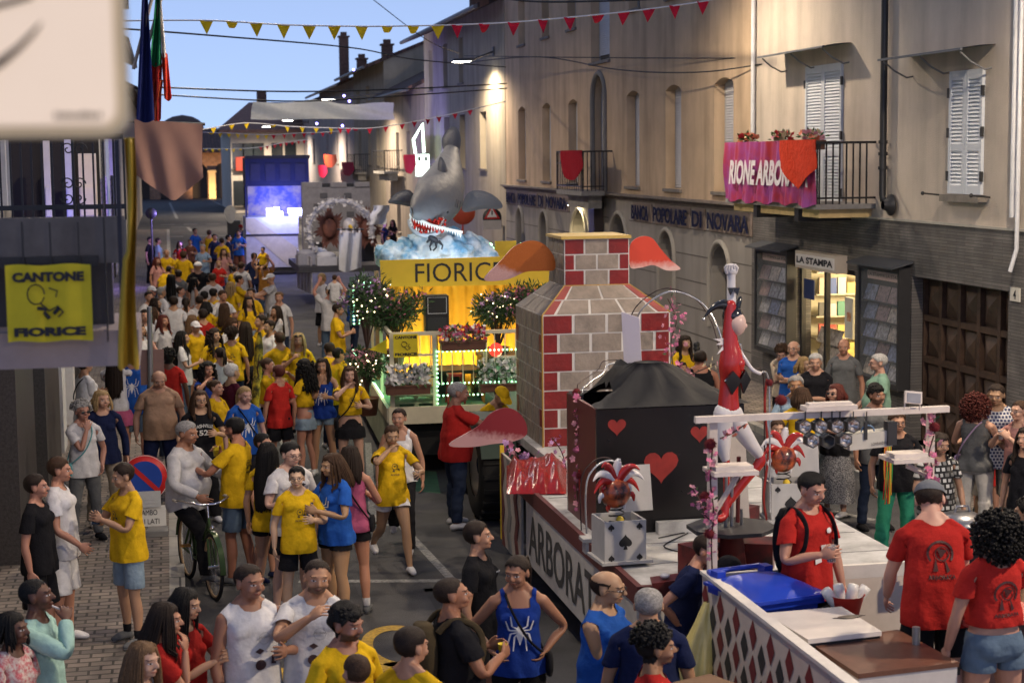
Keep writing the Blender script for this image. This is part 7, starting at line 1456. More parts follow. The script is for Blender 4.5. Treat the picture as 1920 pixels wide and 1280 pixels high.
def weights(p,nrm=None):
 W_=np.zeros((len(p),len(BN)))
 for i,b in enumerate(BN):
  pa,a,t,r=BON[b];d=t-a;u=np.clip(((p-a)@d)/(d@d),0,1);q=p-(a+u[:,None]*d);dist=np.sqrt((q**2).sum(1))/r;w=1/(dist**5+.004)
  sg=1 if b[-1]=='L' else-1
  if b[:-1]in('thigh','shin','foot'):w=w*np.clip((p[:,0]*sg+.02)/.04,0,1)*np.clip((1.0-p[:,2])/.12,0,1)
  if b[:-1]in('uarm','farm','hand','fing'):w=w*np.clip((p[:,0]*sg-.12)/.06,0,1)*(p[:,2]>.7)
  if b[:-1]in('farm','hand','fing'):w=w*(p[:,0]*sg>.22)
  if b in('pelvis','spine','chest'):
   armish=(np.abs(p[:,0])-(.172+np.clip(1.405-p[:,2],0,1)*.839-.10))>0
   w=w*np.where(armish&(np.abs(p[:,0])>.19),.02,1);w=w*np.where(p[:,2]<.84,0,1)
  if b=='head':w=w*np.clip((p[:,2]-1.52)/.05,0,1)*2
  if b=='neck':w=w*np.clip((p[:,2]-1.43)/.05,0,1)
  W_[:,i]=w
 W_/=W_.sum(1)[:,None]+1e-12;return W_
def loft(mb,rings,n=28,e=2.3):
 V=[]
 for z,hw,hd,yc in rings:
  for k in range(n):
   a=2*PI*k/n;c,s=math.cos(a),math.sin(a);m=(abs(c)**e+abs(s)**e)**(-1/e);V.append((hw*c*m,yc+hd*s*m,z))
 mb.add(V,[(i*n+k,i*n+(k+1)%n,(i+1)*n+(k+1)%n,(i+1)*n+k)for i in range(len(rings)-1)for k in range(n)]+[tuple(range(n))[::-1],tuple(range((len(rings)-1)*n,len(rings)*n))])
def rtube(mb,pts,rs,n=14,ell=None):
 pts=[Vector(p)for p in pts];mb.tube(pts,rs,n,ell=ell)
 for p,r in((pts[0],rs[0]),(pts[-1],rs[-1])):mb.ell(p,r*.99,n,8)
def body_blob(fem):
 m=MB()
 if fem:R_=[(.83,.1,.08,.01),(.88,.165,.11,.01),(.94,.172,.115,.01),(1.0,.155,.105,.0),(1.08,.125,.09,-.0),(1.14,.12,.088,-.0),(1.22,.132,.095,.0),(1.3,.145,.1,.005),(1.37,.142,.09,.01),(1.415,.118,.07,.015),(1.455,.08,.055,.018),(1.49,.045,.045,.018)]
 else:R_=[(.83,.09,.08,.01),(.88,.155,.105,.01),(.94,.16,.11,.01),(1.0,.155,.105,.0),(1.08,.148,.1,-.005),(1.16,.15,.102,-.005),(1.25,.165,.112,-.003),(1.32,.172,.115,.0),(1.38,.165,.1,.008),(1.42,.135,.078,.014),(1.46,.09,.062,.018),(1.5,.052,.05,.018)]
 loft(m,R_)
 for s in(1,-1):
  k=.92 if fem else 1.0;f=lambda v:Vector((v[0]*s,v[1],v[2]))
  if fem:m.ell((s*.064,-.072,1.275),(.058,.044,.056),14,10)
  else:m.ell((s*.075,-.07,1.32),(.075,.05,.06),14,10)
  m.ell((s*.07,.055,.915),(.082,.075,.085),14,10)
  rtube(m,[f(SH+V3(-.03,0,.008)),f(SH),f(SH+HD*.1),f(SH+HD*.2),f(EL),f(EL+HD*.07),f(EL+HD*.16),f(WR)],[.05*k,.05*k,.047*k,.043*k,.037*k,.039*k,.033*k,.025*k]);rtube(m,[(s*.03,.022,1.53),(s*.075,.022,1.47),(s*.13,.015,1.43)],[.035,.036*k,.034*k])
  hip=(.092 if fem else.085)
  rtube(m,[(s*.085,.005,.9),(s*.09,0,.8),(s*.095,-.002,.68),(s*.099,-.006,.56),(s*.1,-.01,.5),(s*.101,.006,.42),(s*.103,.018,.33),(s*.104,.02,.2),(s*.105,.02,.1)],[hip,.088 if fem else.084,.076,.06,.053,.054,.055,.041,.035])
  rtube(m,[(s*.105,.05,.04),(s*.105,.01,.055),(s*.108,-.06,.045),(s*.112,-.125,.03)],[.03,.034,.031,.022],ell=1.2)
  C_=WR+HD*.05;Rm=Matrix((tuple(HN),(0,1,0),tuple(-HD))).transposed()
  Rm=Matrix(((HN[0]*s,0,-HD[0]*s),(0,1,0),(HN[2],0,-HD[2])))
  m.ell(f(C_),(.016,.04,.055),14,10,R=Rm)
  for yo,L,r,fan in((-.033,.07,.0082,-.006),(-.0112,.08,.0085,-.002),(.0108,.074,.0082,.002),(.0322,.058,.0072,.007)):
   a=KN-HD*.012+V3(0,yo,0);b=a+HD*L*.45+V3(0,fan*.5,0)-HN*.004;c=a+HD*L*.78+V3(0,fan,0)-HN*.015;d=a+HD*L*1.05+V3(0,fan,0)-HN*.028
   rtube(m,[f(a-HD*.02),f(a),f(b),f(c),f(d)],[r,r,r,r*.93,r*.85],8)
  a=WR+HD*.025+V3(0,-.026,0);rtube(m,[f(a),f(a+HD*.03+V3(0,-.024,0)-HN*.008),f(a+HD*.058+V3(0,-.036,0)-HN*.016)],[.013,.011,.0088],8)
  m.ell((s*.0745,.006,1.638),(.01,.02,.03),10,8)
 hz=1.0
 rtube(m,[(0,.022,1.44),(0,.014,1.5),(0,.002,1.6)],[.052 if fem else.06,.048 if fem else.057,.05])
 m.ell((0,.012,1.672),(.0745,.091,.08),20,14);m.ell((0,-.024,1.636),(.061,.068,.086),20,14);m.ell((0,-.036,1.583),(.046 if fem else.051,.048,.036),16,10);m.ell((0,-.074,1.562),(.02,.018,.016),12,8)
 rtube(m,[(0,-.086,1.662),(0,-.1,1.64),(0,-.109,1.624)],[.007,.009,.0125],10);m.ell((.011,-.098,1.62),(.008,.009,.007),8,6);m.ell((-.011,-.098,1.62),(.008,.009,.007),8,6)
 rtube(m,[(-.044,-.074,1.674),(0,-.085,1.678),(.044,-.074,1.674)],[.009,.008,.009],8);m.ell((0,-.088,1.589),(.022,.011,.0095),12,8);m.ell((.038,-.062,1.615),(.024,.025,.022),10,8);m.ell((-.038,-.062,1.615),(.024,.025,.022),10,8)
 return m
def adj_smooth(v,f,it,lam=.5):
 e=np.concatenate([f[:,[i,(i+1)%f.shape[1]]]for i in range(f.shape[1])]);e=np.concatenate([e,e[:,::-1]])
 deg=np.bincount(e[:,0],minlength=len(v)).astype(float)[:,None]+1e-9
 for _ in range(it):
  s=np.stack([np.bincount(e[:,0],weights=v[e[:,1],k],minlength=len(v))for k in range(v.shape[1])],1);v=v+(s/deg-v)*lam
 return v
def mesh_np(me):
 v=np.empty(len(me.vertices)*3);me.vertices.foreach_get('co',v);v=v.reshape(-1,3)
 n=np.empty(len(me.vertices)*3);me.vertex_normals.foreach_get('vector',n)
 return v,[tuple(p.vertices)for p in me.polygons],n.reshape(-1,3)
def evalmod(me,mods):
 o=bpy.data.objects.new('tmp',me);COL.objects.link(o)
 for t,kw in mods:
  m=o.modifiers.new('m',t)
  for k,v in kw.items():setattr(m,k,v)
 dg=bpy.context.evaluated_depsgraph_get();r=bpy.data.meshes.new_from_object(o.evaluated_get(dg));bpy.data.objects.remove(o);return r
def mk(v,f):
 me=bpy.data.meshes.new('t');me.from_pydata(v.tolist()if hasattr(v,'tolist')else v,[],f);me.update();return me
def nz3(p,s,k=0):
 return(np.sin(p[:,0]*s+1.3*np.sin(p[:,2]*s*.7+k)+k)+np.sin(p[:,1]*s*1.1+1.7*np.sin(p[:,0]*s*.6)+k*2)+np.sin(p[:,2]*s*.9+1.1*np.sin(p[:,1]*s*.8)+k*3))/3
CAN={}
def canon(fem):
 if fem in CAN:return CAN[fem]
 me=evalmod(body_blob(fem).mesh('b'),[('REMESH',dict(mode='VOXEL',voxel_size=.0058))]);v,f,n=mesh_np(me);fa=np.array([q for q in f if len(q)==4])
 hand=(np.abs(v[:,0])>.44);vs=adj_smooth(v,fa,3);v=np.where(hand[:,None],adj_smooth(v,fa,1,.4),vs)
 me=mk(v,f);v,f,n=mesh_np(me);CAN[fem]=(v,fa,n);return CAN[fem]
def decim(v,f,target):
 me=mk(v,[tuple(map(int,q))for q in f]);r=min(1,target/(2*max(1,len(f))));m2=evalmod(me,[('DECIMATE',dict(ratio=r))]);a=mesh_np(m2);bpy.data.meshes.remove(me);bpy.data.meshes.remove(m2);return a
class Part:
 def __init__(s,v,f,src=None):
  s.v=np.array(v,float);s.f=f;s.w=weights(np.array(src if src is not None else v,float))
def face_norm_w(p,f,it=3):
 fa=np.array([q if len(q)==3 else q[:3]for q in f]);p.w=adj_smooth(p.w,fa,it,.6);p.w/=p.w.sum(1)[:,None];return p
LIB={}
def lib(kind,fem,lod):
 """garment or body piece cut from the grown body, loosened and thinned"""
 key=(kind,fem,lod)
 if key in LIB:return LIB[key]
 v,f,n=canon(fem);x,y,z=v.T;ax=np.abs(x);tgt={0:9000,1:2600}[lod]
 armt=((np.stack([ax-SH[0],z-SH[2]],1)@np.array([HD[0],HD[2]]))/.53);isarm=(ax>.172+(1.405-z)*.839-.1)&(ax>.185)&(z>.7)
 off=v.copy();ctr=v.copy()
 if kind=='body':mask=np.ones(len(v),bool)
 elif kind in('tee','tank','long','polo','crop','vest'):
  zh=1.05 if kind=='crop' else.875;mask=(z>zh)&(z<1.5)
  nr=np.sqrt((x*.95)**2+(y-.015)**2);mask&=~((nr<(.07 if kind!='tank' else.088))&(z>1.43))&(z<1.492);mask&=~((y<-.0)&(ax<(.05 if kind!='tank' else.07))&(z>(1.447 if kind!='tank' else 1.37)))
  lim=dict(tee=.33,polo=.35,crop=.3,long=.97,tank=-1,vest=-1)[kind];mask&=np.where(isarm,armt<lim,True)
  if kind=='tank':mask&=~((ax>.14)&(z>1.33))&~(ax>.2);mask&=~((z>1.39)&(ax>.128))
  if kind=='vest':mask&=~((ax>.172)&(z>1.3))
  th=np.arctan2(y,x);lw,ld=((.165,.128)if fem else(.182,.138));ld=ld+np.where(y<0,.018 if fem else 0,0)*np.clip((z-1.0)/.2,0,1);lw2=lw if kind!='tank' else lw*.93
  m_=(np.abs(np.cos(th))**2.3+np.abs(np.sin(th))**2.3)**(-1/2.3);R0=np.sqrt(x**2+y**2);loose=np.sqrt((lw2*np.cos(th)*m_)**2+(ld*np.sin(th)*m_)**2)
  t=np.clip((1.36-z)/.25,0,1);fold=.007*np.sin(th*7+z*9)*np.clip((1.25-z)/.3,0,1)+.003*nz3(v,38)
  Rn=np.maximum(R0+.012+.016*np.clip((1.04-z)/.06,0,1),R0*(1-t)+(loose+.014*np.clip((1.04-z)/.1,0,1))*t)+fold;tor=~isarm&(z<1.38);s_=np.where(tor,Rn/np.maximum(R0,1e-4),1)
  off[:,0]=x*s_;off[:,1]=y*s_;up=~tor&~isarm;off=off+n*np.where(up,.011,0)[:,None]
  fl=np.clip(armt/.33,0,1)*(.02 if kind!='long' else.008)+.012;off=off+n*np.where(isarm,fl+.003*nz3(v,60),0)[:,None]
  low=np.clip(1.05-z,0,1);off[:,2]=z-low*(.35 if kind in('tee','polo','long','vest')else.1)
  tgt={0:3400,1:900}[lod]
 elif kind in('shorts','jshorts','hotpants','trousers','jeans','bermuda'):
  zh=dict(shorts=.62,jshorts=.56,hotpants=.76,trousers=.075,jeans=.09,bermuda=.5)[kind];mask=(z>zh)&(z<1.01)&~isarm
  lx=np.sign(x)*(.088+.012*np.clip((.9-z)/.4,0,1));ly=np.where(z<.5,.01,0.);dx,dy=x-lx,y-ly;R0=np.sqrt(dx**2+dy**2);leg=np.clip((.86-z)/.05,0,1)
  lo={'trousers':.074,'jeans':.058,'bermuda':.098,'shorts':.098,'jshorts':.097,'hotpants':.1}[kind];Rn=np.maximum(R0+.010,lo+(0 if z is None else 0))+.004*nz3(v,34)+.003*np.sin(z*55)*(z<.5)
  if kind in('shorts','bermuda','hotpants'):Rn=Rn+.02*np.clip((.86-z)/.3,0,1)
  s_=Rn/np.maximum(R0,1e-4);off[:,0]=np.where(leg>0,x*(1-leg)+(lx+dx*s_)*leg,x);off[:,1]=np.where(leg>0,y*(1-leg)+(ly+dy*s_)*leg,y);off=off+n*((1-leg)*.009)[:,None]
  off[:,0]=np.where((leg>.5),np.sign(x)*np.maximum(np.abs(off[:,0]),.006),off[:,0]);tgt={0:2600,1:700}[lod]
 elif kind=='shoe':mask=z<.085;off=v+n*.007;off[:,2]=np.maximum(off[:,2],.012);tgt={0:900,1:240}[lod]
 elif kind=='sole':mask=(z<.022);off=v+n*.011;off[:,2]=np.clip(off[:,2],0,.02);tgt={0:400,1:120}[lod]
 elif kind=='sock':mask=(z>.07)&(z<.17);off=v+n*.004;tgt={0:400,1:120}[lod]
 if kind in('shoe','sock','sole'):mask=mask&(z<.5)
 fm=f[mask[f].all(1)];used=np.unique(fm);mp=-np.ones(len(v),int);mp[used]=np.arange(len(used));fm=mp[fm]
 if kind not in('body','sole','shoe'):
  off[used]=adj_smooth(off[used],fm,2);E=np.concatenate([fm[:,[i,(i+1)%4]]for i in range(4)]);key_=np.sort(E,1)@np.array([len(used),1]);u_,c_=np.unique(key_,return_counts=True);be=E[c_[np.searchsorted(u_,key_)]==1];o2=off[used].copy();deg=np.bincount(be.ravel(),minlength=len(used));b_=deg>0
  for _ in range(14):
   ss=np.zeros_like(o2);np.add.at(ss,be[:,0],o2[be[:,1]]);np.add.at(ss,be[:,1],o2[be[:,0]]);o2[b_]+=(ss[b_]/deg[b_,None]-o2[b_])*.5
  off[used]=o2
 dv,df,dn=decim(off[used],fm,tgt)
 kd=KDTree(len(used));[kd.insert(Vector(p),i)for i,p in enumerate(off[used][::3])];kd.balance();idx=np.array([kd.find(Vector(p))[1]for p in dv])*3
 src=v[used][idx]if kind!='body' else dv
 P_=Part(dv,df,src);face_norm_w(P_,df,4 if lod==0 else 2);P_.rest=dv.copy();LIB[key]=P_;return P_
def skirt(z1,r1,fem=True,z0=1.0,r0=.118,n=40):
 key=('skirt',z1,r1)
 if key in LIB:return LIB[key]
 V,S_=[],[];k=12
 for i in range(k+1):
  t=i/k;z=z0+(z1-z0)*t;r=r0+(r1-r0)*min(1,t*1.6)**.7
  if z>.86:r=.15+.028*(1-(z-.86)/.14)
  elif z>.8:r=max(r,.178)
  for j in range(n):a=2*PI*j/n;rr=r*(1+.035*math.sin(a*9)*t);V.append((rr*math.cos(a),rr*.74*math.sin(a)+.005,z));S_.append((rr*.8*math.cos(a),rr*.6*math.sin(a),z))
 f=[(i*n+j,i*n+(j+1)%n,(i+1)*n+(j+1)%n,(i+1)*n+j)for i in range(k)for j in range(n)]
 P_=Part(V,f);V=np.array(V);W_=np.zeros((len(V),len(BN)));t=np.clip((.98-V[:,2])/.3,0,1)*.85;l=np.clip((V[:,0]+.09)/.18,0,1)
 W_[:,BN.index('pelvis')]=1-t;W_[:,BN.index('thighL')]=t*l;W_[:,BN.index('thighR')]=t*(1-l);P_.w=W_;P_.rest=V;LIB[key]=P_;return P_
HAIR={}
def scalp(fem,thick,lod,line=0.,amp=.006,fr=60,low=0.,tuft=None):
 v,f,n=canon(fem);x,y,z=v.T;ax=np.abs(x)
 hl=np.where(y<-.05,1.712,np.where(y<-.02,1.712-(y+.05)/.03*.052,np.where(y<.02,1.66-(y+.02)/.04*.055,1.602)))+line-low*(y>0)+.004*np.sin(x*190+1)+.003*np.sin(x*77)
 m=(z>hl)&~((ax>.071)&(z<1.675)&(y>-.03)&(y<.03))&(z>1.5)&(ax<.12);fm=f[m[f].all(1)];used=np.unique(fm);mp=-np.ones(len(v),int);mp[used]=np.arange(len(used));fm=mp[fm];p=v[used]
 nn=n[used];edge=np.clip((p[:,2]-hl[used])/.02,0,1);t=thick*(.35+.65*edge)*np.clip(.3+(p[:,2]-1.62)/.12,.3,1.25)+amp*nz3(p,fr)+amp*.5*nz3(p,fr*2.3,2);off=p+nn*np.maximum(t,.002)[:,None]
 me=mk(off,[tuple(map(int,q))for q in fm]);me2=evalmod(me,[('DECIMATE',dict(ratio=(.5 if lod==0 else.16)))]);return mesh_np(me2)[:2]
def strands(q,n,z1,rnd,wid=.016,curl=0.,front=True,back_only=False,spread=1.0,k=7):
 for i in range(n):
  a=PI/2+(rnd.uniform(-2.25,2.25)if not back_only else rnd.uniform(-1.3,1.3));c,s=math.cos(a),math.sin(a)
  if s<-.45 and rnd.random()<.5:a=PI/2+rnd.uniform(-1.6,1.6);c,s=math.cos(a),math.sin(a)
  rr=rnd.uniform(.86,1.04);top=Vector((c*.06*rr,.012+s*.072*rr,1.742-.02*rnd.random()));side=Vector((c*.089*rr,.012+s*.102*rr,1.66));ze=z1+rnd.uniform(-.03,.04)
  pts=[Vector((c*.015,.01+s*.02,1.762)),top,side];steps=k
  for j in range(1,steps+1):
   t=j/steps;zz=1.66+(ze-1.66)*t;sp=(1+.22*math.sin(t*PI*.7))*spread;yy=.012+s*.1*rr*sp+(.035*t if s>0 else-.01*t);xx=c*.088*rr*sp
   if zz<1.46:yy=max(yy,.085)if s>-.1 else min(yy,-.085)
   pts.append(Vector((xx+curl*math.sin(j*2.3+i),yy+curl*math.cos(j*2.1+i),zz)))
  q.tube(pts,[wid*.5]+[wid]*(len(pts)-2)+[wid*.35],5,ell=.55)
def hairmesh(style,fem,lod):
 key=(style,fem if style in('short','buzz','wavy','crew')else 0,lod)
 if key in HAIR:return HAIR[key]
 rnd=random.Random(5+len(HAIR));q=MB()
 def addscalp(*a,**k):v,f=scalp(fem,*a,**k);q.add(v,f,True)
 N=1 if lod==0 else.45
 if style=='short':addscalp(.015,lod,0,.004,45,tuft=(.036,1.5,-.6))
 elif style=='crew':addscalp(.008,lod,.004,.002,90,tuft=(.014,1.2,-.2))
 elif style=='buzz':addscalp(.004,lod,.01,.001,90)
 elif style=='wavy':
  addscalp(.024,lod,-.012,.011,48,low=.02,tuft=(.04,1.7,.1))
  for _ in range(int(60*N)):a=rnd.uniform(0,2*PI);h=rnd.uniform(.1,1.2);q.ell((.076*math.cos(a)*math.cos(h*.8),.014+.092*math.sin(a)*math.cos(h*.8),1.69+.075*math.sin(h)),(.019,.017,.013),6,4)
 elif style in('long','verylong','mid','bob'):
  addscalp(.013,lod,-.005,.002,60,low=.03);strands(q,int({'bob':110,'mid':120,'long':130,'verylong':140}[style]*N),{'bob':1.545,'mid':1.43,'long':1.32,'verylong':1.12}[style],rnd,.014 if lod==0 else.02)
 elif style=='longcurly':
  addscalp(.02,lod,-.005,.01,45,low=.03);strands(q,int(110*N),1.32,rnd,.014,.014,spread=1.2,k=10)
  for _ in range(int(90*N)):a=PI/2+rnd.uniform(-2.2,2.2);z=rnd.uniform(1.34,1.72);R=.105+.03*math.sin((1.75-z)*5);q.ell((R*math.cos(a),.02+R*math.sin(a)*1.05,z),(.022,.022,.02),6,4)
 elif style in('afro','curly'):
  R=.145 if style=='afro' else.112;cz=1.66 if style=='afro' else 1.685;addscalp(.03,lod,-.01,.012,40,low=.03)
  for _ in range(int((1500 if style=='afro' else 800)*N*N)):
   d=Vector((rnd.gauss(0,1),rnd.gauss(0,1),rnd.gauss(0,1))).normalized()
   if(d.y<-.45 and d.z<.45)or(style=='curly' and d.z<-.15):continue
   r=R*rnd.uniform(.72,1.08);q.ell((d.x*r,.03+d.y*r,cz+d.z*r*(1.12 if style=='afro' else.95)-(0.02 if style=='afro' else 0)),(.012/N**.7,.012/N**.7,.009/N**.7),5,3,R=Matrix.Rotation(rnd.uniform(0,3),3,'Y'))
 elif style=='pony':
  addscalp(.009,lod,0,.002,80,tuft=(.03,.15,1))
  for _ in range(int(26*N)):j=rnd.uniform(-.02,.02);q.tube([(j*.6,.1,1.70),(j,.135,1.69+j),(j*1.5,.15+j*.3,1.6),(j*1.7,.13,1.48+j)],[.009,.012,.012,.004],5)
  q.ell((0,.108,1.70),(.02,.018,.02),8,6)
 elif style=='bun':
  addscalp(.009,lod,0,.002,80,tuft=(.03,.15,1));q.ell((0,.105,1.69),(.042,.036,.04),10,8)
  for k in range(14):a=2*PI*k/14;q.tube([(.02*math.cos(a),.13,1.69+.02*math.sin(a)),(.042*math.cos(a+.6),.12,1.69+.042*math.sin(a+.6)),(.035*math.cos(a+1.2),.095,1.69+.035*math.sin(a+1.2))],.008,5)
 elif style=='balding':
  v,f=scalp(fem,.006,lod,-.0,.002,80);v=np.array(v);ok=(v[:,2]<1.70)&(v[:,1]>-.03);f=[g for g in f if all(ok[i]for i in g)];q.add(v,f,True)
 elif style=='cap':
  n,k=24,8;V=[(.086*math.cos(2*PI*j/n)*math.cos(i/k*PI/2),.006+.103*math.sin(2*PI*j/n)*math.cos(i/k*PI/2),1.683+.088*math.sin(i/k*PI/2))for i in range(k+1)for j in range(n)];q.add(V,[(i*n+j,i*n+(j+1)%n,(i+1)*n+(j+1)%n,(i+1)*n+j)for i in range(k)for j in range(n)],True)
  V=[]
  for i in range(9):a=-PI/2+(-1.05+2.1*i/8);c,s=math.cos(a),math.sin(a);V+=[(.085*c,.006+.1*s,1.688),(.1*c*.9,-.04+.145*s,1.672-.012*abs(c))]
  q.add(V+[(x,y,z+.006)for x,y,z in V],[(2*i,2*i+2,2*i+3,2*i+1)for i in range(8)]+[(18+2*i,18+2*i+2,18+2*i+3,18+2*i+1)for i in range(8)],True);q.ell((0,.006,1.772),(.007,.007,.005),6,4)
 me=q.mesh(style+'_hair');HAIR[key]=me;return me
hairm=mat('hair',rough=.62,objcol=True,noise=.5,nscale=60,spec=.22,bump=.4,bscale=160)
def skinmat():
 m=bpy.data.materials.new('skin');m.use_nodes=True;N=m.node_tree.nodes;L=m.node_tree.links;b=N['Principled BSDF'];b.inputs['Roughness'].default_value=.5;b.inputs['Subsurface Weight'].default_value=0;b.inputs['Specular IOR Level'].default_value=.35
 oi=N.new('ShaderNodeObjectInfo');at=N.new('ShaderNodeAttribute');at.attribute_name='rest';sp=N.new('ShaderNodeSeparateXYZ');L.new(at.outputs['Vector'],sp.inputs[0])
 def M_(op,a,b_=None,c=None):
  n=N.new('ShaderNodeMath');n.operation=op
  for i,s in enumerate((a,b_,c)):
   if s is None:continue
   if isinstance(s,(int,float)):n.inputs[i].default_value=s
   else:L.new(s,n.inputs[i])
  return n.outputs[0]
 X,Y,Z=sp.outputs;AX=M_('ABSOLUTE',X);front=M_('LESS_THAN',Y,-.045)
 def ell_(cx,cz,rx,rz,tilt=0):
  dx=M_('DIVIDE',M_('SUBTRACT',AX,cx),rx);dz=M_('DIVIDE',M_('SUBTRACT',Z,M_('ADD',cz,M_('MULTIPLY',M_('SUBTRACT',AX,cx),tilt))),rz);r=M_('ADD',M_('MULTIPLY',dx,dx),M_('MULTIPLY',dz,dz));return M_('MULTIPLY',M_('LESS_THAN',r,1),front)
 nz=N.new('ShaderNodeTexNoise');nz.inputs['Scale'].default_value=14;L.new(at.outputs['Vector'],nz.inputs['Vector']);src=oi.outputs['Color']
 def mix(src,mask,col,fac=1,mode='MIX'):
  n=N.new('ShaderNodeMix');n.data_type='RGBA';n.blend_type=mode;L.new(M_('MULTIPLY',mask,fac),n.inputs['Factor']);L.new(src,n.inputs[6]);n.inputs[7].default_value=(*col,1);return n.outputs[2]
 src=mix(src,nz.outputs[0],(.75,.55,.5),.35,'MULTIPLY')
 bz=N.new('ShaderNodeMapRange');bz.inputs[1].default_value=1.618;bz.inputs[2].default_value=1.6;L.new(Z,bz.inputs[0]);bd=M_('MULTIPLY',M_('MULTIPLY',bz.outputs[0],M_('GREATER_THAN',Z,1.54)),M_('LESS_THAN',Y,-.0))
 inv=M_('SUBTRACT',1,oi.outputs['Alpha']);src=mix(src,M_('MULTIPLY',bd,inv),(.03,.02,.015),.92)
 src=mix(src,ell_(0,1.588,.023,.0075),(.85,.42,.4),.8,'MULTIPLY')
 src=mix(src,ell_(0,1.5885,.021,.0012),(.08,.02,.02),.8)
 src=mix(src,ell_(.032,1.652,.0185,.0105),(.3,.16,.13),.35)  # shade of the eye sockets painted into the skin colour
 src=mix(src,ell_(.032,1.651,.0135,.0055),(.6,.57,.55));src=mix(src,ell_(.032,1.6515,.0058,.0058),(.015,.01,.008));src=mix(src,ell_(.034,1.6755,.0185,.0038,-.1),(.03,.018,.012),.85);src=mix(src,ell_(.0085,1.615,.0035,.0025),(.06,.02,.02),.8)
 L.new(src,b.inputs['Base Color']);return m
SKIN=skinmat()
def with_rest(me,rest):
 a=me.attributes.new('rest','FLOAT_VECTOR','POINT');a.data.foreach_set('vector',np.ascontiguousarray(rest,dtype=np.float32).ravel())
ARM=dict(hang=(.27,.02,.86),hang2=(.24,.1,.87),hip=(.185,.03,1.03),cup=(.12,.26,1.2),cuphi=(.1,.24,1.34),face=(.07,.15,1.47),cross=(-.06,.2,1.17),cross2=(-.03,.22,1.13),phone=(.07,.3,1.25),pocket=(.2,.06,.93),up=(.22,.2,1.8),reach=(.16,.5,1.2),back=(.04,-.15,1.05),top=(.06,.02,1.78),bar=(.24,.42,1.02),lean=(.2,.38,.98),wave=(.25,.28,1.42),chin=(.02,.14,1.4),gest=(.22,.36,1.22),head=(.1,-.06,1.66),low=(.22,.22,.98),belly=(.05,.2,1.08),camera=(.08,.28,1.5))
def Rx(a):c,s=math.cos(a),math.sin(a);return np.array([[1,0,0],[0,c,-s],[0,s,c]])
def Ry(a):c,s=math.cos(a),math.sin(a);return np.array([[c,0,s],[0,1,0],[-s,0,c]])
def Rz(a):c,s=math.cos(a),math.sin(a);return np.array([[c,-s,0],[s,c,0],[0,0,1]])
def Rab(a,b):
 a,b=a/np.linalg.norm(a),b/np.linalg.norm(b);v=np.cross(a,b);c=a@b
 if c>.99999:return np.eye(3)
 if c<-.9999:return Rx(PI)
 K=np.array([[0,-v[2],v[1]],[v[2],0,-v[0]],[-v[1],v[0],0]]);return np.eye(3)+K+K@K/(1+c)
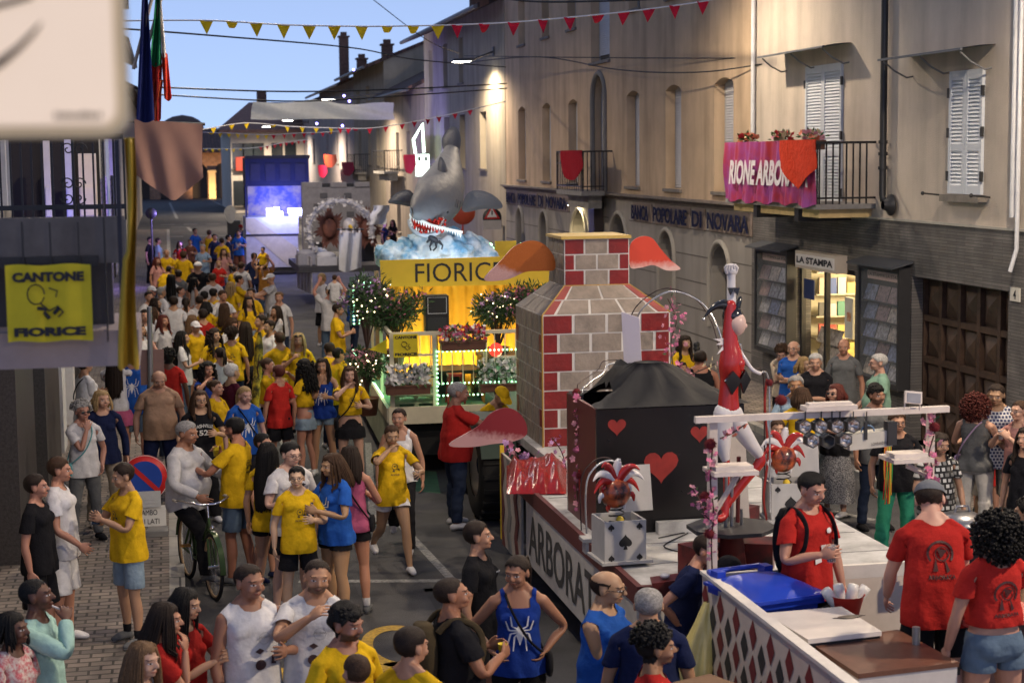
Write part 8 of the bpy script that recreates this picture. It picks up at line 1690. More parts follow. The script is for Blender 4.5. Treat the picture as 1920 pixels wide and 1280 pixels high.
def solve(lean=0,twist=0,side=0,headyaw=0,headpitch=0,roll=0,arms=('hang','hang'),legs='stand',grip=(0,0)):
 r=math.radians;G={}
 def child(b,R,parent):
  j=BON[b][1];Rp,tp_=G[parent];jp=Rp@j+tp_;G[b]=(R,jp-R@j)
 G['pelvis']=(Rz(r(twist*.2)),np.zeros(3));Rs=G['pelvis'][0]@Rx(r(lean*.5))@Ry(r(side*.5))@Rz(r(twist*.4));child('spine',Rs,'pelvis');Rc=Rs@Rx(r(lean*.5))@Ry(r(side*.5))@Rz(r(twist*.4));child('chest',Rc,'spine')
 Rn=Rc@Rx(r(headpitch*.4-lean*.3))@Rz(r(headyaw*.4));child('neck',Rn,'chest');child('head',Rn@Rz(r(headyaw*.6))@Rx(r(headpitch*.6))@Ry(r(roll)),'neck')
 dn=Rn@V3(0,0,-1);G['neck']=(Rn,G['neck'][1]+dn*.014);Rh_,th_=G['head'];jp=Rh_@BON['head'][1]+th_+dn*.036;G['head']=(Rh_*1.07,jp-Rh_@BON['head'][1]*1.07)
 for sd,sg,am,gr in(('L',1,arms[0],grip[0]),('R',-1,arms[1],grip[1])):
  t=ARM[am]if isinstance(am,str)else am;tl=np.array([t[0]*sg,-t[1],t[2]]);Rp,tp_=G['chest'];sh_=Rp@BON['uarm'+sd][1]+tp_
  tgt=(Rp@tl+tp_)if not(len(t)>3)else tl;L1,L2=.285,.245;d=tgt-sh_;D_=min(np.linalg.norm(d),(L1+L2)*.985);D_=max(D_,.12);u=d/np.linalg.norm(d)
  ca=(L1*L1+D_*D_-L2*L2)/(2*L1*D_);hint=Rp@np.array([sg*.75,.55,-.55]);
  if t[2]>1.6:hint=Rp@np.array([sg*1.,-.3,.1])
  h=hint-u*(hint@u);h/=np.linalg.norm(h)+1e-9;el=sh_+u*L1*ca+h*L1*math.sqrt(max(0,1-ca*ca));wr=sh_+u*D_
  Ru=Rab(Rp@np.array([HD[0]*sg,0,HD[2]]),el-sh_)@Rp;child('uarm'+sd,Ru,'chest')
  Rf=Rab(Ru@np.array([HD[0]*sg,0,HD[2]]),wr-el)@Ru;child('farm'+sd,Rf,'uarm'+sd)
  fd=Rf@np.array([HD[0]*sg,0,HD[2]]);Rh=Rf;child('hand'+sd,Rh,'farm'+sd)
  axis=np.array([0,1,0]);Rl=Ry(r(gr*75)*sg);child('fing'+sd,Rh@Rl,'hand'+sd)
 LG=dict(stand=((2,3,0),(-1,3,2)),relax=((8,5,14),(-3,3,0)),walk=((24,1,8),(-20,1,28)),stride=((30,1,4),(-22,1,38)),sit=((85,8,88),(85,8,88)),apart=((2,9,0),(2,9,0)),bike=((4,14,4),(44,8,30)),cross=((6,-5,6),(-2,2,0)),crouch=((60,6,80),(50,6,70)))[legs]if isinstance(legs,str)else legs
 for sd,sg,(pt,sp,kn)in(('L',1,LG[0]),('R',-1,LG[1])):
  Rt=G['pelvis'][0]@Ry(r(-sp*sg))@Rx(r(-pt));child('thigh'+sd,Rt,'pelvis');Rk=Rt@Rx(r(kn));child('shin'+sd,Rk,'thigh'+sd);fa=Rk@Rx(r(min(0,(pt-kn)*.9))if pt-kn<0 else r((pt-kn)*.8));child('foot'+sd,fa,'shin'+sd)
 return G
def lbs(v,w,G):
 out=np.zeros_like(v)
 for i,b in enumerate(BN):
  wi=w[:,i];k=wi>1e-4
  if k.any():R,t=G[b];out[k]+=wi[k,None]*(v[k]@R.T+t)
 return out/np.maximum(w.sum(1),1e-6)[:,None]
def morph(v,belly,wide):
 v=v.copy()
 if belly:g=np.exp(-((v[:,2]-1.08)/.13)**2)*(np.abs(v[:,0])<.25);v[:,1]-=belly*g*np.clip(-v[:,1]/.1+.3,0,1);v[:,0]*=1+belly*.8*g
 return v
def spider():
 q=MB();q.prism([(.022*math.cos(a),.05*math.sin(a)-.02)for a in np.linspace(0,2*PI,14)[:-1]],(0,0,0),(1,0,0),(0,0,1),(0,0,0));q=[]
 def limb(pts,w):
  for(x0,z0),(x1,z1)in zip(pts[:-1],pts[1:]):
   d=Vector((x1-x0,z1-z0));n_=Vector((-d.y,d.x)).normalized()*w;q.append([(x0+n_.x,z0+n_.y),(x1+n_.x*.6,z1+n_.y*.6),(x1-n_.x*.6,z1-n_.y*.6),(x0-n_.x,z0-n_.y)])
 for s in(1,-1):
  limb([(s*.01,.02),(s*.05,.04),(s*.06,.11)],.006);limb([(s*.012,.012),(s*.07,.012),(s*.092,.08)],.006);limb([(s*.012,0),(s*.06,-.01),(s*.085,-.10)],.006);limb([(s*.01,-.01),(s*.035,-.03),(s*.045,-.13)],.006)
 q.append([(0,.055),(.018,.03),(.014,.005),(.022,-.03),(0,-.09),(-.022,-.03),(-.014,.005),(-.018,.03)]);return q
def textpolys(s,w,h,x0,z0,bold=.03,arch=0):
 t,f=textmesh(s,bold,2);P_=[(x0+a*w,z0+b*h-arch*((a-.5)*2)**2)for a,b in t];return[[P_[i]for i in q]for q in f]
def ringpoly(cx,cz,r,w,n=20,a0=0,a1=2*PI):
 o=[]
 for k in range(n):t0,t1=a0+(a1-a0)*k/n,a0+(a1-a0)*(k+1)/n;o.append([(cx+r*math.cos(t0),cz+r*math.sin(t0)),(cx+r*math.cos(t1),cz+r*math.sin(t1)),(cx+(r-w)*math.cos(t1),cz+(r-w)*math.sin(t1)),(cx+(r-w)*math.cos(t0),cz+(r-w)*math.sin(t0))])
 return o
def shift(polys,dx,dz,s=1):return[[(x*s+dx,z*s+dz)for x,z in p]for p in polys]
def prints(kind):
 if kind=='spider':return[(shift(spider(),0,1.2,1.05),(.7,.7,.72))]
 if kind=='club':return[(shift(ringpoly(0,0,.035,.006)+[[(.02,-.03),(.06,-.05),(.05,-.02)],[(-.03,-.05),(.0,-.06),(-.01,-.03)],[(-.015,.01),(.015,.012),(.0,-.01)]],0,1.27)+textpolys('FIORICE',.1,.02,-.05,1.17),(.03,.03,.02))]
 if kind=='arb':return[(shift(ringpoly(0,0,.08,.014,16,-.6,PI+.6)+ringpoly(.01,.0,.045,.008,12)+[[(-.05,-.1),(-.03,-.02),(-.02,-.1)],[(.03,-.11),(.02,-.02),(.05,-.1)],[(-.02,.03),(.04,.02),(.0,-.03)]],0,1.27)+textpolys('ARBORATA',.16,.024,-.08,1.125,arch=-.0),(.05,.01,.01))]
 if kind=='nash':return[(textpolys('NASHVILLE',.24,.045,-.12,1.27,arch=.02)+textpolys('52',.11,.07,-.055,1.17),(.55,.55,.52))]
 if kind=='badges':return[(ringpoly(0,1.1,.035,.035,16)+shift([[(-.03,0),(0,.02),(.03,0),(0,-.02)]],.0,1.19)+shift([[(-.02,-.02),(.02,-.03),(.025,.02),(-.01,.03)]],.09,1.12),(.06,.03,.03)),(textpolys('Modena',.07,.02,.0,1.27)+ringpoly(.035,1.27,.04,.003,12),(.3,.3,.32))]
 if kind=='smalltext':return[(textpolys('WINNERS',.07,.014,.03,1.33),(.6,.6,.6))]
 if kind=='chest':return[(shift(ringpoly(0,0,.02,.02,10),.07,1.33),(.7,.7,.7)),(shift([[(-.03,-.03),(.03,-.02),(.025,.03),(-.03,.02)]],-.03,1.13),(.65,.63,.63)),(shift([[(-.015,-.03),(.015,-.03),(.02,.03),(-.02,.03)]],.02,1.2),(.6,.55,.55))]
 if kind=='eagle':return[(shift([[(-.03,.01),(0,-.015),(.03,.01),(.012,.012),(0,.022),(-.012,.012)],[(-.006,-.01),(0,-.03),(.006,-.01)]],.06,1.32),(.03,.03,.04))]
 if kind=='script':return[(textpolys('Italia',.12,.035,-.06,1.22),(.35,.35,.38))]
 if kind=='stripes':return[]
 if kind=='abbr':return[(textpolys('F.A. ABBR.M',.16,.024,-.08,1.475),(.5,.65,.1))]
def add_print(par,garment,G,kind,back,fem,belly):
 g=garment;rv=g.rest;front=(rv[:,1]>0)if back else(rv[:,1]<0);idx=np.nonzero(front&(np.abs(rv[:,0])<.2))[0]
 kd=KDTree(len(idx));[kd.insert(Vector((rv[i,0],0,rv[i,2])),int(i))for i in idx];kd.balance()
 for polys,col in prints(kind):
  q=MB();pv=[];
  for poly in polys:
   o=len(pv);pv+=[(x*(-1 if back else 1),z)for x,z in poly];q.f.append(tuple(range(o,o+len(poly))));q.sm.append(False);q.mi.append(0)
  v=np.zeros((len(pv),3));w=np.zeros((len(pv),len(BN)))
  for k,(x,z)in enumerate(pv):
   nb_=kd.find_n(Vector((x,0,z)),3);ws=[1/(d+.002)for _,_,d in nb_];s=sum(ws);y=sum(rv[i,1]*a for(_,i,_),a in zip(nb_,ws))/s;v[k]=(x,y+(.007 if back else-.012),z);w[k]=sum(g.w[i]*a for(_,i,_),a in zip(nb_,ws))/s
  q.v=[tuple(p)for p in lbs(morph(v,belly,1),w,G)];obj('print',q,PAINT,par,color=col)
SK=dict(l=(.52,.31,.22),m=(.42,.23,.15),t=(.33,.165,.1),d=(.12,.055,.035),p=(.58,.38,.29))
HC=dict(black=(.008,.007,.007),dark=(.022,.013,.009),brown=(.055,.028,.015),light=(.16,.09,.045),blond=(.33,.22,.1),grey=(.28,.27,.26),white=(.5,.49,.47),red=(.09,.02,.015))
C_=dict(y=(.68,.42,.012),w=(.62,.61,.62),r=(.42,.022,.018),b=(.02,.1,.42),k=(.012,.012,.015),navy=(.012,.018,.06),mint=(.3,.5,.38),grey=(.13,.135,.14),tan=(.3,.19,.13),jean=(.1,.15,.22),djean=(.02,.03,.06),ljean=(.22,.3,.38),white=(.65,.63,.6),mar=(.06,.008,.02),beige=(.38,.33,.26),pink=(.45,.1,.2),brown=(.15,.06,.04),green=(.04,.3,.18),cream=(.6,.5,.38),roy=(.015,.05,.3),lb=(.3,.42,.55),rose=(.5,.25,.22),teal=(.1,.28,.3),mint2=(.35,.55,.5),or_=(.55,.25,.05),rust=(.2,.06,.04))
NP=[0]
def person(label,px,py,h=1.7,face=0,sex='m',hair=('short','dark'),top=('tee','y'),bot=('jeans','djean'),skin='m',arms=('hang','hang'),legs='stand',look=(0,0),lean=0,twist=0,side=0,shoes='w',z0=0,Y=None,beard=0,belly=0,grip=(.3,.3),pr=None,prb=None,wide=1.,sock=None,glasses=0,cup=None,lod=None,at=None,roll=0,group=None,extra=None):
 fem=sex=='f';G=solve(lean,twist,side,look[0],look[1],roll,arms,legs,grip);s=h/1.75
 hp=G['head'][0]@V3(0,.005,1.765)+G['head'][1];feet=min((G[k][0]@BON[k][1]+G[k][1])[2]-.09 for k in('footL','footR'))if legs not in('sit',)else 0
 feet=min(feet,min((G[k][0]@V3(*(BON[k][2]-V3(0,0,.03)))+G[k][1])[2]for k in('footL','footR')))if legs not in('sit',)else.0
 th=math.radians(face);Rw=Rz(th);ztop=z0+(hp[2]-feet)*s
 loc=P(px,py,Z=ztop)if Y is None else P(px,py,Y=Y)
 if Y is not None:z0=loc.z-(hp[2]-feet)*s
 o_=Rw@(hp*V3(s*wide,s*wide,s));base=V3(loc.x-o_[0],loc.y-o_[1],z0-feet*s)
 if at:base[:2]=at
 if lod is None:lod=0 if loc.y<25 else 1
 t=thing('person',label,'person',tuple(base),th,group);t.scale=(s*wide,s*wide,s)
 hd=[None]
 def put(nm,part,m_,col,par=t,alpha=1,smooth=True,rest=False,half=0):
  v=lbs(morph(part.v,belly,1),part.w,G);fc=part.f
  if half:fc=[g for g in fc if part.rest[g[0]][0]*half>0];us=sorted({i for g in fc for i in g});mp={a:b for b,a in enumerate(us)};v=v[us];fc=[tuple(mp[i]for i in g)for g in fc]
  me=bpy.data.meshes.new(nm);me.from_pydata(v.tolist(),[],fc);me.polygons.foreach_set('use_smooth',[smooth]*len(me.polygons));
  if rest:with_rest(me,part.rest)
  o=link(nm,me,m_,par);o.color=(*col,alpha);return o
 sk=SK[skin]if isinstance(skin,str)else skin;jit=random.Random(px*7+py);sk=tuple(c*jit.uniform(.92,1.08)for c in sk)
 put('body',lib('body',fem,lod),SKIN,sk,rest=True,alpha=1-beard)
 H=Matrix([list(G['head'][0][i])+[G['head'][1][i]]for i in range(3)]+[[0,0,0,1]])
 def onhead(nm,me,m_,col,par=None):o=link(nm,me,m_,par or t,color=col);o.matrix_local=H;return o
 if hair and hair[0]not in('bald',):
  onhead('cap' if hair[0]=='cap' else 'hair',hairmesh(hair[0],fem,lod),CLOTH if hair[0]=='cap' else hairm,hair[1]if isinstance(hair[1],tuple)else(C_ if hair[0]=='cap' or hair[1]not in HC else HC)[hair[1]])
  if hair[0]=='cap' and len(hair)>2:onhead('hair',hairmesh('crew',fem,lod),hairm,HC[hair[2]])
 jv=jit.uniform(.78,1.08)
 def colr(c):c=C_[c]if isinstance(c,str)else c;return tuple(k*jv for k in c)
 G_=None
 if top:
  nm={'vest':'sleeveless_shirt','tee':'t_shirt','tank':'tank_top','long':'long_sleeved_shirt','polo':'polo_shirt','crop':'cropped_t_shirt'}[top[0]];G_=lib(top[0],fem,lod);to=put(nm,G_,(top[2]if len(top)>2 else CLOTH),colr(top[1]))
  if lod==0 or pr=='spider':
   if pr:add_print(to,G_,G,pr,False,fem,belly)
   if prb:add_print(to,G_,G,prb,True,fem,belly)
 if bot:
  if bot[0]in('skirt','mini','longskirt'):z1,r1=dict(skirt=(.62,.25),mini=(.72,.215),longskirt=(.2,.27))[bot[0]];put('skirt',skirt(z1,r1),(bot[2]if len(bot)>2 else CLOTH),colr(bot[1]))
  else:put('trousers' if bot[0]in('jeans','trousers')else 'shorts',lib(bot[0],fem,lod),(bot[2]if len(bot)>2 else CLOTH),colr(bot[1]))
 for hf in(1,-1):
  if shoes and base[1]<45:sh_=put('shoe',lib('shoe',fem,lod),CLOTH,colr(shoes),half=hf);(put('sole',lib('sole',fem,lod),PAINT,(.55,.54,.5),sh_,half=hf)if lod==0 else 0)
  if sock:put('sock',lib('sock',fem,lod),CLOTH,colr(sock),half=hf)
 if glasses:
  q=MB()
  for sx in(-1,1):q.tube([(sx*.032+.02*math.cos(a),-.098+.006*abs(math.cos(a)),1.65+.015*math.sin(a))for a in np.linspace(0,2*PI,13)],.0022,5,caps=False);q.tube([(sx*.052,-.092,1.655),(sx*.078,-.01,1.655)],.0022,5)
  q.tube([(-.012,-.103,1.655),(.012,-.103,1.655)],.0022,5)
  if glasses==2:[q.ell((sx*.032,-.097,1.65),(.019,.004,.014),8,5)for sx in(-1,1)]
  if glasses==3:q=MB();[q.ell((sx*.034,-.075,1.735),(.026,.012,.016),10,6)for sx in(-1,1)];q.tube([(-.08,.0,1.715),(-.06,-.06,1.735),(.06,-.06,1.735),(.08,.0,1.715)],.004,5)
  onhead('glasses',q.mesh('glasses'),GLOSS,(.02,.02,.022))
 bpy.context.view_layer.update()if False else None
 Mw=Matrix.Translation(Vector(base))@Matrix.Rotation(th,4,'Z')@Matrix.Diagonal((s*wide,s*wide,s,1))
 def hand(sd,fwd=.075,down=.0):
  R,tt=G['hand'+sd];sg=1 if sd=='L' else-1;p=R@((WR+HD*fwd-HN*(.03+down))*V3(sg,1,1))+tt;return Mw@Vector(p)
 NP[0]+=1
 return dict(t=t,G=G,M=Mw,hand=hand,s=s,base=base,put=put,onhead=onhead,th=th,fem=fem)
cupy=mat('cup_yellow',(.65,.5,.03),.4);cupc=mat('cup_clear',(.6,.6,.6),.1,alpha=.35,spec=.7);beer=mat('beer',(.6,.35,.04),.15)
def cup(pos,label,kind='yellow',r=.034,h=.1):
 q=MB();q.lathe([(0,0),(r*.75,0),(r,h),(r*1.06,h),(r*1.0,h-.004),(r*.75,.006)],(0,0,0),14);m_={'yellow':cupy,'clear':cupc,'white':gl_wht}[kind]
 t=thing('cup',label,'cup',(pos.x,pos.y,pos.z-h*.55));obj('cup_body',q,m_,t);q=MB();q.lathe([(0,.01),(r*.76,.01),(r*.9,h*.7),(0,h*.7)],(0,0,0),12);obj('drink',q,beer if kind!='clear' else mat('dark_drink',(.05,.01,.015),.1),t);return t
def phone(pos,label,rz=0):q=MB();q.box((0,0,0),(.07,.009,.14));q.box((0,-.006,0),(.062,.002,.125),mi=1);return tag(link('phone',q.mesh('phone'),[blkpl,mat('phone_screen',(.03,.05,.08),.1)],None,pos,(-.5,0,rz)),label,'phone')
def bag(p,label,color,kind='shoulder',side=1,back=False):
 """bag worn by person p: strap over the chest and a pouch at the hip, or a backpack"""
 t=thing('backpack' if kind=='back' else 'shoulder_bag',label,'bag',(0,0,0));t.matrix_world=p['M'];G=p['G'];R,tt=G['chest'];Rp,tp_=G['pelvis']
 def cv(x,y,z):a=np.array((x,y,z));w=min(1,max(0,(z-1.0)/.2));return Vector(w*(R@a+tt)+(1-w)*(Rp@a+tp_))
 sx=side
 if kind=='back':
  q=MB();n=12;V=[]
  for i in range(9):
   z=.98+.46*i/8;w=.15*math.sin(PI*(.12+.8*i/8))**.4;d=.13*math.sin(PI*(.1+.75*i/8))**.5
   for k in range(n):a=2*PI*k/n;V.append(cv(w*math.cos(a),.19+d*.6*math.sin(a),z))
  q.add(V,[(i*n+k,i*n+(k+1)%n,(i+1)*n+(k+1)%n,(i+1)*n+k)for i in range(8)for k in range(n)]+[tuple(range(n)),tuple(range(8*n,9*n))],True);obj('pack',q,CLOTH,t,color=color)
  for s_x in(-1,1):q=MB();q.tube(curve_pts([cv(s_x*.1,.13,1.4),cv(s_x*.115,.06,1.47),cv(s_x*.12,-.05,1.455),cv(s_x*.125,-.13,1.36),cv(s_x*.15,-.12,1.2),cv(s_x*.17,.0,1.1),cv(s_x*.13,.14,1.06)],4),.022,6,ell=.3);obj('strap',q,CLOTH,t,color=color)
 else:
  q=MB();q.tube(curve_pts([cv(sx*.1,.02,1.475),cv(sx*.05,-.13,1.35),cv(-sx*.06,-.155,1.15),cv(-sx*.19,-.06,1.0),cv(-sx*.2,.03,.97),cv(-sx*.08,.15,1.18),cv(sx*.04,.13,1.38),cv(sx*.1,.02,1.475)],5),.009,6);obj('strap',q,CLOTH,t,color=color)
  q=MB();c=cv(-sx*.21,-.03,.93);n=10;V=[]
  for i in range(5):
   z=-.08+.04*i;w=(.03,.042,.045,.042,.03)[i];V+=[c+Vector((w*math.cos(2*PI*k/n)*.7,w*2.1*math.sin(2*PI*k/n),z))for k in range(n)]
  q.add(V,[(i*n+k,i*n+(k+1)%n,(i+1)*n+(k+1)%n,(i+1)*n+k)for i in range(4)for k in range(n)]+[tuple(range(n)),tuple(range(4*n,5*n))],True);obj('pouch',q,CLOTH,t,color=color)
 return t
# THE CROWD
def Pn(*a,**k):return person(*a,**k)
a=Pn('man in white sleeveless shirt with small badges holding a dark drink',467,1056,1.8,22,'m',('crew','dark'),('vest','w'),('jeans','djean'),'t',('cup','hang2'),look=(15,4),pr='badges',wide=1.06)
cup(a['hand']('L'),'clear cup of dark drink held by the man in white sleeveless shirt','clear')
a=Pn('bearded man in white t-shirt with one hand raised to his chest',597,1047,1.8,-5,'m',('buzz','dark'),('tee','w'),('jeans','djean'),'m',('hang',(.04,.3,1.42)),look=(8,6),beard=.8,pr='badges',wide=1.06,side=4)
Pn('smiling dark bearded man in yellow t-shirt below the white shirted men',652,1134,1.74,30,'m',('wavy','black'),('tee','y'),('jeans','djean'),'t',look=(20,8),beard=.9,wide=1.05)
Pn('boy with cropped brown hair seen from behind at the very edge of the frame',668,1224,1.62,200,'m',('crew','brown'),('tee','grey'),('jeans','djean'),'m')
a=Pn('woman with long dark bob in red t-shirt and wristwatch, hand at her chin',312,1128,1.66,75,'f',('mid','dark'),('tee','r'),('jeans','djean'),'m',('hang','chin'),look=(10,5))
Pn('dark haired woman in red t-shirt just behind the one with the wristwatch',352,1102,1.64,55,'f',('mid','black'),('tee','r'),('jeans','djean'),'m',('phone','phone'),look=(10,10))
Pn('girl with long light brown hair in the lower corner looking across',270,1203,1.62,62,'f',('long','light'),('tee','w'),('jeans','djean'),'l',look=(-12,5))
a=Pn('shaven headed man in pale mint shirt holding a white vape to his mouth',62,1082,1.75,72,'m',('buzz','black'),('long','mint2'),('trousers','k'),'d',('hang',(.03,.2,1.46)),look=(12,-4),wide=1.03)
q=MB();q.tube([(0,0,0),(-.09,.0,.045)],.007,8);p_=a['hand']('R',.09);tag(link('vape',q.mesh('vape'),gl_wht,None,p_),'small white vape held at the mouth of the mint shirted man','vape')
Pn('dark haired woman in patterned top in the extreme lower corner',22,1146,1.62,60,'f',('bob','black'),('tee','rose',mat('flower_fabric',(.45,.1,.12),.8,col2=(.6,.55,.5),noise=1,nscale=30)),('trousers','k'),'d',look=(10,0))
Pn('dark haired young man in yellow t-shirt seen from behind by the black shirted man',772,1174,1.72,140,'m',('short','dark'),('tee','y'),('jeans','djean'),'m',look=(-20,4),wide=1.04)
a=Pn('bald man in black t-shirt with khaki backpack straps holding a yellow cup',842,1080,1.74,100,'m',('buzz','dark'),('tee','k'),('bermuda','k'),'t',('cup','cup'),look=(-10,-4),wide=1.12,belly=.04)
cup(a['hand']('R'),'yellow cup held out by the bald man in black t-shirt','yellow');bag(a,'khaki and black backpack on the bald man in black',(.06,.045,.025),'back')
Pn('teenage boy in black t-shirt with small chest lettering looking toward the floats',893,976,1.72,62,'m',('short','dark'),('tee','k'),('shorts','k'),'m',('hang','hang'),look=(18,-3),pr='smalltext')
a=Pn('woman in blue tank top with white spider motif, both hands on her hips',968,1042,1.7,-8,'f',('pony','dark'),('tank','roy'),('trousers','k'),'t',('hip','hip'),look=(-28,12),pr='spider',wide=1.05)
bag(a,'black belt bag on the woman with hands on hips',(.012,.012,.015),'shoulder',-1)
Pn('heavy man with glasses in bright blue tank top with upper arm tattoo',1143,1068,1.74,48,'m',('balding','dark'),('vest','b'),('shorts','k'),'m',('cross2','cross'),look=(14,8),glasses=1,wide=1.16,belly=.06)
Pn('grey haired man in navy polo with lime lettering on the collar, seen from behind',1216,1100,1.72,165,'m',('crew','grey'),('polo','navy'),('jeans','djean'),'m',('hang2','hang2'),prb='abbr',wide=1.14)
Pn('young man with tight black curls and goatee in red t-shirt, profile to the bar',1232,1174,1.74,80,'m',('curly','black'),('tee','r'),('jeans','djean'),'t',look=(8,4),beard=.5,wide=1.05)
Pn('boy in black cap and glasses behind the yellow bag post',1370,1042,1.52,68,'m',('cap','k','dark'),('tee','navy'),('shorts','k'),'m',('lean','lean'),look=(5,8),glasses=1)
Pn('boy in navy t-shirt bending with elbow out between the two trailers',1334,1006,1.66,62,'m',('short','dark'),('tee','navy'),('shorts','k'),'m',('low','hip'),lean=22,look=(0,10))
a=Pn('boy in red t-shirt with badges and black backpack holding a plastic cup of beer',1528,888,1.74,20,'m',('short','black'),('tee','r'),('shorts','k'),'m',('hang2','cup'),look=(8,16),z0=.5,pr='chest',wide=1.03)
a['t'].location.z=max(a['t'].location.z,.5);cup(a['hand']('R'),'clear plastic cup of beer held by the boy with backpack','clear',.04,.12);bag(a,'black backpack worn by the boy with the beer',(.012,.012,.014),'back')
a=Pn('man in grey cap and red t-shirt with dark back print leaning to the counter',1742,902,1.8,172,'m',('cap',(.13,.14,.16),'dark'),('tee','r'),('shorts','k'),'l',('lean','lean'),lean=16,look=(-26,22),z0=.55,prb='arb',wide=1.1)
Pn('woman with big black curls in red t-shirt and frayed denim shorts at the counter',1868,965,1.72,188,'f',('afro','black'),('crop','r'),('hotpants','jean'),'m',('hang2','lean'),z0=.55,prb='arb',wide=1.1)
Pn('boy in black t-shirt with shoulder stripes and black shorts by the granite pillar',66,888,1.66,72,'m',('short','dark'),('tee','k'),('bermuda','k'),'m',look=(15,0),z0=.1,sock='k',shoes='k')
Pn('boy in white t-shirt and white shorts with his back half turned on the pavement',112,856,1.74,78,'m',('short','brown'),('tee','w'),('bermuda','w'),'m',('hang','low'),look=(10,5),z0=.1)
a=Pn('boy in yellow t-shirt and pale denim shorts with black socks and grey trainers',226,869,1.68,-58,'m',('short','dark'),('tee','y'),('jshorts','ljean'),'m',('phone','phone'),look=(-14,12),z0=.1,sock='k',shoes='grey',pr='club')
phone(a['hand']('L'),'dark phone held by the boy in yellow t-shirt and denim shorts')
a=Pn('grey haired woman in white t-shirt with one hand at her chin and a teal bag',153,752,1.64,28,'f',('curly','grey'),('tee','w'),('jeans','grey'),'m',('pocket','chin'),z0=.1,glasses=2,shoes='k',wide=1.05);bag(a,'teal blue shoulder bag of the grey haired woman',C_['teal'],'shoulder',1)
Pn('short haired blonde woman in dark navy shirt behind the grey haired woman',190,731,1.66,12,'f',('bob','blond'),('long','navy'),('trousers','beige'),'l',look=(20,0),z0=.1,wide=1.08)
Pn('young woman with long dark hair in white top and purple skirt, arms raised',214,655,1.7,170,'f',('verylong','dark'),('tee','w'),('skirt','pink'),'m',('reach','camera'),z0=.1)
a=Pn('man in white t-shirt with dark shoulder strap by the house wall',158,668,1.72,120,'m',('short','dark'),('tee','w'),('shorts','beige'),'m',('cup','cross'),z0=.1);bag(a,'dark sling strap over the white t-shirt by the house wall',C_['k'],'shoulder',-1)
Pn('tall man in blue t-shirt with white spider on his back near the sign post',248,650,1.82,170,'m',('short','dark'),('tee','b'),('jshorts','jean'),'m',('cup','up'),prb='spider',pr='spider',z0=.0)
Pn('stout white haired man in tan polo shirt looking down behind the sign post',298,696,1.74,6,'m',('balding','white'),('polo','tan'),('trousers','navy'),'m',look=(0,22),wide=1.18,belly=.07)
Pn('person with curly black hair and red t-shirt, back turned beyond the tan polo man',316,655,1.7,170,'m',('curly','black'),('tee','r'),('jeans','djean'),'d')
a=Pn('smiling woman with glasses in black sweatshirt with arched college lettering',374,731,1.66,14,'f',('mid','brown'),('tee','k'),('trousers','k'),'l',('cup','low'),glasses=1,pr='nash',wide=1.1)
Pn('white haired man in maroon t-shirt seen from behind in profile',434,681,1.76,120,'m',('short','white'),('tee','mar'),('jeans','djean'),'m',look=(10,0),wide=1.06)
a=Pn('blonde woman in blue t-shirt with white spider motif and black crossbody strap',460,724,1.64,18,'f',('pony','blond'),('tee','b'),('jeans','djean'),'l',look=(10,12),pr='spider',wide=1.06);bag(a,'black crossbody bag over the blue spider t-shirt',C_['k'],'shoulder',-1)
a=Pn('dark bearded man in yellow t-shirt and denim shorts gesturing to the cyclist',437,782,1.78,238,'m',('short','black'),('tee','y'),('jshorts','jean'),'t',('gest','cuphi'),look=(-8,8),beard=.8,prb='club',shoes='grey',wide=1.05);cup(a['hand']('R'),'yellow cup raised by the bearded man in front of the black lettered shirt','yellow')
a=Pn('young woman with very long black hair, yellow top and black shorts, back turned',502,828,1.68,150,'f',('verylong','black'),('tee','y'),('hotpants','k'),'m',('hang','cuphi'),legs='relax');bag(a,'small black quilted shoulder bag on the long haired woman',C_['k'],'shoulder',1);cup(a['hand']('R'),'yellow cup held up by the woman with very long black hair','yellow')
a=Pn('boy with glasses in yellow t-shirt with drawing, between two women',556,874,1.56,6,'m',('short','black'),('tee','y'),('shorts','k'),'p',('cup','hang'),glasses=1,pr='club',shoes='k',look=(-15,0))
Pn('young man with glasses in white t-shirt with eagle badge behind the boy in yellow',546,829,1.72,24,'m',('short','black'),('tee','w'),('shorts','k'),'p',('hang','cup'),glasses=1,pr='eagle',look=(10,8),wide=1.08)
a=Pn('girl with brown hair in blue t-shirt and black running shorts with white piping',620,850,1.66,-62,'f',('mid','brown'),('tee','b'),('hotpants','k'),'m',('cup','cup'),look=(-5,8),pr='spider',wide=1.12,shoes='k');phone(a['hand']('L'),'phone in the hands of the girl in blue t-shirt')
a=Pn('dark haired woman in strappy top behind the girl in blue, black sack bag',656,835,1.68,165,'f',('mid','dark'),('tank','pink'),('hotpants','k'),'m',('hang','cup'),shoes='grey',sock='w');bag(a,'black slouchy sack bag on the arm behind the girl in blue',C_['k'],'shoulder',1)
Pn('child with black hair in black clothes between bearded man and long haired woman',492,812,1.6,60,'m',('short','black'),('tee','k'),('shorts','k'),'m',shoes='navy')
a=Pn('young woman in yellow t-shirt and white shorts walking alone, hand to her neck',735,797,1.66,8,'f',('pony','brown'),('tee','y'),('hotpants','w'),'m',('gest','face'),legs='walk',look=(-6,14),pr='club');cup(a['hand']('L'),'cup carried by the woman walking in white shorts','clear')
Pn('woman in white tank top with dark ponytail walking behind the yellow one',748,764,1.7,-12,'f',('bun','dark'),('tank','w'),('trousers','k'),'m',look=(-12,0),legs='walk')
a=Pn('burly grey haired man in red t-shirt and dark trousers leaning on the tractor',862,717,1.78,98,'m',('short','grey'),('tee','r'),('jeans','djean'),'t',('lean','reach'),lean=4,look=(-14,6),wide=1.18,belly=.05)
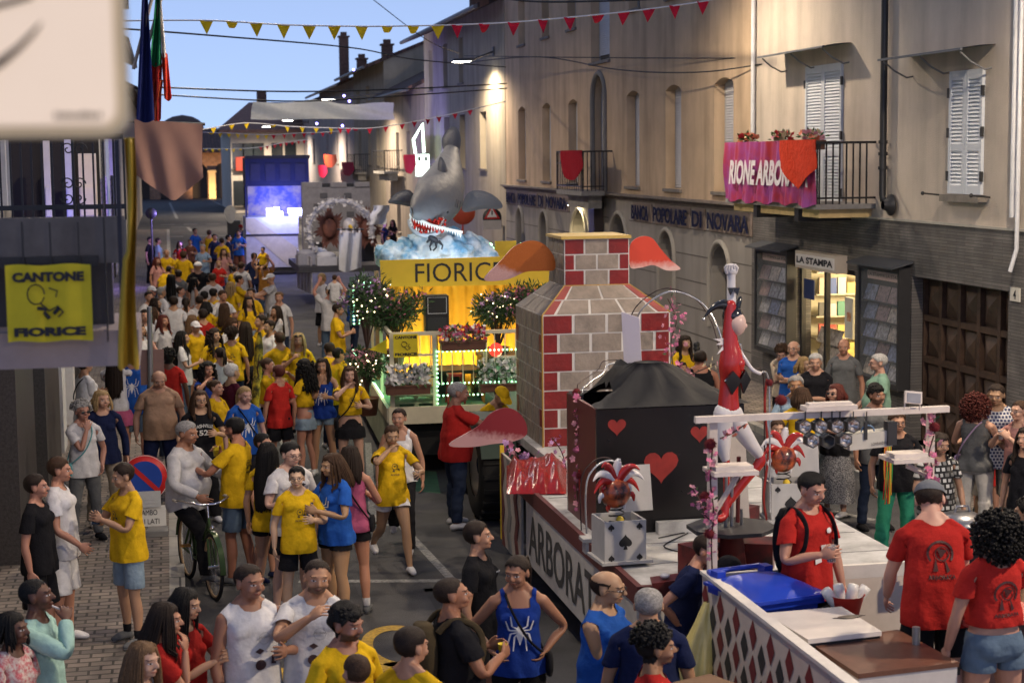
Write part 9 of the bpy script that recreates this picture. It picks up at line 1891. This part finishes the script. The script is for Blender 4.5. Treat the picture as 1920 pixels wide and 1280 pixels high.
a=Pn('young woman in yellow top, black skirt, phone at her ear and a cup in hand',655,686,1.68,6,'f',('mid','brown'),('crop','y'),('mini','k'),'l',('cup','face'),look=(-8,6),pr='club',shoes='y');cup(a['hand']('L'),'yellow cup held by the woman phoning beside the float','yellow');bag(a,'small black bag of the woman phoning beside the float',C_['k'],'shoulder',1)
a=Pn('woman with voluminous curly dark hair in yellow top and denim skirt',568,673,1.68,-120,'f',('longcurly','black'),('crop','y'),('mini','ljean'),'m',('cup','camera'),look=(-5,5));cup(a['hand']('L'),'yellow cup held by the curly haired woman in denim skirt','yellow')
Pn('woman in navy tank top with spider motif and denim shorts beside the curly haired one',604,671,1.68,-14,'f',('mid','dark'),('tank','roy'),('hotpants','ljean'),'m',('cup','chin'),pr='spider')
a=Pn('woman in yellow top and black shorts sipping from a straw beside the furled flag',502,670,1.66,74,'f',('pony','brown'),('crop','y'),('hotpants','k'),'m',('cuphi','chin'),look=(6,2));cup(a['hand']('L'),'yellow cup with straw by the furled yellow flag','yellow')
Pn('woman in red top just behind the one sipping from a straw',522,684,1.64,-150,'f',('short','red'),('tee','r'),('shorts','k'),'m')
Pn('blonde woman with yellow feather boa and white glasses pushed on her head',559,624,1.7,-4,'f',('mid','blond'),('tee','y'),('trousers','k'),'m',('low','cuphi'),glasses=3,look=(0,6))
Pn('dark curly haired woman in blue top talking on her phone',389,678,1.6,20,'f',('longcurly','black'),('tee','roy'),('trousers','k'),'m',('cross2','face'),z0=0)
Pn('woman in long yellow dress with tan handbag half hidden by the maroon shirted man',404,711,1.62,60,'f',('bun','brown'),('tee','y'),('skirt','y'),'m',('low','hang'))
Pn('girl with long black hair in white t-shirt and jeans standing in profile',342,620,1.68,82,'f',('verylong','black'),('tee','w'),('jeans','jean'),'m',('hang2','cup'))
Pn('curly haired woman in yellow printed t-shirt facing the camera in the crowd',402,616,1.68,22,'f',('longcurly','dark'),('tee','y'),('trousers','k'),'m',('cup','hang'),look=(18,0),pr='club',lod=0)
Pn('curly dark haired person with round club print on the back of a yellow t-shirt',434,614,1.68,175,'f',('curly','dark'),('tee','y'),('jeans','djean'),'m',prb='club',lod=0)
Pn('woman with very long dark hair and yellow top seen from behind in pink skirt',460,603,1.7,185,'f',('verylong','dark'),('tee','y'),('skirt','rose'),'m')
Pn('woman looking down behind the printed yellow t-shirts',439,597,1.66,40,'f',('mid','brown'),('tee','w'),('jeans','djean'),'m',look=(0,25))
Pn('red t-shirt back with blond hair spilling over it among the white shirts',380,579,1.72,200,'m',('short','dark'),('tee','r'),('jeans','djean'),'m')
a=Pn('young man in white t-shirt sitting in a wheelchair beside the furled flag',505,600,1.72,-60,'m',('short','dark'),('tee','w'),('trousers','k'),'m',('low','low'),legs='sit',z0=0,at=None)
W0=a['t'].location;t=thing('wheelchair','wheelchair with large thin wheels under the young man in white','wheelchair',(W0.x,W0.y,0),a['th']);zs=a['t'].location.z+.83*a['s']
for sx in(-1,1):
 q=MB();q.tube([(sx*.3,.05+.3*math.cos(k),.3+.3*math.sin(k))for k in np.linspace(0,2*PI,25)],.014,6,caps=False);o=obj('wheel',q,tyre,t);q=MB()
 for k in np.linspace(0,PI,9):q.tube([(sx*.3,.05-.3*math.cos(k),.3-.3*math.sin(k)),(sx*.3,.05+.3*math.cos(k),.3+.3*math.sin(k))],.003,4)
 obj('spokes',q,METAL,o,color=(.5,.5,.5));q=MB();q.tube([(sx*.22,-.45,.07+.07*math.sin(k)*0)for k in(0,)]+[(sx*.22,-.44,.09)],.05,10);obj('caster',q,tyre,t)
q=MB();q.box((0,0,.45),(.45,.42,.05));q.box((0,.22,.7),(.45,.04,.45));q.tube([(-.24,.24,.95),(-.24,.24,.3),(-.24,-.3,.3),(-.2,-.5,.1)],.014,6);q.tube([(.24,.24,.95),(.24,.24,.3),(.24,-.3,.3),(.2,-.5,.1)],.014,6);obj('frame',q,darkm,t)
q=MB();pts=[P(487,622,Y=25.5),P(484,680,Y=25.5),P(481,730,Y=25.4),P(478,762,Y=25.4)];q.tube(curve_pts(pts),[.02+.045*min(1,i/6)for i in range(31)],8,ell=.6);q.tube([pts[0],pts[-1]+Vector((0,0,-.5))],.012,6,mi=1)
tag(obj('furled_flag',q,[mat('furled_yellow',(.62,.46,.03),.7,col2=(.05,.04,.01),noise=1,nscale=9),darkm]),'furled yellow and black flag on a thin pole held upright in the crowd','flag')
def far(label,x,y,h,face,sex,hair,hc,top,tc,bot,bc,arms=('cup','hang'),look=(0,0),skin='m',legs='stand',**k):
 return Pn(label,x,y,h,face,sex,(hair,hc),(top,tc),(bot,bc),skin,arms,legs,look,**k)
far('young man with bun hair undercut in white t-shirt with crossbody strap',418,544,1.74,20,'m','short','brown','tee','w','shorts','k',look=(20,8))
far('long brown haired woman in yellow top with her back to the white shirts',420,568,1.66,170,'f','long','brown','tee','y','hotpants','k')
far('dark haired man half hidden behind the yellow top and the red t-shirt',383,545,1.7,180,'m','short','black','tee','w','shorts','k')
far('bald patched person in yellow t-shirt between white and red backs',386,565,1.66,160,'f','bob','black','tee','y','shorts','k')
far('woman with dark bun in white t-shirt and crossbody strap, back to camera',348,557,1.7,180,'f','pony','dark','tee','w','shorts','k',('hang','hang2'))
far('broad man in white t-shirt and rust trousers seen from behind',325,555,1.74,180,'m','short','dark','tee','w','trousers','rust',('hang','hang'),wide=1.08)
far('short boy in white t-shirt looking sideways behind the rust trousers man',338,537,1.6,80,'m','short','dark','tee','w','shorts','k')
far('man with short dark hair and white shirt at the shaded wall side',279,546,1.74,30,'m','short','dark','tee','w','shorts','k')
far('girl with dark hair in white patterned top in profile near the wall',292,558,1.66,80,'f','mid','dark','tee','w','shorts','w')
far('white capped blond person behind the girl in patterned top',284,536,1.7,60,'m','cap','w','tee','w','shorts','k')
far('young man with black cord necklace in white t-shirt beside the sign post',271,580,1.74,10,'m','short','dark','tee','w','shorts','k',('hang','low'))
far('brown haired girl in white behind the young man with necklace',288,576,1.66,120,'f','long','brown','tee','w','shorts','k')
far('long haired woman in white dress seen from behind near the yellow shirts',320,514,1.66,180,'f','verylong','black','tee','w','skirt','w')
far('big man in black t-shirt with white cap worn backwards',371,491,1.82,180,'m','cap','w','tee','k','bermuda','beige',('hang','hang'),wide=1.15)
far('man in white t-shirt near the grey sign by the shaded wall, far up',296,446,1.7,100,'m','short','dark','tee','lb','jeans','djean')
far('dark dressed man by the wall beside the pale blue shirt',281,444,1.74,60,'m','short','black','tee','k','trousers','k')
far('balding man in yellow t-shirt facing the camera near the wall',312,467,1.74,0,'m','balding','dark','tee','y','shorts','k')
far('small child in yellow between two yellow adults',327,474,1.35,10,'m','short','dark','tee','y','shorts','k')
far('broad man in yellow t-shirt turned away with brown hair',344,471,1.76,160,'m','wavy','brown','tee','y','shorts','k',wide=1.1)
far('person in yellow bending forward beneath the two yellow shirts',318,500,1.62,150,'m','short','black','tee','y','shorts','k',lean=40)
far('woman in brownish pink top at the wall side of the yellow group',294,482,1.64,40,'f','mid','red','tee','rose','jeans','djean')
far('man in blue t-shirt and dark shorts chatting far up the street',365,428,1.76,40,'m','short','dark','tee','b','jshorts','jean')
far('boy in brown red shirt beside the man in blue, far up',356,449,1.55,0,'m','short','brown','tee','brown','shorts','k')
far('man in sleeveless yellow top and black shorts seen from behind, far up',392,431,1.8,175,'m','short','brown','tank','y','shorts','k',('hang','hang'))
far('dark blue shirted man at the shoulder of the sleeveless yellow top',402,439,1.72,30,'m','short','dark','tee','navy','trousers','k')
far('woman in pink t-shirt and jeans walking down the street',419,466,1.66,10,'f','mid','brown','tee','rose','jeans','ljean',legs='walk')
far('child in red t-shirt and dark shorts walking with the pink shirted woman',410,489,1.45,0,'m','short','blond','tee','r','bermuda','navy',legs='walk')
far('man in dark navy beside the blue spider shirt near the stage truck',428,440,1.74,90,'m','short','black','tee','navy','trousers','k')
far('man in blue shirt and brown shorts with spider motif by the truck corner',447,431,1.8,-10,'m','short','brown','tee','b','bermuda','brown',pr='spider')
far('red capped person in blue behind the spider shirt by the truck',451,421,1.76,10,'m','cap','r','tee','b','trousers','k')
far('man in white shirt with his back turned in front of the truck corner',452,491,1.7,170,'m','short','brown','tee','w','jeans','djean',('reach','hang'))
far('child in yellow at the side of the white shirted back',439,499,1.4,150,'m','short','dark','tee','y','shorts','k')
far('man in orange t-shirt carrying a child beneath the stage truck wall',497,487,1.72,-30,'m','short','dark','tee','or_','jeans','jean',('up','up'))
Pn('child in yellow riding on the shoulders of the orange shirted man',493,463,1.1,-30,'m',('short','navy'),('tee','y'),('shorts','k'),'m',('low','low'),'sit',Y=P(497,487,Z=1.72).y)
far('dark haired man in yellow t-shirt shaking hands, in profile',449,516,1.74,85,'m','short','dark','tee','y','jeans','djean',('cup','reach'),(10,5))
far('young man in white t-shirt and white cap shaking hands',506,513,1.76,-85,'m','cap','w','tee','w','shorts','beige',('reach','reach'),(0,8))
far('slim young man in yellow t-shirt standing with his back to the white shirts',470,540,1.74,-25,'m','short','dark','tee','y','jeans','jean',('hang','cup'))
far('blond boy in white t-shirt with dark crossbody strap by the road edge',523,547,1.74,-20,'m','short','light','tee','w','jeans','djean',('hang','chin'))
far('woman with long dark hair in white t-shirt in front of the blond boy',517,573,1.66,-60,'f','verylong','dark','tee','w','hotpants','jean',('chin','hang'))
far('blond man in white t-shirt and black shorts by the castle float fence',604,512,1.76,130,'m','short','blond','tee','w','bermuda','k',('cup','low'))
far('man in white t-shirt carrying a toddler beside the oleander',618,535,1.8,175,'m','short','dark','tee','w','jeans','jean',('up','up'))
Pn('toddler in white sitting on the shoulders of the white shirted man',627,515,1.05,175,'m',('short','brown'),('tee','w'),('shorts','grey'),'l',('low','low'),'sit',Y=P(618,535,Z=1.8).y)
far('man in yellow t-shirt and jeans standing by the oleander corner',635,569,1.76,80,'m','short','dark','tee','y','jeans','jean',('cup','cup'),(10,10))
far('man in yellow t-shirt bending with his back to the camera',616,643,1.68,190,'m','short','dark','tee','y','jeans','djean',('low','low'),lean=35)
far('dark haired person in yellow squeezed against the float side',636,652,1.62,120,'m','short','black','tee','y','jeans','djean',('low','low'),lean=15)
far('person in blue top behind the lilac oleander',662,527,1.72,100,'m','short','black','tee','b','jeans','djean')
far('dark silhouette of a man beside the castle float and grey house',721,415,1.75,60,'m','short','black','tee','navy','trousers','k')
far('dark silhouette of a woman beneath the white cloth streamer',736,412,1.7,-40,'f','mid','black','tee','k','trousers','k')
far('person in red top just below the dark silhouettes',727,442,1.7,0,'f','short','dark','tee','r','trousers','k')
far('dark haired man looking over the yellow board toward the bank corner',893,456,1.75,0,'m','short','black','tee','k','trousers','k')
a=Pn('helper in yellow shirt with patches bending behind the chimney tower',946,728,1.7,30,'m',('cap','y','dark'),('tee','y'),('jeans','djean'),'m',('low','low'),lean=30,look=(0,15))
far('man with grey hair in white shirt deep in the packed white group',302,538,1.7,120,'m','short','grey','tee','w','jeans','djean')
far('dark haired woman in white vest behind the bun haired woman',365,520,1.64,100,'f','mid','black','tank','w','shorts','k')
far('man in yellow t-shirt with black hair beyond the brown quiff',400,540,1.74,150,'m','short','black','tee','y','jeans','djean')
far('girl in white top and jeans shorts between yellow backs',360,590,1.62,150,'f','long','light','tee','w','hotpants','jean')
far('man in dark t-shirt walking past the road edge far up',476,474,1.76,190,'m','short','dark','tee','navy','jeans','djean',legs='walk')
for l_,x,y,h,f,sx,hr,hc,tp_,tc,bt_,bc in(('man in white t-shirt with dark cropped hair just below the big black shirt',374,553,1.72,170,'m','crew','dark','tee','w','shorts','k'),('blond woman in yellow top turned toward the stage truck',432,528,1.66,150,'f','mid','blond','tee','y','hotpants','k'),('tall youth in white t-shirt between yellow shirts mid street',398,512,1.8,190,'m','short','brown','tee','w','shorts','grey'),('woman with red hair in white top near the packed wall side',306,590,1.64,40,'f','mid','red','tee','w','jeans','djean'),('dark haired man in grey t-shirt behind the white backs',334,506,1.74,200,'m','short','dark','tee','grey','jeans','djean'),('young woman in yellow top holding her hair beside white shirted youth',466,556,1.66,20,'f','long','dark','crop','y','hotpants','ljean'),('man in yellow t-shirt looking down at the road edge of the crowd',489,590,1.74,-70,'m','short','dark','tee','y','jshorts','jean'),('boy in yellow t-shirt and white cap half hidden by the red t-shirt',366,602,1.6,30,'m','cap','w','tee','y','shorts','k'),('woman in white dress shirt between wall and sign post crowd',262,606,1.66,60,'f','bob','brown','long','w','jeans','djean'),('man in pale blue t-shirt far up beside the yellow group',380,458,1.74,-20,'m','short','grey','tee','lb','shorts','k'),('woman in red dress top far up near the crossing lines',337,452,1.64,10,'f','mid','dark','tee','r','skirt','k'),('man in yellow t-shirt far up beside the dark post',416,446,1.76,160,'m','short','dark','tee','y','jeans','djean'),('youth in yellow t-shirt behind the wheelchair user',524,622,1.72,200,'m','short','brown','tee','y','shorts','k'),('woman in white t-shirt with dark plait mid crowd',412,650,1.64,-150,'f','pony','dark','tee','w','jeans','jean')):
 far(l_,x,y,h,f,sx,hr,hc,tp_,tc,bt_,bc,(('cup','hang'),('hang','hang'),('gest','pocket'))[x%3])
Pn('woman with long dark hair in yellow t-shirt beside the chimney edge',1285,629,1.7,20,'f',('long','dark'),('tee','y'),('jeans','djean'),'m',('cup','cup'),look=(-10,8))
Pn('man with buzz cut in black tank top seen from behind beside the tent',1312,655,1.78,175,'m',('buzz','dark'),('tank','k'),('jeans','djean'),'t',wide=1.15)
Pn('child with dark hair beneath the woman in yellow by the chimney',1279,678,1.35,20,'f',('bob','dark'),('tee','w'),('shorts','k'),'m')
Pn('elderly man with glasses in blue t-shirt seated before the magazine cabinet',1488,638,1.7,-40,'m',('balding','white'),('tee','b'),('trousers','k'),'l',('cross','cross2'),glasses=1,wide=1.1)
Pn('woman with short auburn hair in cream blouse leaning forward on her hand',1465,650,1.62,-30,'f',('curly','brown'),('long','cream'),('trousers','k'),'l',('cross','chin'),lean=28,look=(0,10))
Pn('white haired man in black polo with folded arms in front of the lit shop',1529,663,1.72,-25,'m',('short','white'),('polo','k'),('trousers','grey'),'l',('cross2','low'),wide=1.1,look=(0,8))
Pn('woman with grey blond hair and pale blouse just beside the white haired man',1508,668,1.62,30,'f',('bob','blond'),('tee','cream'),('trousers','grey'),'l')
Pn('tall man with receding hair in grey t-shirt standing against the lit shop window',1582,634,1.8,-30,'m',('balding','dark'),('polo','grey'),('trousers','grey'),'m',('hang','hang'),look=(0,8))
Pn('white haired man with glasses in mint green t-shirt looking away',1646,663,1.76,-100,'m',('short','white'),('tee','mint'),('shorts','beige'),'l',('low','low'),look=(0,5),glasses=1,wide=1.14,belly=.05)
Pn('man with short grey hair in pale blue shirt facing us behind the gantry',1492,704,1.76,-20,'m',('short','grey'),('long','lb'),('trousers','k'),'t',('low','low'),wide=1.1)
Pn('woman in yellow t-shirt with brown bob seen from behind under the light strip',1503,725,1.66,170,'f',('bob','brown'),('tee','y'),('trousers','k'),'m',('cup','cup'),wide=1.1)
Pn('woman with dark red bob in long speckled dress behind the stage lights',1567,719,1.66,-60,'f',('bob','red'),('tee','k'),('longskirt','grey',mat('dress_speckled',(.02,.02,.03),.8,col2=(.3,.3,.32),noise=1,nscale=70)),'l',('cross','low'),glasses=2,wide=1.06)
Pn('man with wavy black hair and beard in charcoal t-shirt and jeans',1643,721,1.76,10,'m',('wavy','black'),('tee','grey'),('jeans','djean'),'t',('hang','hang'),beard=.7,look=(10,4),shoes='k')
a=Pn('person with glasses in black t-shirt and bright green trousers with coloured ribbons',1682,772,1.64,-5,'m',('short','brown'),('tee','k'),('trousers','green'),'m',('low','hang'),glasses=1,wide=1.14)
q=MB();rn=random.Random(3)
for k in range(14):x=rn.uniform(-.05,.05);pts=[Vector((x,0,0)),Vector((x+rn.uniform(-.02,.02),-.02,-.25)),Vector((x+rn.uniform(-.03,.03),0,-.5-rn.random()*.15))];q.tube(curve_pts(pts,3),.008,4,mi=k%4,ell=.3)
p_=P(1663,836,Y=a['base'][1]-.25);tag(link('ribbon_bundle',q.mesh('ribbons'),[mat('rib_red',(.5,.03,.02),.6),mat('rib_green',(.03,.35,.08),.6),mat('rib_orange',(.6,.25,.03),.6),mat('rib_yellow',(.6,.5,.04),.6)],None,p_),'bundle of red green and orange ribbons hanging beneath the gantry case','ribbons')
Pn('boy in white t-shirt with faint drawing standing beside the acrobat figure',1458,786,1.58,-8,'m',('short','brown'),('tee','w'),('shorts','w'),'m',('lean','hang'),pr='script')
Pn('woman in black and white squared blouse with a pink flower in her hair',1765,812,1.64,6,'f',('bob','dark'),('tee','w',brickmat('squares_fabric',(.6,.6,.58),(.02,.02,.02),(.02,.02,.02),1,.06,.06,.012,.9,0,'xz',.1)),('trousers','k'),'m',('hang2','low'),look=(0,12),wide=1.1)
a=Pn('woman with curly dark red hair in grey top and white trousers',1833,742,1.66,130,'f',('afro','red'),('tank','grey'),('trousers','white'),'l',('cup','cup'),look=(-10,5),z0=.1,wide=1.14,shoes='k');bag(a,'lilac handbag at the hip of the woman in white trousers',(.35,.25,.38),'shoulder',-1)
Pn('man with short hair in blue and white checked shirt and beige shorts',1868,720,1.8,-18,'m',('crew','dark'),('polo','w',brickmat('check_fabric',(.03,.04,.1),(.05,.06,.14),(.5,.5,.52),1,.035,.035,.006,.9,0,'xz',.1)),('bermuda','beige'),'m',('hang','cross2'),look=(-20,14),z0=.1,wide=1.1,shoes='k')
Pn('person in red shorts partly hidden between lilac bag and checked shirt',1853,752,1.42,-30,'m',('short','red'),('tee','or_'),('bermuda','r'),'m',('cup','hang'),z0=.1)
a=Pn('woman with glasses in dusty pink t-shirt holding a white cup at the picture edge',1912,750,1.68,-72,'f',('bun','brown'),('tee','rose'),('hotpants','k'),'l',('cuphi','cuphi'),z0=.1,glasses=1,shoes='grey');cup(a['hand']('R'),'white cup held by the woman in dusty pink','white')
Pn('person in dark clothes and grey trainers cut by the picture edge',1925,800,1.66,-60,'f',('mid','dark'),('tee','k'),('hotpants','k'),'l',z0=.1,shoes='grey')
a=Pn('woman with curls in dark top just entering at the lower bank side corner',1926,935,1.66,-120,'f',('curly','black'),('tee','k'),('trousers','k'),'m')
g=P(352,1060,Z=0)
ca=Pn('elderly man in white long sleeved shirt and dark trousers astride a bicycle',352,790,1.78,52,'m',('short','grey'),('long','w'),('trousers','k'),'t',((.2,.33,1.17),(.22,.3,1.04)),'bike',look=(6,6),shoes='grey',wide=1.14,belly=.09,lean=3)
q=MB()
cb=ca['base'];th=math.radians(14);t=thing('bicycle','old dark green bicycle with chrome handlebar and cream tyres under the cyclist','bicycle',(cb[0]+.1,cb[1]-.12,0),th)
Rw_=.33;tan=mat('tyre_cream',(.42,.28,.15),.7);chrome=mat('chrome',(.7,.7,.72),.15,1,noise=.1);bg_=mat('bike_green',(.05,.09,.03),.3,.3)
for y,nm in((-.62,'front_wheel'),(.42,'rear_wheel')):
 q=MB();q.tube([(0,y+Rw_*math.cos(k),Rw_+Rw_*math.sin(k))for k in np.linspace(0,2*PI,37)],.02,8,caps=False);w_=obj(nm,q,tyre,t)
 q=MB();q.tube([(0,y+(Rw_-.025)*math.cos(k),Rw_+(Rw_-.025)*math.sin(k))for k in np.linspace(0,2*PI,37)],.014,6,caps=False);obj('rim',q,tan,w_)
 q=MB();[q.tube([(.02*(-1)**i,y,Rw_),(0,y+(Rw_-.03)*math.cos(k),Rw_+(Rw_-.03)*math.sin(k))],.0016,3)for i,k in enumerate(np.linspace(0,2*PI,29)[:-1])];q.tube([(-.05,y,Rw_),(.05,y,Rw_)],.02,8);obj('spokes',q,chrome,w_)
 q=MB();V=[]
 for k in np.linspace(.15,PI-.0,16):V+=[(-.028,y+(Rw_+.045)*math.cos(k),Rw_+(Rw_+.045)*math.sin(k)),(.028,y+(Rw_+.045)*math.cos(k),Rw_+(Rw_+.045)*math.sin(k))]
 q.add(V,[(2*i,2*i+2,2*i+3,2*i+1)for i in range(15)],True);obj('mudguard',q,bg_,t)
q=MB()
for a_,b_ in(((0,-.5,.82),(0,-.62,Rw_)),((0,-.5,.8),(0,-.02,.28)),((0,-.49,.7),(0,.0,.32)),((0,.16,.8),(0,-.02,.28)),((.04,.42,Rw_),(0,-.02,.28)),((-.04,.42,Rw_),(0,-.02,.28)),((.03,.42,Rw_),(0,.14,.72)),((-.03,.42,Rw_),(0,.14,.72)),((.035,-.56,.62),(.035,-.62,Rw_)),((-.035,-.56,.62),(-.035,-.62,Rw_))):q.tube([a_,b_],.014,8)
obj('frame',q,bg_,t)
q=MB();q.tube([(0,-.5,.8),(0,-.47,.96)],.012,8);q.tube(curve_pts([(-.27,-.22,.97),(-.25,-.38,1.0),(-.1,-.52,.97),(0,-.5,.96),(.1,-.52,.97),(.25,-.38,1.0),(.27,-.22,.97)],5),.012,8);obj('handlebar',q,chrome,t)
q=MB();[q.tube([(s*.27,-.25,.975),(s*.27,-.13,.965)],.017,8)for s in(-1,1)];obj('grips',q,mat('grip_cream',(.5,.45,.38),.6),t)
q=MB();q.ell((0,.2,.87),(.09,.12,.03),12,8);q.ell((0,.08,.865),(.035,.09,.025),10,6);q.tube([(0,.16,.78),(0,.18,.86)],.012,8);obj('saddle',q,blkpl,t)
q=MB();q.lathe([(.09,-.004),(.1,0),(.09,.004)],(.05,-.02,.28),24,R=Matrix.Rotation(PI/2,3,'Y'));q.tube([(.06,-.02,.28),(.07,-.1,.13)],.01,6);q.tube([(-.06,-.02,.28),(-.07,.06,.43)],.01,6);obj('crank',q,chrome,t);q=MB();q.box((.11,-.1,.13),(.1,.07,.02));obj('pedal',q,mat('pedal_amber',(.4,.18,.03),.5),t);q=MB();q.box((-.11,.06,.43),(.1,.07,.02));obj('pedal',q,mat('pedal_amber',()),t)
q=MB();q.b2((-.07,.3,.72),(.07,.62,.735));q.tube([(0,.58,.73),(.03,.44,.36)],.006,5);obj('carrier',q,chrome,t);q=MB();q.ell((0,-.62,.74),(.03,.045,.03),10,8);obj('headlight',q,chrome,t)
